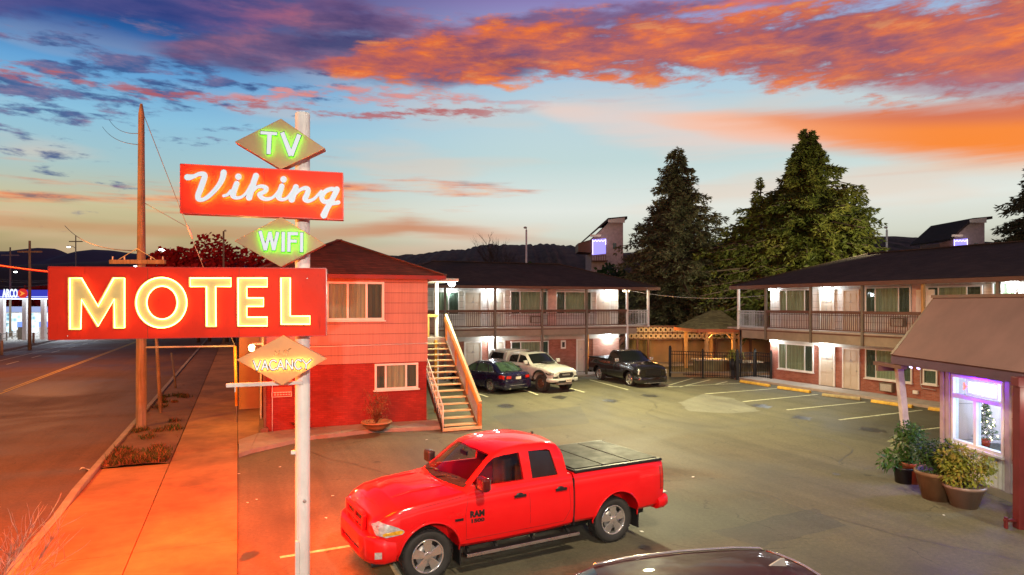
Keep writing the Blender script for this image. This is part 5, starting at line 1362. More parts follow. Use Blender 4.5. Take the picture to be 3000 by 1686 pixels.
# pierced block screen
sc0 = thing('block_screen', 'two rows of pale pierced ring blocks on brown beams over the pool court wall', 'screen wall', px(1995, 890, 46.5)-Vector((0, 0, 4.3)))
sb = sc0.location.copy()
def sl(x, y, dy=0): return px(x, y, 46.5+dy)-sb
x0, x1 = sl(1842, 900).x, sl(2262, 900).x; n = int((x1-x0)/.34)
cols = []
for row, (ya, yb) in enumerate(((960, 974), (978, 992))):
    mb = MB(); zt, zb_ = sl(0, ya).z, sl(0, yb).z; zc = (zt+zb_)/2; R = (zt-zb_)/2
    for i in range(n):
        cx = x0+(i+.5)*.34
        if row == 0 and cx > sl(2105, 0).x: continue
        pts = 12
        for k in range(pts):
            a, b = 2*PI*k/pts, 2*PI*(k+1)/pts
            def sq(t):
                c, s = math.cos(t), math.sin(t); m_ = max(abs(c), abs(s)); return (cx+.168*c/m_, zc+R*s/m_)
            def ci(t): return (cx+.02+.085*math.cos(t), zc+R*.55*math.sin(t))
            (ax, az_), (bx, bz), (ex, ez_), (dx, dz) = sq(a), sq(b), ci(b), ci(a)
            mb.prism([(ax, 0, az_), (bx, 0, bz), (ex, 0, ez_), (dx, 0, dz)], (0, .12, 0))
        mb.box(cx-.10, cx-.02, .05, .10, zc-R*.3, zc+R*.3)
    mb.build('block_row', M['block'], sc0)
mb = MB()
for y0_, y1_ in ((954, 960), (974, 978), (992, 996)): mb.box(x0, x1 if y0_ > 970 else sl(2105, 0).x, -.06, .2, sl(0, y1_).z+.005, sl(0, y0_).z-.005)
for x in (1868, 1900, 2005, 2100, 2200): p = sl(x, 0); mb.box(p.x-.07, p.x+.07, .02, .18, 0, sl(0, 996).z)
mb.build('beam', M['brownpaint'], sc0)
# back walls of the court (set between the posts of the screen)
def wallpiece(name, lab, xa, xb, yt, D, m_, cat, th=.2, planks=False):
    a, b = px(xa, 890, D), px(xb, 890, D); t = thing(name, lab, cat, (a.x, D, 0)); w = b.x-a.x; h = px(0, yt, D).z
    mb = MB()
    if planks:
        k = max(2, int(w/.16))
        for i in range(k): mb.box(w*i/k+.006, w*(i+1)/k-.006, 0, .03, 0, h+rnd.uniform(-.01, .01))
        mb.box(0, w, .03, .08, h*.2, h*.2+.09); mb.box(0, w, .03, .08, h*.8, h*.8+.09)
    else: mb.box(0, w, 0, th, 0, h)
    mb.build('board' if planks else 'wall', m_, t)
    if not planks: mb = MB(); mb.box(-.03, w+.03, -.03, th+.03, h, h+.07); mb.build('coping', M['fascia'], t)
    return t
wallpiece('tan_wall', 'plain tan wall lit orange behind the black pickup and pool deck', 1905, 2000, 995, 48, M['tanwall'], 'wall')
wallpiece('tan_wall', 'tan court wall seen through the gazebo posts', 2012, 2262, 992, 49, M['tanwall'], 'wall')
wallpiece('board_fence', 'vertical yellowish board fence behind the roof of the black pickup', 1838, 1905, 993, 47.2, M['fence_wood'], 'fence', planks=True)
wallpiece('low_kerb_wall', 'long low brick edged wall behind the pickets of the iron fence', 1968, 2256, 1094, 38.9, M['tanwall'], 'wall')
# long pale shed
sh = thing('long_shed', 'long low shed with pale board wall and dark roof behind the pool court', 'shed', px(1970, 890, 58)-Vector((0, 0, 4.3)))
shb = sh.location.copy(); w0, w1 = px(1800, 0, 58).x-shb.x, px(2046, 0, 58).x-shb.x; hz = px(0, 915, 58).z
mb = MB(); mb.box(w0, w1, 0, 7, 0, hz); mb.build('wall', M['shed_wall'], sh)
mb = MB(); mb.prism([(w0-.4, -.5, hz), (w0-.4, 3.5, hz+1.25), (w0-.4, 7.5, hz)], (w1-w0+.8, 0, 0)); rf = mb.build('roof', M['shingle_green'], sh)
mb = MB(); mb.box(w0-.4, w1+.4, -.55, -.48, hz-.14, hz+.02); mb.build('gutter', M['white'], rf)
mb = MB()
for x in (1915, 1960, 2030): p = px(x, 0, 58).x-shb.x; mb.box(p-.12, p+.12, -.06, -.001, hz-.5, hz-.15)
mb.build('eave_bracket', M['bronze'], sh)
rc = thing('red_cottage', 'small orange red cottage with gable roof and lit lamp behind the gazebo', 'cottage', px(2110, 890, 56)-Vector((0, 0, 4.3)))
rcb = rc.location.copy(); w0, w1 = px(2056, 0, 56).x-rcb.x, px(2190, 0, 56).x-rcb.x; hz = px(0, 902, 56).z
mb = MB(); mb.box(w0, w1, 0, 6, 0, hz); mb.build('wall', M['orangewall'], rc)
mb = MB(); xm = px(2140, 0, 56).x-rcb.x; zt = px(0, 862, 56).z
mb.prism([(xm-1.6, -.1, hz), (xm, -.1, zt-.2), (xm+1.6, -.1, hz)], (0, 6, 0)); mb.build('gable', M['orangewall'], rc)
mb = MB(); mb.bar((xm-2, 2.8, hz-.1), (xm, 2.8, zt), 6.4, .1, up=(0, 0, 1)); mb.bar((xm+2, 2.8, hz-.1), (xm, 2.8, zt), 6.4, .1); mb.build('roof', M['shingle'], rc)
lp = px(2093, 901, 55.6)-rcb
mb = MB(); mb.ico(lp, .13, 2); mb.cyl(lp+Vector((0, .3, .1)), lp, .03); mb.build('wall_lamp', M['lamp_warm'], rc)
mb = MB(); mb.box(lp.x-1.4, lp.x+.9, -.45, -.02, lp.z+.12, lp.z+.2); mb.build('lamp_shelf', M['cream'], rc)
lamp('cottage_light', 'POINT', rcb+lp+Vector((0, -.4, -.1)), 260, (1, .62, .22), .1)
lamp('pool_court_fill', 'POINT', px(2080, 985, 41.5), 330, (1, .55, .16), .25)  # fill lamps without fixtures, added to warm the pool court
lamp('pool_court_fill', 'POINT', px(1940, 990, 44.5), 130, (1, .52, .14), .25)
# potted plant on a stand by the gate
pp = thing('potted_plant', 'yellow green strappy plant in a tall dark pot at the fence gate', 'potted plant', gx(2148, 1110))
mb = MB(); mb.lathe([(.001, .5), (.16, .5), (.24, 1.15), (.21, 1.15), (.2, 1.08), (.001, 1.08)], n=16); mb.box(-.12, .12, -.12, .12, 0, .5); mb.build('pot', M['pot_black'], pp)
mb = MB()
for k in range(60):
    a = rnd.uniform(0, 2*PI); l = rnd.uniform(.3, .75); h_ = rnd.uniform(.1, .6); n_ = Vector((-math.sin(a), math.cos(a), 0))*.02; d = Vector((math.cos(a), math.sin(a), 0))
    pts = [Vector((0, 0, 1.1)), Vector((0, 0, 1.1+h_))+d*l*.4, Vector((0, 0, 1.1+h_*.9))+d*l*.8, Vector((0, 0, .95+h_*.4))+d*l]
    for q, w in zip(pts, pts[1:]): mb.face([q-n_, q+n_, w+n_*.8, w-n_*.8])
mb.build('leaf', M['leaf_yellow'], pp, fix=False)

# ------------------------------------------------------------------ houses on the slope
def hill_house(x0, lab, D=88):
    s = lambda X, Y: (x0+X/1.908, 340+Y/1.908)
    o = px(s(230, 0)[0], 890, D); o.z = 0
    t = thing('hill_house', lab, 'house', o, 0, 'pale houses on the slope')
    def L(X, Y, dy=0): x, y = s(X, Y); return px(x, y, D+dy)-o
    mb = MB(); d = 7
    mb.prism([L(158, 900), L(158, 690), L(245, 606), L(262, 590), L(335, 590), L(335, 900)], (0, d, 0)); mb.build('wall', mat('pale_house_wall', (.42, .34, .32), .8), t)
    mb = MB(); n_ = Vector((0, -.9, 0))
    a, b, c_ = L(118, 690), L(245, 576), L(352, 566)
    q = Vector((0, 0, .35))
    mb.prism([a+n_, b+n_, b+n_-q, a+n_-q*.6], (0, d+1.8, 0)); mb.prism([b+n_, c_+n_, c_+n_-q, b+n_-q], (0, d+1.8, 0)); mb.build('roof', M['shingle'], t)
    mb = MB(); mb.prism([L(250, 580, -1), L(344, 568, -1), L(344, 598, -1), L(250, 596, -1)], (0, -.08, 0)); mb.build('white_trim', M['cream'], t); mb = MB(); mb.prism([L(150, 664, -1), L(212, 664, -1), L(212, 676, -1), L(150, 676, -1)], (0, -.08, 0)); mb.build('white_trim', M['cream'], t)
    w = MB(); w.prism([L(163, 692), L(238, 686), L(238, 770), L(163, 778)], (0, -.05, 0)); wo = w.build('lit_window', M['purple_win'], t)
    w = MB()
    for i in range(46):
        a_ = i/45
        for (X, Y) in ((163+75*a_, 694+8*abs(math.sin(a_*14))), (165, 694+80*a_), (237, 690+30*a_)):
            w.ico(L(X, Y, -.12)+Vector((0, -.05, 0)), .045, 1)
    w.build('string_light', M['string_light'], wo)
    mb = MB()
    for k in range(7): p = L(160+k*13, 800, -1.2); mb.box(p.x-.04, p.x+.04, p.y, p.y+.05, L(0, 812).z, L(0, 782).z)
    mb.bar(L(158, 782, -1.2), L(240, 782, -1.2), .06, .08); mb.box(L(155, 0).x, L(242, 0).x, -1.3, 0, L(0, 816).z, L(0, 811).z); mb.build('deck_rail', M['brownpaint'], t)
    mb = MB(); mb.prism([L(84, 760), L(84, 712), L(160, 690), L(160, 765)], (0, 4, 0)); mb.build('side_wing', M['brownpaint'], t)
    mb = MB(); mb.prism([L(278, 712), L(296, 712), L(296, 745), L(278, 745)], (0, -.04, 0)); mb.build('dark_window', M['blackglass'], t)
    lamp('house_glow', 'POINT', o+L(220, 640, -2.5), 60, (1, .75, .7), .3)
    return t
hill_house(1650, 'pale gabled house with violet lit window left of the first conifer')
hill_house(2709, 'pale gabled house with violet lit window above the right wing roof')

# ------------------------------------------------------------------ conifers, bare trees, shrubs on the slope
def conifer(name, label, base, height, prof, m, seed, n_bough=420, leaf=.34, trunk=.45, lean=0):
    """prof: list of (height fraction, left radius, right radius)"""
    r = random.Random(seed); t = thing(name, label, 'conifer', base, 0)
    mb = MB(); mb.cyl((0, 0, 0), (lean, 0, height*.97), trunk, .04, 10)
    lim = MB(); fo = MB()
    def rad(h, side):
        for (h0, l0, r0), (h1, l1, r1) in zip(prof, prof[1:]):
            if h0 <= h <= h1:
                s = (h-h0)/(h1-h0); return (l0+(l1-l0)*s) if side < 0 else (r0+(r1-r0)*s)
        return .1
    zmin = prof[0][0]
    for i in range(n_bough):
        hf = zmin+(1-zmin)*(1-(1-r.random())**.75)*.995
        a = r.uniform(0, 2*PI); side = math.cos(a)
        wL, wR = rad(hf, -1), rad(hf, 1); R = (wL*(1-side)/2+wR*(1+side)/2)*r.uniform(.62, 1.12)*(1+.22*math.sin(a*3+seed+hf*9))
        d = Vector((math.cos(a), math.sin(a), 0)); z0 = hf*height; drop = R*r.uniform(.12, .38)
        pts = [Vector((lean*hf, 0, z0))+d*R*s+Vector((0, 0, R*.28*math.sin(s*PI*.9)-drop*s+(.22*R*s**5))) for s in (0, .25, .5, .75, 1)]
        lim.tube(pts, [.05*(1-.2*k)*(R/3+.3) for k in range(5)], 4)
        n = int(8+R*11)
        for k in range(n):
            s = min(1, (r.random()**.6)); j = min(3, int(s*4)); p = pts[j].lerp(pts[j+1], s*4-j)
            w = (.18+.42*(1-s))*R*.42
            p = p+Vector((-d.y, d.x, 0))*r.gauss(0, .5)*w+Vector((0, 0, -abs(r.gauss(0, .22))))
            for q in range(4):
                g = (d*r.uniform(.2, 1)+Vector((-d.y, d.x, 0))*r.gauss(0, .7)+Vector((0, 0, r.uniform(-.9, .35)))).normalized()
                l = leaf*r.uniform(.5, 1.25); b = g.cross(Vector((r.gauss(0, 1), r.gauss(0, 1), r.gauss(0, 1)))).normalized()*l*.13
                fo.face([p-b*.5, p+g*l*.5-b, p+g*l, p+g*l*.5+b, p+b*.5])
    mb.build('trunk', M['bark'], t); lim.build('bough', M['bark'], t, fix=False); fo.build('crown', m, t, fix=False)
    return t
b = px(1985, 890, 52); b.z = 0
conifer('conifer_tree', 'left grey green pointed conifer behind the end of the far wing', b, px(0, 432, 52).z, [(.10, 4.6, 3.6), (.3, 4.9, 3.8), (.5, 4.3, 3.5), (.62, 3.5, 3.1), (.76, 1.9, 1.9), (.87, 1.25, 1.3), (.95, .8, .8), (1, .12, .12)], M['conifer_a'], 3, 620, leaf=.32)
b = px(2365, 890, 50); b.z = 0
conifer('conifer_tree', 'tall broad olive green conifer rising over the right wing roof', b, px(0, 370, 50).z, [(.12, 7.2, 4.9), (.3, 7.6, 5.4), (.45, 6.8, 5.2), (.6, 5.0, 4.6), (.70, 2.6, 3.6), (.78, 1.9, 2.2), (.86, 1.2, 1.3), (.95, .6, .6), (1, .1, .1)], M['conifer_b'], 8, 900, leaf=.36)
b = px(3085, 890, 52); b.z = 0
conifer('conifer_tree', 'grey green conifer cut by the right edge of the picture', b, px(0, 400, 52).z, [(.14, 3.6, 3), (.4, 4.6, 4), (.62, 3.4, 3.2), (.8, 2.0, 2), (.92, 1, 1), (1, .1, .1)], M['conifer_a'], 5, 520, leaf=.34)
b = px(2228, 890, 50.5); b.z = 0
conifer('conifer_tree', 'small side spire of dark conifer left of the broad olive one', b, px(0, 520, 51).z, [(.1, 1.4, 1.6), (.4, 1.6, 2.0), (.65, 1.4, 1.6), (.9, .6, .7), (1, .1, .1)], M['conifer_b'], 12, 260, leaf=.32, trunk=.25)
def bare_tree(x, y, D, h, lab, seed, m_='bark'):
    r = random.Random(seed); b = px(x, 890, D); b.z = 0
    t = thing('bare_tree', lab, 'tree', b); mb = MB(); tb = MB(); base = px(x, y, D).z
    def grow(p, d, L, rr, lev, mm):
        pts = [p]
        for i in range(4): d = (d+Vector((r.uniform(-.16, .16), r.uniform(-.16, .16), .05))).normalized(); p = p+d*L/4; pts.append(p)
        mm.tube(pts, [rr*(1-.16*i) for i in range(5)], 5 if lev > 1 else 3)
        if lev:
            for q in pts[1:]:
                for _ in range(2 if lev > 1 else 3):
                    grow(q, (d+Vector((r.uniform(-.7, .7), r.uniform(-.6, .6), r.uniform(-.1, .5)))).normalized(), L*r.uniform(.35, .6), rr*.42, lev-1, mb)
    grow(Vector((0, 0, 0)), Vector((0, 0, 1)), h, .22, 3, tb)
    tb.build('trunk', M['bark'], t); mb.build('branches', M['bark'], t); return t
for i, (x, D, h) in enumerate(((1425, 95, 8), (1480, 92, 9), (1380, 98, 7), (1590, 97, 6), (2700, 95, 6.5))):
    bare_tree(x, 890, D, h, ['leafless tree left of the white light pole', 'tallest leafless tree just left of the white light pole', 'lower leafless tree above the stair lamp', 'leafless tree between light pole and hill house', 'leafless tree above the right wing roof beside the house'][i], 20+i)
# dark wooded clumps that close the view between the buildings
def clump(name, label, x, D, w, h, dep, m_, seed, n=5200, leaf=.5):
    b = px(x, 890, D); b.z = 0; r = random.Random(seed)
    t = thing(name, label, 'trees', b); mb = MB(); bl = [(r.uniform(-w, w), r.uniform(-dep, dep), h*r.uniform(.3, .85), r.uniform(.16, .3)) for _ in range(26)]
    for i in range(n):
        bx, by, bz, br = r.choice(bl); d = Vector((r.gauss(0, 1), r.gauss(0, 1), r.gauss(0, 1))).normalized()*(r.random()**.33)
        p = Vector((bx+d.x*br*w*1.3, by+d.y*br*w, max(.1, bz+d.z*br*h*.8)))
        a = Vector((r.gauss(0, 1), r.gauss(0, 1), r.gauss(0, .7))).normalized(); q = a.orthogonal().normalized()*leaf*.45; a *= leaf*r.uniform(.5, 1.1)
        mb.face([p-a*.5, p+q, p+a*.5, p-q])
    mb.build('crown', m_, t, fix=False)
    mb = MB()
    for k in range(7): u_ = r.uniform(-w, w)*.8; mb.cyl((u_, 0, 0), (u_+r.uniform(-.5, .5), 0, h*.6), .2, .08, 6)
    mb.build('trunk', M['bark'], t); return t
for i, (x, D, w, h, m_) in enumerate(((660, 74, 6.2, 11.2, 'foliage_red_glow'), (780, 70, 6.2, 11.0, 'foliage_red_glow'), (500, 88, 6, 10.0, 'foliage_red_glow'), (900, 80, 5, 10.5, 'foliage_red_glow'), (2120, 62, 5, 9, 'leaf_dark'), (1700, 64, 6, 8.4, 'leaf_dark'), (2240, 60, 3.5, 7, 'leaf_dark'), (320, 110, 8, 8, 'foliage_red_glow'), (150, 120, 9, 7.5, 'foliage_red_glow'))):  # red masses stand in for haze lit by the sign
    clump('tree_or_haze_clump', ['added tree mass coloured like red haze under the Viking panel', 'tall added tree mass coloured like red haze between Viking panel and red block roof', 'added tree mass coloured like red haze right of the utility pole', 'added tree mass coloured like red haze just behind the red block roof', 'dark green trees between the two conifers', 'dark green trees behind the far wing roof', 'dark green trees left of the right wing eave', 'bushes with red glow in their colour behind the top of the MOTEL panel left part', 'bushes with red glow in their colour above the gas station canopy'][i],
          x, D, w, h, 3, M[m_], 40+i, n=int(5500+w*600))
# ------------------------------------------------------------------ office at the right edge
OX = 10.85
of = thing('motel_office', 'pink sided motel office with steep tan metal roof and violet lit window', 'office building', (OX, 16.8, 0))
def oo_(mb): bmesh.ops.translate(mb.bm, verts=mb.bm.verts, vec=(-OX, -16.8, 0)); return mb
Y0, Y1 = 9.0, 16.8; ZT = 2.72
m_pink = m_siding('pink_office_board', (.52, .36, .33), .9, vscale=.25)
wy = lambda x: OX/kx(x)                       # depth where a photo column meets the wall
w0, w1 = wy(2791), wy(2944)                    # window far / near jamb
zs = z_at(1364, (w0*.2+w1*.8)); zt_ = z_at(1106, w0)
zt_ = 2.58; zs = .92
mb = MB()                                       # wall with a real opening
for a, b, c_, d in ((Y0, w1-1.05, 0, ZT), (w1-.28, w1, 0, ZT), (w1, w0, 0, zs), (w1, w0, zt_, ZT), (w0, Y1, 0, ZT)):
    mb.box(OX, OX+.15, a+.001, b-.001, c_, d)
mb.box(OX, OX+.15, w1-1.05, w1-.28, 0, .9); mb.box(OX, OX+.15, w1-1.05, w1-.28, 2.45, ZT)
mb.box(OX+.15, OX+5, Y1-.15, Y1, 0, ZT); oo_(mb).build('wall', m_pink, of)
mb = MB(); n = 60
for i in range(n): y = Y0+(Y1-Y0)*i/n; mb.box(OX-.018, OX-.001, y+.01, y+.11, .18, zs-.1)
oo_(mb).build('beadboard', M['white'], of)
mb = MB(); mb.box(OX-.05, OX-.002, Y0, Y1+.03, 0, .17); oo_(mb).build('base_board', M['fascia'], of)
mv = mat('mauve_trim', (.40, .30, .30), .6)
for y in (Y1+.0, w0+.20, w1-.06): mb = MB(); mb.box(OX-.05, OX-.002, y-.14, y, .17, ZT); oo_(mb).build('corner_trim', mv, of)
# window frame: transom light above, two casements below
tm = zt_-.52
def wf(y0, y1, z0, z1, b=.07): 
    mb.box(OX-.04, OX+.1, y0, y1, z1-b, z1); mb.box(OX-.04, OX+.1, y0, y1, z0, z0+b); mb.box(OX-.04, OX+.1, y0, y0+b, z0+b, z1-b); mb.box(OX-.04, OX+.1, y1-b, y1, z0+b, z1-b)
mb = MB(); wf(w1, w0, zs, zt_); mb.box(OX-.03, OX+.09, w1+.07, w0-.07, tm-.05, tm+.05); ym = (w0+w1)/2+.05; mb.box(OX-.03, OX+.09, ym-.05, ym+.05, zs+.07, tm-.05)
mb.box(OX-.09, OX-.002, w1-.05, w0+.05, zs-.06, zs-.001)
win = oo_(mb).build('window', M['white'], of, bevel=.006)
mb = MB(); mb.box(OX+.03, OX+.036, w1+.07, w0-.07, zs+.07, zt_-.07); oo_(mb).build('pane', M['glass'], win)
mb = MB(); wf(w1-1.05, w1-.28, .9, 2.45); win2 = oo_(mb).build('window', M['white'], of, bevel=.006)
mb = MB(); mb.box(OX+.03, OX+.036, w1-.98, w1-.35, .97, 2.38); oo_(mb).build('pane', M['glass'], win2)
# interior room
mb = MB(); mb.box(OX+3.4, OX+3.5, Y0, Y1-.16, 0, ZT); mb.box(OX+.16, OX+3.4, Y0-.1, Y0, 0, ZT); mb.box(OX+.16, OX+3.4, Y0, Y1-.16, ZT-.06, ZT-.01)
oo_(mb).build('room_wall', mat('room_wall_paint', (.78, .80, .80), .7), of)
mb = MB(); mb.box(OX+.16, OX+3.4, Y0, Y1-.16, .01, .06); oo_(mb).build('room_floor', M['fence_wood'], of)
mb = MB(); mb.box(OX+1.6, OX+1.68, 16.3, 16.64, .06, ZT-.06); oo_(mb).build('inner_partition', M['white'], of)
# roof: tan standing metal slope, dark purple eave boards
E = [Vector((10.35, 8.5, 2.86)), Vector((10.35, 18.0, 2.86)), Vector((11.6, 18.1, 4.44)), Vector((11.6, 8.5, 4.44))]
mb = MB(); n_ = Vector((-.07, 0, .06)); mb.prism(E, n_)
rf = oo_(mb).build('roof', mat('dusty_tan_roof', (.20, .122, .110), .85, var=.16, vs=1.2, bmp=.15, spec=.15), of)
mb = MB(); mb.prism([Vector((10.35, 18.0, 2.86)), Vector((11.6, 18.1, 4.44)), Vector((16, 18.1, 4.44)), Vector((16, 18.0, 2.86))], (0, .05, 0)); mb.box(11.6, 16, 8.5, 18.1, 4.36, 4.44); oo_(mb).build('roof_return', M['shingle'], of)
mb = MB()
for i in range(44):
    y = 8.7+i*.235; a = Vector((10.33, y, 2.97)); b = Vector((11.56, y-.0, 4.49)); 
    if y > 17.9: continue
    mb.bar(a, b, .012, .012, 0, up=(0, 1, 0))
oo_(mb).build('roof_seam', mat('roof_seam_tan', (.40, .28, .23), .6), rf)
mb = MB(); mb.bar((11.56, 18.2, 4.49), (11.56, 8.5, 4.49), .22, .08); mb.bar((10.31, 18.03, 2.90), (11.6, 18.13, 4.5), .1, .10); oo_(mb).build('ridge_cap', M['brownpaint'], rf)
mb = MB(); mb.box(10.28, 10.36, 8.5, 18.05, 2.68, 2.88); mb.box(10.361, 10.84, 8.5, 18.0, 2.74, 2.80); mb.box(10.361, 14, 18.05, 18.12, 2.68, 2.88)
oo_(mb).build('fascia', mat('dark_plum_fascia', (.085, .035, .06), .5), of)
mb = MB(); mb.box(10.28, 10.45, 17.6, 18.95, 2.56, 2.66); mb.bar((10.2, 18.6, 2.5), (10.95, 18.6, 2.5), .12, .16); oo_(mb).build('eave_beam', M['brownpaint'], of)
mb = MB(); t0 = px(2633, 1100, 18.4); b0 = px(2662, 1344, 18.3); b0.z = 0; b0 = Vector((b0.x, b0.y, 0)); mb.bar((t0.x, t0.y, 2.6), (b0.x, b0.y, 0), .17, .17); oo_(mb).build('post', mat('pale_grey_post', (.50, .47, .45), .55), of, bevel=.012)
# near porch post with foot bracket
p = gx(2990, 1549); mb = MB(); mb.box(p.x-.09, p.x+.09, p.y-.09, p.y+.09, 0, 2.72); mb.box(p.x-.32, p.x-.09, p.y-.03, p.y+.03, .13, .18); mb.box(p.x-.30, p.x-.26, p.y-.04, p.y+.04, .0, .22)
mb.box(p.x-.12, p.x+2.5, p.y-.1, p.y+.1, 2.72, 2.9); oo_(mb).build('porch_post', mat('red_glow_post', (.12, .012, .014), .5), of, bevel=.01)  # red neon light is put into the post's colour
# string of small eave lights
mb = MB()
for i in range(7): mb.ico((10.42+.06*(i % 2), 18.0-i*.16, 2.63), .028, 1)
oo_(mb).build('eave_light', M['string_light'], of)
# window sign: a glowing white tube box with a red arrow tip, violet spill
yc = w1+.62; zc = (tm+zt_)/2+.01
mb = MB(); mb.box(OX-.10, OX-.05, yc-.42, yc+.42, zc-.125, zc+.125, 0); sg = oo_(mb).build('window_sign', emis('white_tube_sign', (.92, .90, 1), 2.2), of, bevel=.03)
mb = MB(); mb.prism([(OX-.07, yc+.60, zc+.09), (OX-.07, yc+.46, zc), (OX-.07, yc+.60, zc-.09)], (-.02, 0, 0)); oo_(mb).build('sign_arrow', emis('red_tube', (1, .12, .08), 3), sg)
mb = MB(); mb.tube([(OX-.08, yc-.5, zc-.17), (OX-.08, yc+.5, zc-.17), (OX-.08, yc+.5, zc+.17), (OX-.08, yc-.5, zc+.17)], .012, 6, closed=True); oo_(mb).build('sign_border', emis('blue_tube', (.12, .08, 1), 5), sg)
lamp('window_sign_glow', 'AREA', (OX-.14, yc, zc), 34, (.10, .0, 1), (.25, .9), (OX-2, yc, zc))
lamp('window_sign_glow', 'POINT', (OX-.30, yc+.1, zc+.08), 70, (.13, .0, 1), .05)
lamp('office_room_light', 'POINT', (OX+1.9, 14.0, 2.3), 420, (.34, .55, 1), .3)
lamp('office_room_light', 'POINT', (OX+1.5, 15.6, 2.3), 160, (.6, .75, 1), .3)
# furniture seen through the window
tb = thing('lobby_table', 'dark table inside the office window', 'table', (OX+.75, 16.0, .06))
mb = MB(); mb.box(-.5, .5, -.55, .55, .72, .77); mb.build('top', M['blackmetal'], tb)
mb = MB()
for x in (-.42, .42):
    for y in (-.5, .5): mb.box(x-.03, x+.03, y-.03, y+.03, 0, .72)
mb.build('leg', M['blackmetal'], tb)
ch = thing('lobby_chair', 'dark blue high backed chair behind the office window glass', 'chair', (OX+.95, 15.1, .06))
mb = MB(); mb.box(-.25, .25, -.25, .25, .42, .5); mb.build('seat', M['bluepaint'], ch, bevel=.03)
mb = MB(); mb.grid(lambda a, b: (-.27+.54*a, .22+.06*math.sin(a*PI), .5+.95*b-.12*(2*a-1)**2*b), 8, 6); mb.build('backrest', mat('navy_chair_cloth', (.03, .04, .12), .7), ch)
mb = MB()
for x in (-.2, .2):
    for y in (-.2, .2): mb.cyl((x, y, 0), (x, y, .42), .02)
mb.build('leg', M['blackmetal'], ch)
xt = thing('tabletop_tree', 'little decorated artificial fir in a red pot on the office table', 'christmas tree', (OX+.65, 16.15, .83))
mb = MB(); r = random.Random(2)
for i in range(1300):
    h_ = r.random(); R = .26*(1-h_)*(.75+.25*math.sin(h_*40))+.02; a = r.uniform(0, 2*PI); p = Vector((math.cos(a)*R, math.sin(a)*R, .2+h_*.95)); q = Vector((math.cos(a), math.sin(a), -.3))*.05; b = Vector((-math.sin(a), math.cos(a), 0))*.02
    mb.face([p-q*.3-b, p-q*.3+b, p+q])
mb.build('branches', M['leaf_dark'], xt, fix=False)
mb = MB(); mb.lathe([(.001, 0), (.08, 0), (.11, .2), (.001, .2)], n=14); mb.build('pot', M['red_lens'], xt)
mb = MB()
for i in range(26): h_ = r.random()*.9; R = .25*(1-h_)+.03; a = r.uniform(0, 2*PI); mb.ico((math.cos(a)*R, math.sin(a)*R, .2+h_*.95), .016, 1)
mb.build('bauble', M['lamp_warm'], xt)
# ------------------------------------------------------------------ pots at the porch
def pot(name, label, loc, r0, r1, h, m_):
    t = thing(name, label, 'potted plant', loc, 0, 'potted plants outside the office')
    mb = MB(); mb.lathe([(.001, 0), (r0, 0), (r1*.93, h*.86), (r1, h*.88), (r1, h), (r1*.9, h), (r1*.88, h*.9), (.001, h*.9)], n=26); mb.build('pot', m_, t)
    return t
def leaves(parent, n, cen, rad, size, m_, seed, shape='leaf', name='foliage', droop=.3):
    r = random.Random(seed); mb = MB()
    for i in range(n):
        c, R = r.choice(list(zip(cen, rad))); d = Vector((r.gauss(0, 1), r.gauss(0, 1), r.gauss(0, .9))).normalized()
        p = Vector(c)+d*R*(r.random()**.38)
        g = (d+Vector((r.gauss(0, .5), r.gauss(0, .5), r.gauss(0, .4)-droop))).normalized(); l = size*r.uniform(.6, 1.3); b = g.cross(Vector((r.gauss(0, .4), r.gauss(0, .4), 1))).normalized()*l*.28
        k = Vector((0, 0, -l*.12))
        mb.face([p, p+g*l*.35+b, p+g*l+k, p+g*l*.35-b])
    return mb.build(name, m_, parent, fix=False)
def stems(parent, tips, base_z, r0, m_='bark'):
    mb = MB()
    for t in tips: T_ = Vector(t); mb.tube([(T_.x*.1, T_.y*.1, base_z), (T_.x*.4, T_.y*.4, base_z+(T_.z-base_z)*.5), T_], [r0, r0*.7, r0*.3], 5)
    mb.build('stem', M[m_], parent)
g1 = gx(2650, 1414); t = pot('potted_plant', 'pale leafed plant in a plain black nursery pot, leftmost of the row', g1, .20, .25, .38, M['pot_black'])
cen = [(-.05, 0, 1.02), (.12, .05, .85), (.2, 0, 1.08), (0, .1, .75)]; leaves(t, 170, cen, [.22, .2, .16, .2], .16, M['leaf_pale'], 1, droop=.7); leaves(t, 260, [(-.45, -.1, .55), (-.2, 0, .6), (.1, 0, .52)], [.24, .22, .2], .13, M['leaf_green'], 2, name='low_foliage'); stems(t, cen+[(-.45, -.1, .6)], .3, .012)
g2 = gx(2718, 1432); t = pot('potted_plant', 'tall dark green shrub in an orange terracotta pot behind the others', g2+Vector((-.05, .55, 0)), .24, .32, .5, M['pot_terra'])
cen = [(0, 0, .85), (.05, 0, 1.1), (-.1, 0, 1.25), (.12, .1, .95), (-.15, 0, .9)]; leaves(t, 2300, cen, [.34, .32, .24, .3, .28], .075, M['leaf_green'], 3); stems(t, cen, .4, .02)
g3 = gx(2745, 1462); t = pot('potted_plant', 'dense dark shrub in a big mossy brown pot, second from the right', g3, .28, .44, .62, M['pot_brown'])
cen = [(-.1, 0, .85), (.05, 0, 1.05), (-.2, .1, 1.02), (.2, 0, .85), (.3, -.1, .8)]; leaves(t, 2600, cen, [.34, .3, .26, .3, .25], .075, M['leaf_dark'], 4); leaves(t, 700, [(.35, -.1, .9), (.25, -.1, 1.1)], [.3, .22], .09, M['leaf_yellow'], 6, name='bright_foliage'); stems(t, cen, .5, .02)
g4 = gx(2825, 1484); t = pot('potted_plant', 'yellow green autumn tinted bush in a grey glazed pot, rightmost of the row', g4, .24, .40, .46, M['pot_grey'])
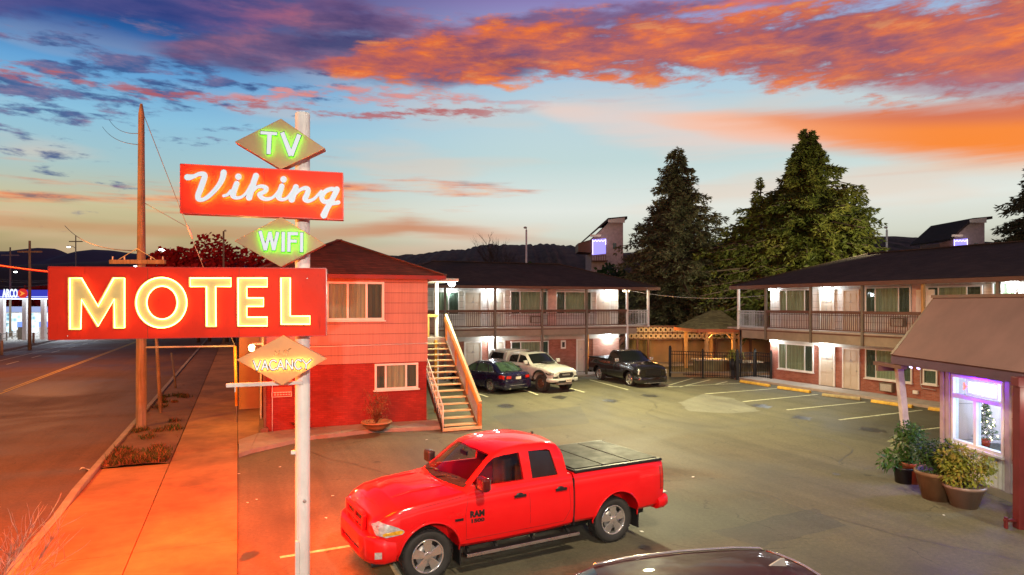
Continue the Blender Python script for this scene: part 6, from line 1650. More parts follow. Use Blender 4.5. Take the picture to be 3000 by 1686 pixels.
cen = [(-.25, 0, .7), (0, 0, .64), (.3, 0, .68), (0, .1, .95), (-.3, .1, .98), (.25, 0, .95), (.5, 0, .85), (-.05, 0, 1.12)]; leaves(t, 2100, cen, [.26, .26, .28, .26, .22, .22, .16, .18], .085, M['leaf_yellow'], 5); stems(t, cen, .4, .015)
# ------------------------------------------------------------------ vehicles (local x = forwards, z = up, origin on the ground under the rear axle)
def lerp_tab(tab, x):
    if x <= tab[0][0]: return tab[0][1:]
    for a, b in zip(tab, tab[1:]):
        if x <= b[0]:
            s = (x-a[0])/(b[0]-a[0]); s2 = s*s*(3-2*s)*.35+s*.65
            return tuple(p+(q-p)*s2 for p, q in zip(a[1:], b[1:]))
    return tab[-1][1:]
SEC = [(0, .90), (.06, .955), (.18, .985), (.42, 1.0), (.66, .995), (.84, .975), (.93, .952), (.975, .93), (1, .895)]
def sec(t):
    return lerp_tab(SEC, t)[0]
class Body:
    """a closed shell lofted over stations (x, z bottom, z shoulder, half width, crown)"""
    def __init__(s, st): s.st = st
    def at(s, x): return lerp_tab(s.st, x)
    def hw(s, x, z):
        zb, zt, w, cr = s.at(x); t = min(1, max(0, (z-zb)/(zt-zb))); return w*sec(t)
    def zt(s, x, y=0):
        zb, zt, w, cr = s.at(x); k = min(1, abs(y)/(w*.895)); return zt+cr*(1-k**2.4)
    def mesh(s, dx=.09, mb=None, mi=0, x0=None, x1=None):
        mb = mb or MB(); x0 = s.st[0][0] if x0 is None else x0; x1 = s.st[-1][0] if x1 is None else x1
        xs = sorted(set([x0, x1]+[round(x0+dx*i, 4) for i in range(1, int((x1-x0)/dx))]+[a[0] for a in s.st if x0 < a[0] < x1]))
        xs = [x for i, x in enumerate(xs) if i == 0 or x-xs[i-1] > .012 or x == xs[-1]]
        rings = []
        for x in xs:
            zb, zt, w, cr = s.at(x); half = []
            for t, f in SEC: half.append((w*f, zb+(zt-zb)*t))
            for k in (.96, .85, .68, .45, .2): half.append((w*.895*k, zt+cr*(1-k**2.4)))
            ring = [(y, z) for y, z in half]+[(0, zt+cr)]+[(-y, z) for y, z in half[::-1]]
            rings.append([mb.bm.verts.new((x, y, z)) for y, z in ring])
        n = len(rings[0])
        for A, B in zip(rings, rings[1:]):
            for k in range(n):
                f = mb.bm.faces.new((A[k], A[(k+1) % n], B[(k+1) % n], B[k])); f.material_index = mi
        mb.bm.faces.new(rings[0][::-1]).material_index = mi; mb.bm.faces.new(rings[-1]).material_index = mi
        return mb
class Cab:
    """greenhouse: top line [(x, z)] from the cowl backwards, belt height, half widths at belt and at top, plan bow of the front"""
    def __init__(s, top, zb, wb, wr, zr, bowf=.16, bowr=.08, xm=None):
        s.top, s.zb, s.wb, s.wr, s.zr, s.bf, s.br = top, zb, wb, wr, zr, bowf, bowr
        s.xm = xm if xm is not None else (top[0][0]+top[-1][0])/2
    def hw(s, z): t = (z-s.zb)/(s.zr-s.zb); return s.wb+(s.wr-s.wb)*t
    def P(s, i, k, grow=0.0):
        """i: float index along the top line, k: -1..1 across"""
        j = min(int(i), len(s.top)-2); f = i-j; (xa, za), (xb, zb_) = s.top[j], s.top[j+1]
        x, z = xa+(xb-xa)*f, za+(zb_-za)*f
        w = s.hw(z)*.955; L = abs(s.top[0][0]-s.xm)
        fr = max(0, (x-s.xm)/max(.01, s.top[0][0]-s.xm)); rr = max(0, (s.xm-x)/max(.01, s.xm-s.top[-1][0]))
        bx = -s.bf*fr*k*k+s.br*rr*k*k
        cr = .045*(1-k*k)*min(1, (z-s.zb)/.4)
        return Vector((x+bx, k*w, z+cr-.012*(abs(k) > .97)))
    def solid(s, inset=0.0, zlow=-.12):
        mb = MB(); ks = [-1, -.97, -.88, -.7, -.45, -.2, 0, .2, .45, .7, .88, .97, 1]; rings = []
        n = len(s.top); idx = []
        for j in range(n-1): idx += [j, j+.5]
        idx.append(n-1)
        for i in idx:
            row = [s.P(i, k) for k in ks]; zt = row[0].z
            for p in row: p.z -= inset
            e = []
            for f in (0, .33, .66, .93):
                z = (s.zb+zlow)+((zt-.03-inset)-(s.zb+zlow))*f; e.append((row[0].x, s.hw(max(z, s.zb-.02))-inset, z))
            L = [Vector((x, -w, z)) for x, w, z in e]; R = [Vector((x, w, z)) for x, w, z in e[::-1]]
            if inset:
                for p in row: p.y *= (1-inset/s.wr)
            rings.append([mb.bm.verts.new(p) for p in L+row+R])
        m = len(rings[0])
        for A, B in zip(rings, rings[1:]):
            for k in range(m): mb.bm.faces.new((A[k], A[(k+1) % m], B[(k+1) % m], B[k]))
        mb.bm.faces.new(rings[0]); mb.bm.faces.new(rings[-1][::-1])
        return mb
    def side_patch(s, mb, poly, side, off, mi=0, rows=8, cols=10):
        """fit a window outline given as (x, z) points on to the flank"""
        zs = [p[1] for p in poly]; z0, z1 = min(zs), max(zs); n = len(poly)
        def span(z):
            X = []
            for i in range(n):
                (xa, za), (xb, zb_) = poly[i], poly[(i+1) % n]
                if (za-z)*(zb_-z) <= 0 and za != zb_: X.append(xa+(xb-xa)*(z-za)/(zb_-za))
            return min(X), max(X)
        def fn(a, b):
            z = z0+(z1-z0)*min(.9999, max(.0001, b)); x0, x1 = span(z); return (x0+(x1-x0)*a, side*(s.hw(z)+off), z)
        mb.grid(fn, cols, rows, mi)
    def top_patch(s, mb, i0, i1, k0, k1, off, mi=0, shrink=0.0, nu=12, nv=14):
        def fn(a, b):
            i = i0+(i1-i0)*a; k = -k0+(k0+k1)*b if False else (-k0*(1-b)+k1*b)
            k *= (1-shrink*(a)); p = s.P(i, k); q = s.P(min(len(s.top)-1.001, i+.05), k)-s.P(max(0, i-.05), k); r = s.P(i, min(.99, k+.05))-s.P(i, max(-.99, k-.05))
            nn = q.cross(r).normalized(); nn = nn if nn.z > 0 else -nn; return p+nn*off
        mb.grid(fn, nu, nv, mi)
def wheel(parent, x, y, r, w, rim_r, rim_m, spokes=5, name='wheel', style='twin'):
    side = 1 if y > 0 else -1
    e = bpy.data.objects.new(name, None); COL.objects.link(e); e.parent = parent; e.location = (x, y, r); e.empty_display_size = .1
    o = side*w/2; i_ = -side*w/2
    mb = MB(); mb.lathe([(rim_r, i_), (r*.93, i_), (r*.985, i_*.8), (r, i_*.45), (r, o*.45), (r*.985, o*.8), (r*.93, o), (r*.86, o*1.04), (rim_r*1.06, o*.98), (rim_r, o*.86)], n=44, axis='y')
    for k in range(44):                                                  # tread blocks
        a = 2*PI*k/44; c, s_ = math.cos(a), math.sin(a)
        m_ = Matrix.Rotation(-a, 4, 'Y'); mb.box(r-.004, r+.006, -w*.44, -w*.06, -.017, .017, 0, m_); mb.box(r-.004, r+.006, w*.06, w*.44, -.017, .017, 0, m_)
    mb.build('tyre', M['tyre'], e)
    mb = MB(); mb.lathe([(rim_r*1.0, o*.90), (rim_r*.97, o*.97), (rim_r*.91, o*.93), (rim_r*.88, o*.6), (rim_r*.86, i_*.8)], n=44, axis='y')
    for k in range(spokes):
        for dd in ((-.13, .13) if style == 'twin' else (0,)):
            a = 2*PI*(k+.25)/spokes; a1 = a+dd*1.15; a0 = a+dd*.55; wd = .036 if style == 'twin' else .055; wd *= rim_r/.25
            p0 = Vector((math.cos(a0)*rim_r*.16, 0, math.sin(a0)*rim_r*.16)); p1 = Vector((math.cos(a1)*rim_r*.9, 0, math.sin(a1)*rim_r*.9)); d = (p1-p0).normalized(); n_ = Vector((-d.z, 0, d.x))
            A = [p0-n_*wd*.9+Vector((0, o*.90, 0)), p0+n_*wd*.9+Vector((0, o*.90, 0)), p1+n_*wd*1.15+Vector((0, o*.80, 0)), p1-n_*wd*1.15+Vector((0, o*.80, 0))]
            mb.prism(A, (0, -side*.035, 0))
    mb.lathe([(.001, o*.97), (rim_r*.15, o*.97), (rim_r*.27, o*.90), (rim_r*.28, o*.7)], n=20, axis='y')
    for k in range(5): a = 2*PI*k/5; mb.lathe([(.001, o*.95), (.012, o*.95), (.012, o*.85)], (math.cos(a)*rim_r*.22, 0, math.sin(a)*rim_r*.22), 6, axis='y')
    mb.build('rim', rim_m, e, bevel=.004)
    mb = MB(); mb.lathe([(.001, o*.35), (rim_r*.86, o*.35)], n=30, axis='y'); mb.lathe([(rim_r*.3, o*.45), (rim_r*.66, o*.45), (rim_r*.66, o*.38)], n=30, axis='y', mi=1); mb.build('brake_disc', [M['blackmetal'], M['galv']], e)
    return e
def arch_cut(x, r, y0, y1):
    mb = MB(); mb.cyl((x, y0, r[1]), (x, y1, r[1]), r[0], n=40); return mb.build('arch_cutter', M['plastic'])
def arch_lip(body, x, zc, R, side, m_, r=.02, off=.004, a0=-.01, parent=None, wide=None):
    mb = MB(); pts = []
    for i in range(33):
        a = PI*(a0+(1-2*a0)*i/32); X, Z = x+R*math.cos(a), zc+R*math.sin(a); pts.append((X, side*(body.hw(X, Z)+off), Z))
    if wide:
        mb.grid(lambda a, b: (lambda q, A: (x+(R+wide*b)*math.cos(A), side*(body.hw(x+(R+wide*b)*math.cos(A), zc+(R+wide*b)*math.sin(A))+.035*(1-b)+.004), zc+(R+wide*b)*math.sin(A)))(0, PI*(a0+(1-2*a0)*a)), 32, 3)
    mb.tube(pts, r, 6); return mb.build('wheel_arch_trim', m_, parent, fix=False)
def panel_on(body, parent, poly, side, m_, name, off=.004, rows=6, cols=8, bev=0):
    """a flush panel (lamp lens, badge field) fitted to the flank, poly of (x, z)"""
    mb = MB(); c = Cab([(0, 0), (1, 1)], 0, 1, 1, 1)
    zs = [p[1] for p in poly]; z0, z1 = min(zs), max(zs); n = len(poly)
    def span(z):
        X = []
        for i in range(n):
            (xa, za), (xb, zb_) = poly[i], poly[(i+1) % n]
            if (za-z)*(zb_-z) <= 0 and za != zb_: X.append(xa+(xb-xa)*(z-za)/(zb_-za))
        return min(X), max(X)
    def fn(a, b):
        z = z0+(z1-z0)*min(.9999, max(.0001, b)); x0, x1 = span(z); x = x0+(x1-x0)*a; return (x, side*(body.hw(x, z)+off), z)
    mb.grid(fn, cols, rows); return mb.build(name, m_, parent, fix=False)
def front_panel(parent, pts, x, m_, name, th=.02, bev=.006):
    mb = MB(); mb.prism([(x, y, z) for y, z in pts], (th, 0, 0)); return mb.build(name, m_, parent, bevel=bev)
def seam(body, parent, lines, side, m_, r=.006):
    for ln in lines:
        mb = MB(); pts = []
        for (xa, za), (xb, zb_) in zip(ln, ln[1:]):
            for k in range(8): x, z = xa+(xb-xa)*k/8, za+(zb_-za)*k/8; pts.append((x, side*(body.hw(x, z)-.001), z))
        x, z = ln[-1]; pts.append((x, side*(body.hw(x, z)-.001), z)); mb.tube(pts, r, 4); mb.build('door_seam', m_, parent)
def mirror(parent, x, y, z, side, m_, s=1.0, stem=True):
    mb = MB(); mb.box(-.05*s, .07*s, -.11*s, .11*s, -.085*s, .10*s)
    o = mb.build('mirror', m_, parent, bevel=.035*s, seg=3); o.location = (x, y+side*.17*s, z)
    mb = MB(); mb.bar((0, -side*.2*s, -.08*s), (0, -side*.05*s, -.05*s), .09*s, .05*s); mb.build('mirror_arm', M['plastic'], o, bevel=.01)
    mb = MB(); mb.box(-.055*s, -.051*s, -.09*s, .09*s, -.065*s, .08*s); mb.build('mirror_glass', M['chrome'], o)
    return o
def finish_shell(o, ang=28):
    for p in o.data.polygons: p.use_smooth = True
    o.data.set_sharp_from_angle(angle=math.radians(ang))
def grow_poly(poly, k):
    cx = sum(p[0] for p in poly)/len(poly); cz_ = sum(p[1] for p in poly)/len(poly)
    return [(x+k*(1 if x > cx else -1), z+k*(1 if z > cz_ else -1)) for x, z in poly]

# ---- full size red pickup ------------------------------------------------------------------------------------------------
def red_pickup():
    WB = 3.57; XR, XF = 0.0, WB
    q = gx(1798, 1590); p = gx(1239, 1712)
    fwd = Vector((p.x-q.x, p.y-q.y, 0)).normalized(); left = Vector((-fwd.y, fwd.x, 0))
    org = q-left*.86
    t = thing('pickup_truck', 'bright red crew pickup with black folding bed cover parked across the front of the lot', 'pickup truck', (org.x, org.y, 0), math.atan2(fwd.y, fwd.x))
    P = M['redpaint']
    # bed
    bed = Body([(-1.14, .62, 1.36, .90, .0), (-1.08, .56, 1.375, .955, .0), (-.9, .54, 1.385, .985, .0), (-.5, .53, 1.385, 1.0, .0), (.5, .52, 1.38, 1.005, .0), (.93, .52, 1.375, 1.0, 0)])
    ob = bed.mesh().build('cargo_bed', P, t)
    cut = arch_cut(0, (.50, .46), -1.2, -.5); cut2 = arch_cut(0, (.50, .46), .5, 1.2); inn = MB(); inn.box(-1.02, .86, -.80, .80, 1.0, 1.7); inn = inn.build('bed_cutter', M['plastic'])
    boolean(ob, [cut, cut2, inn]); finish_shell(ob)
    # front body with hood
    fb = Body([(.965, .50, 1.375, 1.0, .0), (1.5, .48, 1.37, 1.008, .0), (2.4, .47, 1.355, 1.008, .0), (2.95, .48, 1.33, 1.005, .02), (3.2, .49, 1.30, 1.0, .075), (3.7, .50, 1.26, .992, .10), (4.06, .50, 1.20, .972, .10), (4.25, .50, 1.12, .935, .095), (4.36, .52, 1.03, .87, .085), (4.42, .56, .95, .74, .07)])
    of_ = fb.mesh(dx=.07).build('body', P, t)
    cut = arch_cut(XF, (.50, .46), -1.2, -.5); cut2 = arch_cut(XF, (.50, .46), .5, 1.2); inn = MB(); inn.box(1.05, 2.95, -.86, .86, .62, 1.6); inn = inn.build('cabin_cutter', M['plastic'])
    boolean(of_, [cut, cut2, inn]); finish_shell(of_)
    # cab
    cab = Cab([(3.18, 1.33), (2.95, 1.47), (2.62, 1.70), (2.42, 1.825), (2.2, 1.885), (1.8, 1.92), (1.35, 1.915), (1.1, 1.86), (1.02, 1.77), (.985, 1.45), (.975, 1.34)], 1.33, .945, .745, 1.90, .20, .06, xm=1.9)
    oc = cab.solid(0, -.06).build('cab', P, t)
    inn = Cab([(3.10, 1.22), (2.90, 1.38), (2.58, 1.63), (2.38, 1.76), (2.2, 1.82), (1.8, 1.86), (1.35, 1.855), (1.14, 1.80), (1.07, 1.72), (1.04, 1.35), (1.04, 1.22)], 1.33, .885, .685, 1.90, .16, .03, xm=1.9).solid(.0, -.4).build('cab_cutter', M['plastic'])
    WIN = [[(2.66, 1.385), (2.86, 1.405), (2.50, 1.70), (2.37, 1.775), (2.22, 1.80), (1.92, 1.815), (1.90, 1.385)], [(1.74, 1.385), (1.74, 1.815), (1.37, 1.81), (1.31, 1.78), (1.23, 1.385)]]
    cuts = [inn]
    for w in WIN:
        mb = MB(); mb.prism([(x, -1.2, z) for x, z in w], (0, 2.4, 0)); cuts.append(mb.build('window_cutter', M['plastic']))
    mb = MB(); A = [cab.P(i, k)+Vector((dx, 0, dz)) for (dx, dz) in ((-.14, -.16), (.14, .16)) for i, k in ((.45, -.86), (.45, 0), (.45, .86), (2.75, .84), (2.75, 0), (2.75, -.84))]
    V = [mb.bm.verts.new(p) for p in A]; mb.bm.faces.new(V[:6]); mb.bm.faces.new(V[6:][::-1])
    for i in range(6): mb.bm.faces.new((V[i], V[(i+1) % 6], V[6+(i+1) % 6], V[6+i]))
    bmesh.ops.recalc_face_normals(mb.bm, faces=mb.bm.faces); cuts.append(mb.build('screen_cutter', M['plastic']))
    boolean(oc, cuts); finish_shell(oc, 30)
    # glass and trims
    mb = MB(); cab.top_patch(mb, .42, 2.8, .88, .88, .004, shrink=.02); mb.build('windscreen', M['carglass'], t, fix=False)
    mb = MB(); cab.top_patch(mb, .30, .62, .93, .93, .012, nu=2); mb.build('cowl', M['plastic'], t, fix=False)
    mb = MB()
    for k0 in (-.62, .06): mb.tube([cab.P(.3, k0)+Vector((.02, 0, .03)), cab.P(.62, k0+.25)+Vector((.02, 0, .035)), cab.P(.75, k0+.58)+Vector((.02, 0, .035))], .012, 5)
    mb.build('wiper', M['plastic'], t)
    for side in (1, -1):
        for i, w in enumerate(WIN):
            mb = MB(); cab.side_patch(mb, grow_poly(w, .012), side, -.03); mb.build('side_window', M['carglass'] if i == 0 else M['blackglass'], t, fix=False)
    mb = MB(); cab.top_patch(mb, 8.15, 9.0, .8, .8, .006); mb.build('rear_window', M['blackglass'], t, fix=False)
    # interior
    mb = MB(); mb.grid(lambda a, b: (3.05-.62*a, -.82+1.64*b, 1.30-.03*a-.10*a*a+.03*math.sin(b*PI)), 6, 10); mb.box(2.42, 2.50, -.82, .82, .9, 1.16); mb.build('dashboard', M['interior'], t)
    mb = MB(); mb.tube([(2.33+.05*math.sin(a), .42+.19*math.cos(a), 1.20+.19*math.sin(a)) for a in [2*PI*k/20 for k in range(20)]], .016, 6, closed=True); mb.build('steering_wheel', M['plastic'], t)
    mb = MB(); mb.tube([(2.55, 0, 1.83), (2.58, 0, 1.78)], .01, 5); mb.box(2.55, 2.58, -.12, .12, 1.70, 1.77); mb.build('rear_view_mirror', M['plastic'], t)
    for y in (.42, -.42):
        mb = MB(); mb.box(1.62, 2.15, y-.25, y+.25, .78, .94); mb.box(1.52, 1.68, y-.24, y+.24, .9, 1.50); mb.box(1.55, 1.65, y-.13, y+.13, 1.52, 1.72); mb.build('seat', M['seatcloth'], t, bevel=.04)
    mb = MB(); mb.box(1.08, 1.24, -.75, .75, .8, 1.52); mb.build('rear_seat', M['seatcloth'], t, bevel=.04)
    mb = MB(); mb.box(1.02, 2.98, -.87, .87, .60, .64); mb.build('cabin_floor', M['plastic'], t)
    # bed cover: three hinged panels in a frame
    mb = MB()
    for (a, b) in ((-1.06, .90),): 
        mb.box(a, b, .86, .945, 1.37, 1.42); mb.box(a, b, -.945, -.86, 1.37, 1.42); mb.box(a, a+.05, -.86, .86, 1.37, 1.415); mb.box(b-.04, b, -.86, .86, 1.37, 1.415)
    cv = mb.build('bed_cover', M['plastic'], t, bevel=.012)
    for k in range(3):
        a = -1.01+k*.625; mb = MB(); mb.box(a+.008, a+.617, -.86, .86, 1.385, 1.432); mb.build('cover_panel', M['tarp'], cv, bevel=.012)
    # wheels
    for (x, y) in ((XR, .86), (XR, -.86), (XF, .86), (XF, -.86)): wheel(t, x, y-.13*(1 if y > 0 else -1), .405, .27, .265, M['chrome'])
    for x, b_ in ((XR, bed), (XF, fb)):
        for side in (1, -1): arch_lip(b_, x, .46, .50, side, P, .016, parent=t)
    for x, s_ in ((XF-.50, 1), (XR-.50, 1)):
        for side in (1, -1):
            mb = MB(); mb.box(x-.03, x-.005, side*.78-.12, side*.78+.14, .20, .62); mb.build('mud_flap', M['plastic'], t, bevel=.008)
    mb = MB(); mb.box(-.9, 4.2, -.6, .6, .34, .50); mb.cyl((0, -.75, .405), (0, .75, .405), .07); mb.cyl((XF, -.75, .36), (XF, .75, .36), .05); mb.build('chassis', M['blackmetal'], t)
    # running board
    for side in (1, -1):
        mb = MB(); mb.box(.85, 2.98, side*.93-.08, side*.93+.08, .33, .37, 0); mb.box(.85, 2.98, side*(1.005)-.008, side*(1.005)+.008, .325, .375, 1)
        for x in (1.0, 1.7, 2.4, 2.9): mb.bar((x, side*.7, .5), (x, side*.9, .36), .05, .04, 0)
        mb.build('running_board', [M['plastic'], M['alloy']], t, bevel=.004)
    # bumpers
    bp = Body([(4.12, .44, .80, .985, 0), (4.28, .42, .82, .965, 0), (4.41, .42, .84, .88, 0), (4.50, .44, .83, .74, 0), (4.55, .47, .80, .56, 0)])
    o = bp.mesh(dx=.04).build('front_bumper', P, t); c1 = arch_cut(XF, (.50, .46), -1.2, 1.2); inn = MB(); inn.box(4.47, 4.8, -.5, .5, .50, .62); boolean(o, [c1, inn.build('intake_cutter', M['plastic'])]); finish_shell(o, 40)
    mb = MB(); mb.box(4.37, 4.49, -.5, .5, .5, .62); mb.build('air_intake', M['plastic'], t)
    mb = MB(); mb.box(4.1, 4.44, -.78, .78, .36, .43); mb.build('air_dam', M['plastic'], t, bevel=.02)
    for side in (1, -1):
        mb = MB(); mb.grid(lambda a, b: (4.33+.09*a, side*(bp.hw(4.33+.09*a, .55+.09*b)+.006), .53+.10*b-.01*a), 4, 3); mb.build('fog_lamp', M['clear_lens'], t, fix=False)
    rbm = Body([(-1.25, .52, .72, .86, 0), (-1.2, .50, .74, .95, 0), (-1.1, .48, .74, .985, 0), (-.95, .48, .72, .99, 0)])
    o = rbm.mesh(dx=.05).build('rear_bumper', P, t); finish_shell(o, 40)
    mb = MB(); mb.box(-1.24, -1.0, -.9, .9, .742, .765); mb.build('step_pad', M['galv'], t, bevel=.008)
    # grille with painted surround and cross bars
    gp = [(-.46, 1.08), (.46, 1.08), (.40, .72), (-.40, .72)]
    front_panel(t, gp, 4.415, M['plastic'], 'grille', .03)
    mb = MB()
    for a, b in zip(gp, gp[1:]+gp[:1]): mb.bar((4.455, a[0], a[1]), (4.455, b[0], b[1]), .07, .06)
    mb.bar((4.46, 0, .72), (4.46, 0, 1.08), .05, .04); mb.bar((4.46, -.43, .92), (4.46, .43, .92), .05, .04)
    mb.build('grille_surround', P, t, bevel=.015)
    # lamps wrapped on the corners
    for side in (1, -1):
        hl = panel_on(fb, t, [(4.39, .86), (4.415, 1.0), (4.34, 1.055), (4.12, .98), (3.98, .90), (4.05, .845), (4.26, .83)], side, M['clear_lens'], 'headlight', .012, 8, 12)
        panel_on(fb, hl, [(4.30, .845), (4.32, .90), (4.05, .925), (4.0, .90), (4.07, .85)], side, M['amber_lens'], 'indicator_lens', .017, 4, 8)
        panel_on(bed, t, [(-1.13, .86), (-1.13, 1.27), (-.99, 1.27), (-.985, .86)], side, M['red_lens'], 'tail_light', .006, 8, 5)
        mb = MB(); mb.tube([(-1.0, side*(bed.hw(-1, z)+.004), z) for z in (.86, 1.0, 1.15, 1.27)], .006, 5); mb.build('lamp_edge', M['plastic'], t)
        mirror(t, 2.74, .93*side, 1.47, side, M['plastic'] if side < 0 else mat('dark_red_mirror_shell', (.10, .008, .008), .25, coat=.8), 1.15)
        seam(fb, t, [[(2.98, .60), (3.0, 1.0), (2.93, 1.33)], [(1.82, .60), (1.84, 1.35)], [(1.02, .80), (1.06, 1.34)], [(2.98, .60), (1.82, .60)], [(1.82, .60), (1.15, .60), (1.02, .80)], [(3.05, 1.27), (3.9, 1.18), (4.2, 1.10)]], side, mat('seam_shadow', (.16, .004, .004), .6), .0035)
        for x in (2.02, 1.22):
            mb = MB(); zz = 1.16; mb.bar((x-.11, side*(fb.hw(x, zz)+.022), zz), (x+.11, side*(fb.hw(x, zz)+.022), zz), .02, .045); mb.ico((x, side*(fb.hw(x, zz)-.005), zz), .05, 2, sx=1.6, sy=.3); mb.build('door_handle', M['plastic'], t, bevel=.006)
        # fender crease and hood lines
    mb = MB()
    for y in (-.50, .50): mb.tube([(x, y*(1-.10*(x-3.2)), fb.zt(x, y)+.002) for x in (3.15, 3.4, 3.7, 3.95, 4.15)], [.004, .022, .024, .016, .004], 6)
    mb.build('hood_crease', P, t)
    mb = MB(); mb.tube([(4.29-.06*abs(k), k*.74, fb.zt(4.29-.06*abs(k), k*.74)+.001) for k in (-1, -.6, -.2, .2, .6, 1)], .003, 4); mb.build('hood_seam', mat('seam_shadow', (.16, .004, .004), .6), t)
    # badge lettering on the front doors, bed gap
    def badge(side):
        mb = MB(); R = Matrix.Rotation(PI/2, 4, 'X') if side < 0 else Matrix.Rotation(PI, 4, 'Z') @ Matrix.Rotation(PI/2, 4, 'X')
        y = side*(fb.hw(2.75, .98)+.004)
        text_mesh(mb, 'RAM', .13, Matrix.Translation((2.80, y, .985)) @ R, .004, .007, width=.25); text_mesh(mb, '1500', .075, Matrix.Translation((2.80, y, .882)) @ R, .004, .004, width=.23)
        mb.build('door_badge', M['plastic'], t)
        mb = MB(); mb.box(3.04, 3.18, y-.004, y+.004, .92, .955); mb.build('fender_badge', M['plastic'], t)
    badge(1); badge(-1)
    mb = MB(); mb.box(.935, .96, -.985, .985, .5, 1.30); mb.build('bed_gap', M['plastic'], t)
    mb = MB(); mb.box(-1.15, -1.135, -.6, .6, .80, 1.30); mb.build('tailgate', P, t, bevel=.01)
    mb = MB(); mb.ico((1.2, 0, 1.945), .03, 1); mb.build('roof_marker', M['plastic'], t)
    return t
red_pickup()

# ---- black single cab pickup ----------------------------------------------------------------------------------------------
def place(p_front, p_rear, wheel_out, side):
    """ground pixels under the visible front and rear tyres -> origin at the rear axle, heading"""
    p, q = gx(*p_front), gx(*p_rear); f_ = Vector((p.x-q.x, p.y-q.y, 0)).normalized(); l_ = Vector((-f_.y, f_.x, 0))
    return q-l_*(side*wheel_out), math.atan2(f_.y, f_.x), (p-q).length
def black_pickup():
    o_, hd, L = place((1845, 1132), (1757, 1114), .82, -1)
    WB = 3.05
    t = thing('pickup_truck', 'glossy black single cab pickup with chrome wheels beside the iron fence', 'pickup truck', (o_.x, o_.y, 0), hd)
    P = M['blackpaint']
    bed = Body([(-1.12, .50, 1.22, .92, 0), (-1.0, .44, 1.25, .97, 0), (0, .40, 1.26, 1.0, 0), (.93, .40, 1.25, 1.0, 0)])
    ob = bed.mesh().build('cargo_bed', P, t); inn = MB(); inn.box(-1.02, .88, -.84, .84, .8, 1.6)
    boolean(ob, [arch_cut(0, (.46, .40), -1.2, -.5), arch_cut(0, (.46, .40), .5, 1.2), inn.build('bed_cutter', P)]); finish_shell(ob)
    fb = Body([(.965, .38, 1.26, 1.0, 0), (1.9, .36, 1.25, 1.005, 0), (2.35, .36, 1.22, 1.0, .02), (2.6, .38, 1.18, .995, .09), (3.1, .38, 1.14, .985, .11), (3.55, .38, 1.06, .96, .10), (3.82, .36, .98, .90, .09), (3.93, .36, .90, .80, .06)])
    o = fb.mesh(dx=.07).build('body', P, t); boolean(o, [arch_cut(WB, (.46, .40), -1.2, -.5), arch_cut(WB, (.46, .40), .5, 1.2)]); finish_shell(o)
    cab = Cab([(2.58, 1.22), (2.3, 1.38), (2.0, 1.60), (1.85, 1.70), (1.65, 1.75), (1.3, 1.77), (1.1, 1.74), (1.03, 1.66), (.98, 1.3), (.97, 1.22)], 1.21, .94, .75, 1.76, .20, .05, xm=1.4)
    o = cab.solid(0, -.06).build('cab', P, t); finish_shell(o, 30)
    mb = MB(); cab.top_patch(mb, .3, 2.85, .89, .89, .006, shrink=.02); mb.build('windscreen', M['blackglass'], t, fix=False)
    for s in (1, -1):
        mb = MB(); cab.side_patch(mb, [(2.25, 1.27), (1.95, 1.54), (1.80, 1.63), (1.62, 1.66), (1.22, 1.66), (1.15, 1.27)], s, .008); mb.build('side_window', M['blackglass'], t, fix=False)
        mirror(t, 2.2, .92*s, 1.30, s, M['chrome'], 1.0)
        seam(fb, t, [[(2.35, .45), (2.38, .9), (2.3, 1.2)], [(1.05, .6), (1.08, 1.22)], [(2.35, .45), (1.1, .45)]], s, M['plastic'], .004)
        mb = MB(); mb.bar((1.28, s*(fb.hw(1.3, 1.08)+.02), 1.08), (1.5, s*(fb.hw(1.3, 1.08)+.02), 1.08), .02, .04); mb.build('door_handle', P, t)
        hl = front_panel(t, [(s*.54, .64), (s*.54, .90), (s*.86, .90), (s*.88, .68)], 3.84, M['clear_lens'], 'headlight', .06, .02)
        front_panel(hl, [(s*.60, .72), (s*.60, .82), (s*.80, .82), (s*.80, .73)], 3.89, M['amber_lens'] if s < 0 else M['blackglass'], 'lamp_reflector', .02)
        mb = MB(); mb.ico((3.98, s*.68, .42), .055, 2, sx=.5); mb.build('fog_lamp', M['clear_lens'], t)
        arch_lip(fb, WB, .40, .46, s, P, .014, parent=t); arch_lip(bed, 0, .40, .46, s, P, .014, parent=t)
        panel_on(bed, t, [(-1.1, .8), (-1.1, 1.14), (-.98, 1.14), (-.98, .8)], s, M['red_lens'], 'tail_light')
    front_panel(t, [(-.46, .60), (-.46, .92), (.46, .92), (.46, .60)], 3.92, M['plastic'], 'grille', .04, .02)
    mb = MB()
    for z in (.60, .68, .76, .84, .92): mb.bar((3.975, -.46, z), (3.975, .46, z), .012, .014)
    mb.build('grille_bar', P, t)
    bp = Body([(3.62, .24, .60, .97, 0), (3.85, .22, .58, .95, 0), (3.98, .22, .56, .84, 0), (4.05, .25, .52, .66, 0)]); o = bp.mesh(dx=.05).build('front_bumper', P, t); boolean(o, [arch_cut(WB, (.46, .40), -1.2, 1.2)]); finish_shell(o, 40)
    mb = MB(); mb.box(4.0, 4.06, -.45, .45, .27, .40); mb.build('air_intake', M['plastic'], t)
    mb = MB(); mb.box(3.95, 4.07, -.62, .62, .235, .25); mb.build('lower_lip', M['galv'], t)
    mb = MB(); mb.box(-1.08, .9, -.93, .93, 1.22, 1.285); mb.build('bed_cover', M['tarp'], t, bevel=.02)
    for (x, y) in ((0, .86), (0, -.86), (WB, .86), (WB, -.86)): wheel(t, x, y-.12*(1 if y > 0 else -1), .365, .27, .265, M['chrome'])
    mb = MB(); mb.box(-.9, 3.6, -.6, .6, .22, .40); mb.build('chassis', M['blackmetal'], t)
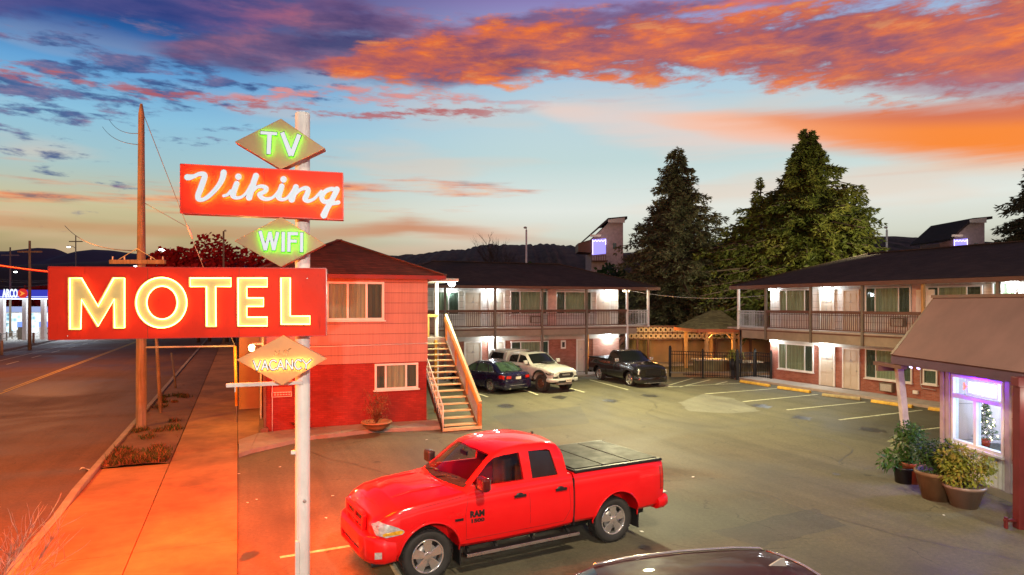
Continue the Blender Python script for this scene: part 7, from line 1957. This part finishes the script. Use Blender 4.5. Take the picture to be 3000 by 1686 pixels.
    mb = MB(); mb.box(-1.16, -.9, -.93, .93, .38, .56); mb.build('rear_bumper', P, t, bevel=.03)
black_pickup()

# ---- white crew pickup with a canopy ---------------------------------------------------------------------------------------
def white_pickup():
    a, b = gx(1572, 1150), gx(1672, 1144)                     # the two front tyres
    rt = Vector((b.x-a.x, b.y-a.y, 0)).normalized(); fw = Vector((rt.y, -rt.x, 0))
    fw = Matrix.Rotation(math.radians(13), 3, 'Z') @ fw; WB = 3.24; mid = (a+b)/2
    org = mid-fw*WB+Vector((.02, .25, 0))
    t = thing('pickup_truck', 'white lifted pickup with matching bed canopy parked between navy sedan and black pickup', 'pickup truck', (org.x, org.y, 0), math.atan2(fw.y, fw.x))
    P = M['whitepaint']
    fb = Body([(-1.25, .62, 1.28, .88, 0), (-1.15, .58, 1.30, .93, 0), (0, .56, 1.31, .955, 0), (1.0, .54, 1.31, .955, 0), (2.0, .54, 1.29, .95, 0), (2.5, .55, 1.26, .945, .02), (2.75, .56, 1.22, .94, .10), (3.3, .58, 1.18, .93, .12), (3.75, .62, 1.11, .89, .11), (4.0, .66, 1.02, .82, .10), (4.1, .70, .96, .72, .08)])
    o = fb.mesh(dx=.07).build('body', P, t); boolean(o, [arch_cut(x, (.50, .50), y0, y1) for x in (0, WB) for y0, y1 in ((-1.2, -.45), (.45, 1.2))]); finish_shell(o)
    cab = Cab([(2.72, 1.27), (2.45, 1.42), (2.15, 1.63), (1.98, 1.74), (1.75, 1.79), (1.3, 1.82), (.8, 1.81), (.55, 1.77), (.46, 1.6), (.44, 1.28)], 1.27, .885, .70, 1.81, .18, .03, xm=1.3)
    o = cab.solid(0, -.06).build('cab', P, t); finish_shell(o, 30)
    can = Cab([(.42, 1.78), (.40, 1.82), (.2, 1.84), (-.5, 1.84), (-1.0, 1.82), (-1.12, 1.72), (-1.22, 1.32)], 1.29, .91, .76, 1.83, .0, .03, xm=-.4)
    o = can.solid(0, -.04).build('bed_canopy', P, t); finish_shell(o, 30)
    mb = MB(); cab.top_patch(mb, .3, 2.85, .89, .89, .006, shrink=.02); mb.build('windscreen', M['blackglass'], t, fix=False)
    mb = MB(); cab.top_patch(mb, 4.2, 5.2, .5, .5, .008); mb.build('sunroof', M['blackglass'], t, fix=False)
    for s in (1, -1):
        for w in ([(2.38, 1.33), (2.05, 1.58), (1.9, 1.68), (1.5, 1.71), (1.48, 1.33)], [(1.38, 1.33), (1.38, 1.71), (.9, 1.70), (.72, 1.60), (.70, 1.33)]):
            mb = MB(); cab.side_patch(mb, w, s, .008); mb.build('side_window', M['blackglass'], t, fix=False)
        mb = MB(); can.side_patch(mb, [(.2, 1.40), (.15, 1.72), (-.85, 1.72), (-.98, 1.40)], s, .008); mb.build('canopy_window', M['blackglass'], t, fix=False)
        mirror(t, 2.3, .88*s, 1.38, s, P, 1.05)
        seam(fb, t, [[(2.5, .65), (2.52, 1.0), (2.45, 1.25)], [(1.45, .62), (1.45, 1.28)], [(.55, .8), (.55, 1.28)]], s, M['galv'], .004)
        for x in (1.62, .72): mb = MB(); mb.bar((x-.1, s*(fb.hw(x, 1.14)+.02), 1.14), (x+.1, s*(fb.hw(x, 1.14)+.02), 1.14), .02, .04); mb.build('door_handle', M['plastic'], t)
        hl = panel_on(fb, t, [(4.07, .86), (4.09, .98), (3.95, 1.0), (3.70, .985), (3.66, .93), (3.85, .85)], s, M['plastic'], 'headlight', .014, 6, 10)
        panel_on(fb, hl, [(4.05, .90), (4.06, .96), (3.80, .965), (3.78, .93)], s, M['clear_lens'], 'lamp_reflector', .022, 3, 6)
        for x in (0, WB): arch_lip(fb, x, .50, .50, s, M['plastic'], .018, parent=t, wide=.085, a0=-.05)
        mb = MB(); mb.box(4.05, 4.11, s*.62-.13*s, s*.62+.13*s, .66, .80) if s > 0 else mb.box(4.05, 4.11, -.75, -.49, .66, .80); mb.build('fog_lamp', M['plastic'], t, bevel=.02)
    # hood scoop
    mb = MB(); mb.prism([(3.05, -.28, 1.335), (3.05, .28, 1.335), (2.98, .26, 1.40), (2.98, -.26, 1.40)], (-.5, 0, .0)); mb.build('hood_scoop', M['plastic'], t, bevel=.02)
    G = [(-.52, .84), (-.42, .98), (.42, .98), (.52, .84), (.42, .70), (-.42, .70)]
    gr = front_panel(t, G, 4.09, M['plastic'], 'grille', .05, .015)
    mb = MB()
    for a_, b_ in zip(G, G[1:]+G[:1]): mb.bar((4.14, a_[0], a_[1]), (4.14, b_[0], b_[1]), .04, .03)
    mb.build('grille_surround', P, t, bevel=.008)
    mb = MB(); text_mesh(mb, 'TOYOTA', .10, Matrix.Translation((4.148, 0, .86)) @ Matrix.Rotation(PI/2, 4, 'Z') @ Matrix.Rotation(PI/2, 4, 'X'), .006, .004, width=.50); mb.build('lettering', M['galv'], gr)
    bp = Body([(3.76, .52, .74, .93, 0), (3.95, .50, .72, .90, 0), (4.12, .52, .70, .80, 0), (4.18, .54, .68, .62, 0)]); o = bp.mesh(dx=.05).build('front_bumper', P, t); boolean(o, [arch_cut(WB, (.50, .50), -1.2, 1.2)]); finish_shell(o, 40)
    mb = MB(); mb.box(4.10, 4.20, -.5, .5, .50, .60); mb.build('air_intake', M['plastic'], t, bevel=.02)
    mb = MB(); mb.box(4.05, 4.19, -.72, .72, .50, .545); mb.build('lower_bumper', M['plastic'], t, bevel=.01)
    mb = MB(); mb.box(3.9, 4.1, -.45, .45, .38, .5); mb.build('skid_plate', M['galv'], t, bevel=.02)
    mb = MB(); mb.box(4.20, 4.215, -.17+.12, .17+.12, .52, .67, 0)
    for i in range(5): mb.box(4.215, 4.218, .0+i*.05, .03+i*.05, .57, .62, 1)
    mb.build('number_plate', [M['plate'], M['plastic']], t)
    for (x, y) in ((0, .80), (0, -.80), (WB, .80), (WB, -.80)): wheel(t, x, y-.08*(1 if y > 0 else -1), .42, .28, .24, M['bronzealloy'], 6, style='single')
    mb = MB(); mb.box(-.9, 3.8, -.5, .5, .40, .56); mb.cyl((WB, -.7, .42), (WB, .7, .42), .05); mb.build('chassis', M['blackmetal'], t)
    mb = MB(); mb.ico((.9, 0, 1.875), .05, 1, sx=1.4, sz=.8); mb.build('roof_antenna', P, t)
white_pickup()

# ---- sedans ------------------------------------------------------------------------------------------------------------------
def sedan(name, label, org, hd, P, glass, rim, lights=True, rails=False):
    WB = 2.80; t = thing(name, label, 'sedan' if not rails else 'car', (org[0], org[1], 0), hd)
    fb = Body([(-1.06, .34, .82, .66, .03), (-1.02, .30, .90, .80, .045), (-.9, .24, .955, .88, .055), (-.6, .20, .975, .912, .06), (0, .19, .965, .92, .03), (.9, .18, .935, .92, .0), (1.9, .18, .925, .918, .0), (2.4, .18, .92, .91, .03), (2.8, .19, .90, .905, .07), (3.3, .22, .82, .87, .08), (3.6, .26, .74, .79, .07), (3.72, .32, .66, .62, .04)])
    o = fb.mesh(dx=.07).build('body', P, t); boolean(o, [arch_cut(x, (.37, .33), y0, y1) for x in (0, WB) for y0, y1 in ((-1.2, -.5), (.5, 1.2))]); finish_shell(o)
    cab = Cab([(2.55, .93), (2.2, 1.10), (1.85, 1.28), (1.6, 1.37), (1.3, 1.42), (.8, 1.455), (.35, 1.435), (.0, 1.375), (-.3, 1.24), (-.62, 1.06), (-.78, .98)], .92, .865, .60, 1.45, .22, .16, xm=.9)
    o = cab.solid(0, -.05).build('cab', P, t); finish_shell(o, 32)
    mb = MB(); cab.top_patch(mb, .2, 3.0, .88, .88, .006, shrink=.03); mb.build('windscreen', M['blackglass'], t, fix=False)
    mb = MB(); cab.top_patch(mb, 9.4, 6.9, .84, .84, .006); mb.build('rear_window', glass, t, fix=False)
    for s in (1, -1):
        for w in ([(2.10, .98), (1.72, 1.20), (1.5, 1.30), (1.22, 1.34), (1.20, .98)], [(1.12, .98), (1.12, 1.345), (.7, 1.36), (.42, 1.34), (.22, .98)], [(.14, .99), (.34, 1.33), (.12, 1.28), (-.22, 1.03)]):
            mb = MB(); cab.side_patch(mb, w, s, .008); mb.build('side_window', glass if lights else M['blackglass'], t, fix=False)
        mb = MB(); mb.tube([(x, s*(cab.hw(z)+.012), z) for x, z in ((2.2, .965), (1, .962), (-.25, 1.0), (.1, 1.30), (.36, 1.36), (.8, 1.385), (1.25, 1.365), (1.6, 1.29), (2.2, .97))], .008, 5); mb.build('window_trim', M['chrome'], t)
        mirror(t, 2.0, .84*s, 1.02, s, P, .8)
        seam(fb, t, [[(2.3, .3), (2.3, .9)], [(1.16, .28), (1.16, .92)], [(.25, .55), (.2, .93)]], s, M['plastic'], .004)
        for x in (1.35, .42): mb = MB(); mb.bar((x-.09, s*(fb.hw(x, .80)+.02), .80), (x+.09, s*(fb.hw(x, .80)+.02), .80), .02, .03); mb.build('door_handle', P, t)
        panel_on(fb, t, [(3.62, .56), (3.60, .66), (3.3, .72), (3.1, .72), (3.2, .60)], s, M['clear_lens'], 'headlight', .006)
        panel_on(fb, t, [(-1.0, .68), (-1.0, .86), (-.78, .90), (-.66, .82), (-.74, .70)], s, M['red_lens'], 'tail_light', .008, 6, 8)
        mb = MB(); mb.prism([(-1.07, s*.46, .72), (-1.07, s*.46, .84), (-1.05, s*.72, .86), (-1.045, s*.74, .72)], (-.02, 0, 0)); mb.build('tail_lamp_inner', M['red_lens'], t)
        mb = MB(); mb.cyl((-1.12, s*.55, .27), (-1.02, s*.55, .27), .05, n=12); mb.build('exhaust_tip', M['chrome'], t)
        for x in (0, WB): arch_lip(fb, x, .33, .37, s, P, .01, parent=t)
    bp = Body([(-1.12, .26, .62, .70, 0), (-1.08, .22, .64, .84, 0), (-.96, .20, .64, .90, 0), (-.7, .20, .62, .915, 0)]); o = bp.mesh(dx=.05).build('rear_bumper', P, t); finish_shell(o, 40)
    mb = MB(); mb.tube([(-1.128+.06*abs(k)**3, k*.86, .40) for k in (-1, -.8, -.4, 0, .4, .8, 1)], .012, 6); mb.build('bumper_trim', M['chrome'], t)
    mb = MB(); mb.box(-1.10, -1.075, -.16, .16, .68, .80); mb.build('number_plate', M['plate'], t)
    mb = MB(); mb.lathe([(.04, -1.115), (.05, -1.10), (.04, -1.09)], (0, 0, .87), 16, axis='x'); mb.build('round_badge', M['chrome'], t)
    for (x, y) in ((0, .80), (0, -.80), (WB, .80), (WB, -.80)): wheel(t, x, y-.02*(1 if y > 0 else -1), .325, .21, .225, rim, 5)
    mb = MB(); mb.box(-.8, 3.3, -.6, .6, .14, .26); mb.build('underbody', M['blackmetal'], t)
    mb = MB(); mb.prism([(.18, 0, 1.455), (.0, 0, 1.40), (-.02, 0, 1.465)], (0, .02, 0)) if lights else None
    if lights: mb.build('roof_antenna', P, t, bevel=.004)
    else: mb.bm.free()
    return t, fb, cab
a, b = gx(1427, 1151), gx(1523, 1144)
rt = Vector((b.x-a.x, b.y-a.y, 0)).normalized(); fwd = Matrix.Rotation(math.radians(12), 3, 'Z') @ Vector((-rt.y, rt.x, 0)); m_ = (a+b)/2+Vector((.0, .2, 0))
sedan('sedan_car', 'navy blue sedan seen from behind beside the outdoor staircase', m_, math.atan2(fwd.y, fwd.x), M['bluepaint'], M['sedanglass'], M['alloy'])

# ---- dark car whose roof closes the bottom of the picture -------------------------------------------------------------------
def near_car():
    # roof corner (rear, far side) is seen at px 2235,1612; the roof runs down to the left
    RH = 1.56
    c = gx(2235, 1611, RH-.05); l = gx(1700, 1690, RH)
    hd = math.radians(180+14)
    t = thing('dark_car', 'glossy dark maroon wagon roof with shark fin aerial at the bottom edge', 'car', (0, 0, 0), hd)
    fwd = Vector((math.cos(hd), math.sin(hd), 0)); left = Vector((-fwd.y, fwd.x, 0))
    P = M['maroonpaint']; WB = 2.8
    fb = Body([(-1.0, .45, .92, .72, .0), (-.9, .36, 1.0, .86, .0), (-.4, .28, 1.04, .92, .0), (1, .26, 1.02, .93, .0), (2.3, .26, .99, .92, .03), (2.9, .28, .96, .90, .07), (3.4, .34, .86, .85, .08), (3.62, .44, .72, .70, .04)])
    o = fb.mesh(dx=.09).build('body', P, t); boolean(o, [arch_cut(x, (.38, .35), y0, y1) for x in (0, WB) for y0, y1 in ((-1.2, -.5), (.5, 1.2))]); finish_shell(o)
    cab = Cab([(2.6, .99), (2.2, 1.22), (1.85, 1.41), (1.6, 1.50), (1.2, 1.545), (.5, 1.565), (-.2, 1.54), (-.55, 1.50), (-.72, 1.42), (-.92, 1.02)], .99, .87, .64, 1.56, .2, .10, xm=.8)
    o = cab.solid(0, -.05).build('cab', P, t); finish_shell(o, 32)
    mb = MB(); cab.top_patch(mb, .2, 3.0, .88, .88, .006, shrink=.03); mb.build('windscreen', M['blackglass'], t, fix=False)
    mb = MB(); cab.top_patch(mb, 8.9, 8.0, .84, .84, .008); mb.build('rear_window', M['blackglass'], t, fix=False)
    for s in (1, -1):
        mb = MB(); cab.side_patch(mb, [(2.1, 1.05), (1.75, 1.30), (1.5, 1.40), (-.35, 1.42), (-.55, 1.05)], s, .008); mb.build('side_window', M['blackglass'], t, fix=False)
        mb = MB(); pts = [cab.P(i, .93*s)+Vector((0, 0, .02)) for i in (3, 3.5, 4, 4.5, 5, 5.5, 6, 6.5, 7, 7.4)]; mb.tube(pts, .014, 6); mb.build('roof_rail', M['chrome'], t)
        panel_on(fb, t, [(3.5, .66), (3.48, .74), (3.2, .82), (3.15, .70)], s, M['clear_lens'], 'headlight'); mirror(t, 2.05, .86*s, 1.1, s, P, .9)
    mb = MB(); mb.tube([cab.P(7.4, k)+Vector((-.02, 0, .012)) for k in (-.9, -.6, -.3, 0, .3, .6, .9)], .016, 6); mb.build('roof_spoiler', M['chrome'], t)
    mb = MB(); b0 = cab.P(6.3, 0); mb.prism([b0+Vector((.16, 0, -.005)), b0+Vector((-.09, 0, -.015)), b0+Vector((-.06, 0, .075)), b0+Vector((-.02, 0, .075))], (0, .018, 0)); mb.build('shark_fin_aerial', M['galv'], t, bevel=.004)
    for (x, y) in ((0, .8), (0, -.8), (WB, .8), (WB, -.8)): wheel(t, x, y, .35, .22, .235, M['alloy'], 5)
    # put the far rear roof corner where the photograph shows it
    k = cab.P(7.2, -.9); w = fwd*k.x+left*k.y
    t.location = (c.x-w.x, c.y-w.y, 0)
near_car()
# ------------------------------------------------------------------ street lamp and eave flood inferred from shadows; the others are added fill
lamp('street_lamp_behind', 'POINT', (1.0, -6.0, 7.1), 6600, (1, .90, .76), .10)
lamp('avenue_fill', 'POINT', uv(-14, 17, 9.5), 12000, (1, .34, .03), .3)  # avenue pair has no fixtures, added to warm the road
lamp('avenue_fill', 'POINT', uv(-12, 52, 10), 6000, (1, .30, .06), .3)
lamp('conifer_fill', 'SPOT', (20.5, 33.5, 7.6), 10500, (1, .88, .50), .25, (18, 52, 8), spot=115, blend=.7)  # added to brighten the conifers, no fixture stands here
lamp('eave_flood', 'POINT', (10.1, 12.4, 2.5), 30, (1, .96, .75), .08)
lamp('lot_fill', 'SPOT', (3.5, 2.5, 11.5), 9000, (1, .80, .56), .35, (5.5, 17, 0), spot=100, blend=1)  # overhead pair without poles, added to brighten the lot
lamp('lot_fill', 'SPOT', (5.0, 30.5, 10), 15500, (1, .90, .48), .35, (5.5, 27, 0), spot=132, blend=1)
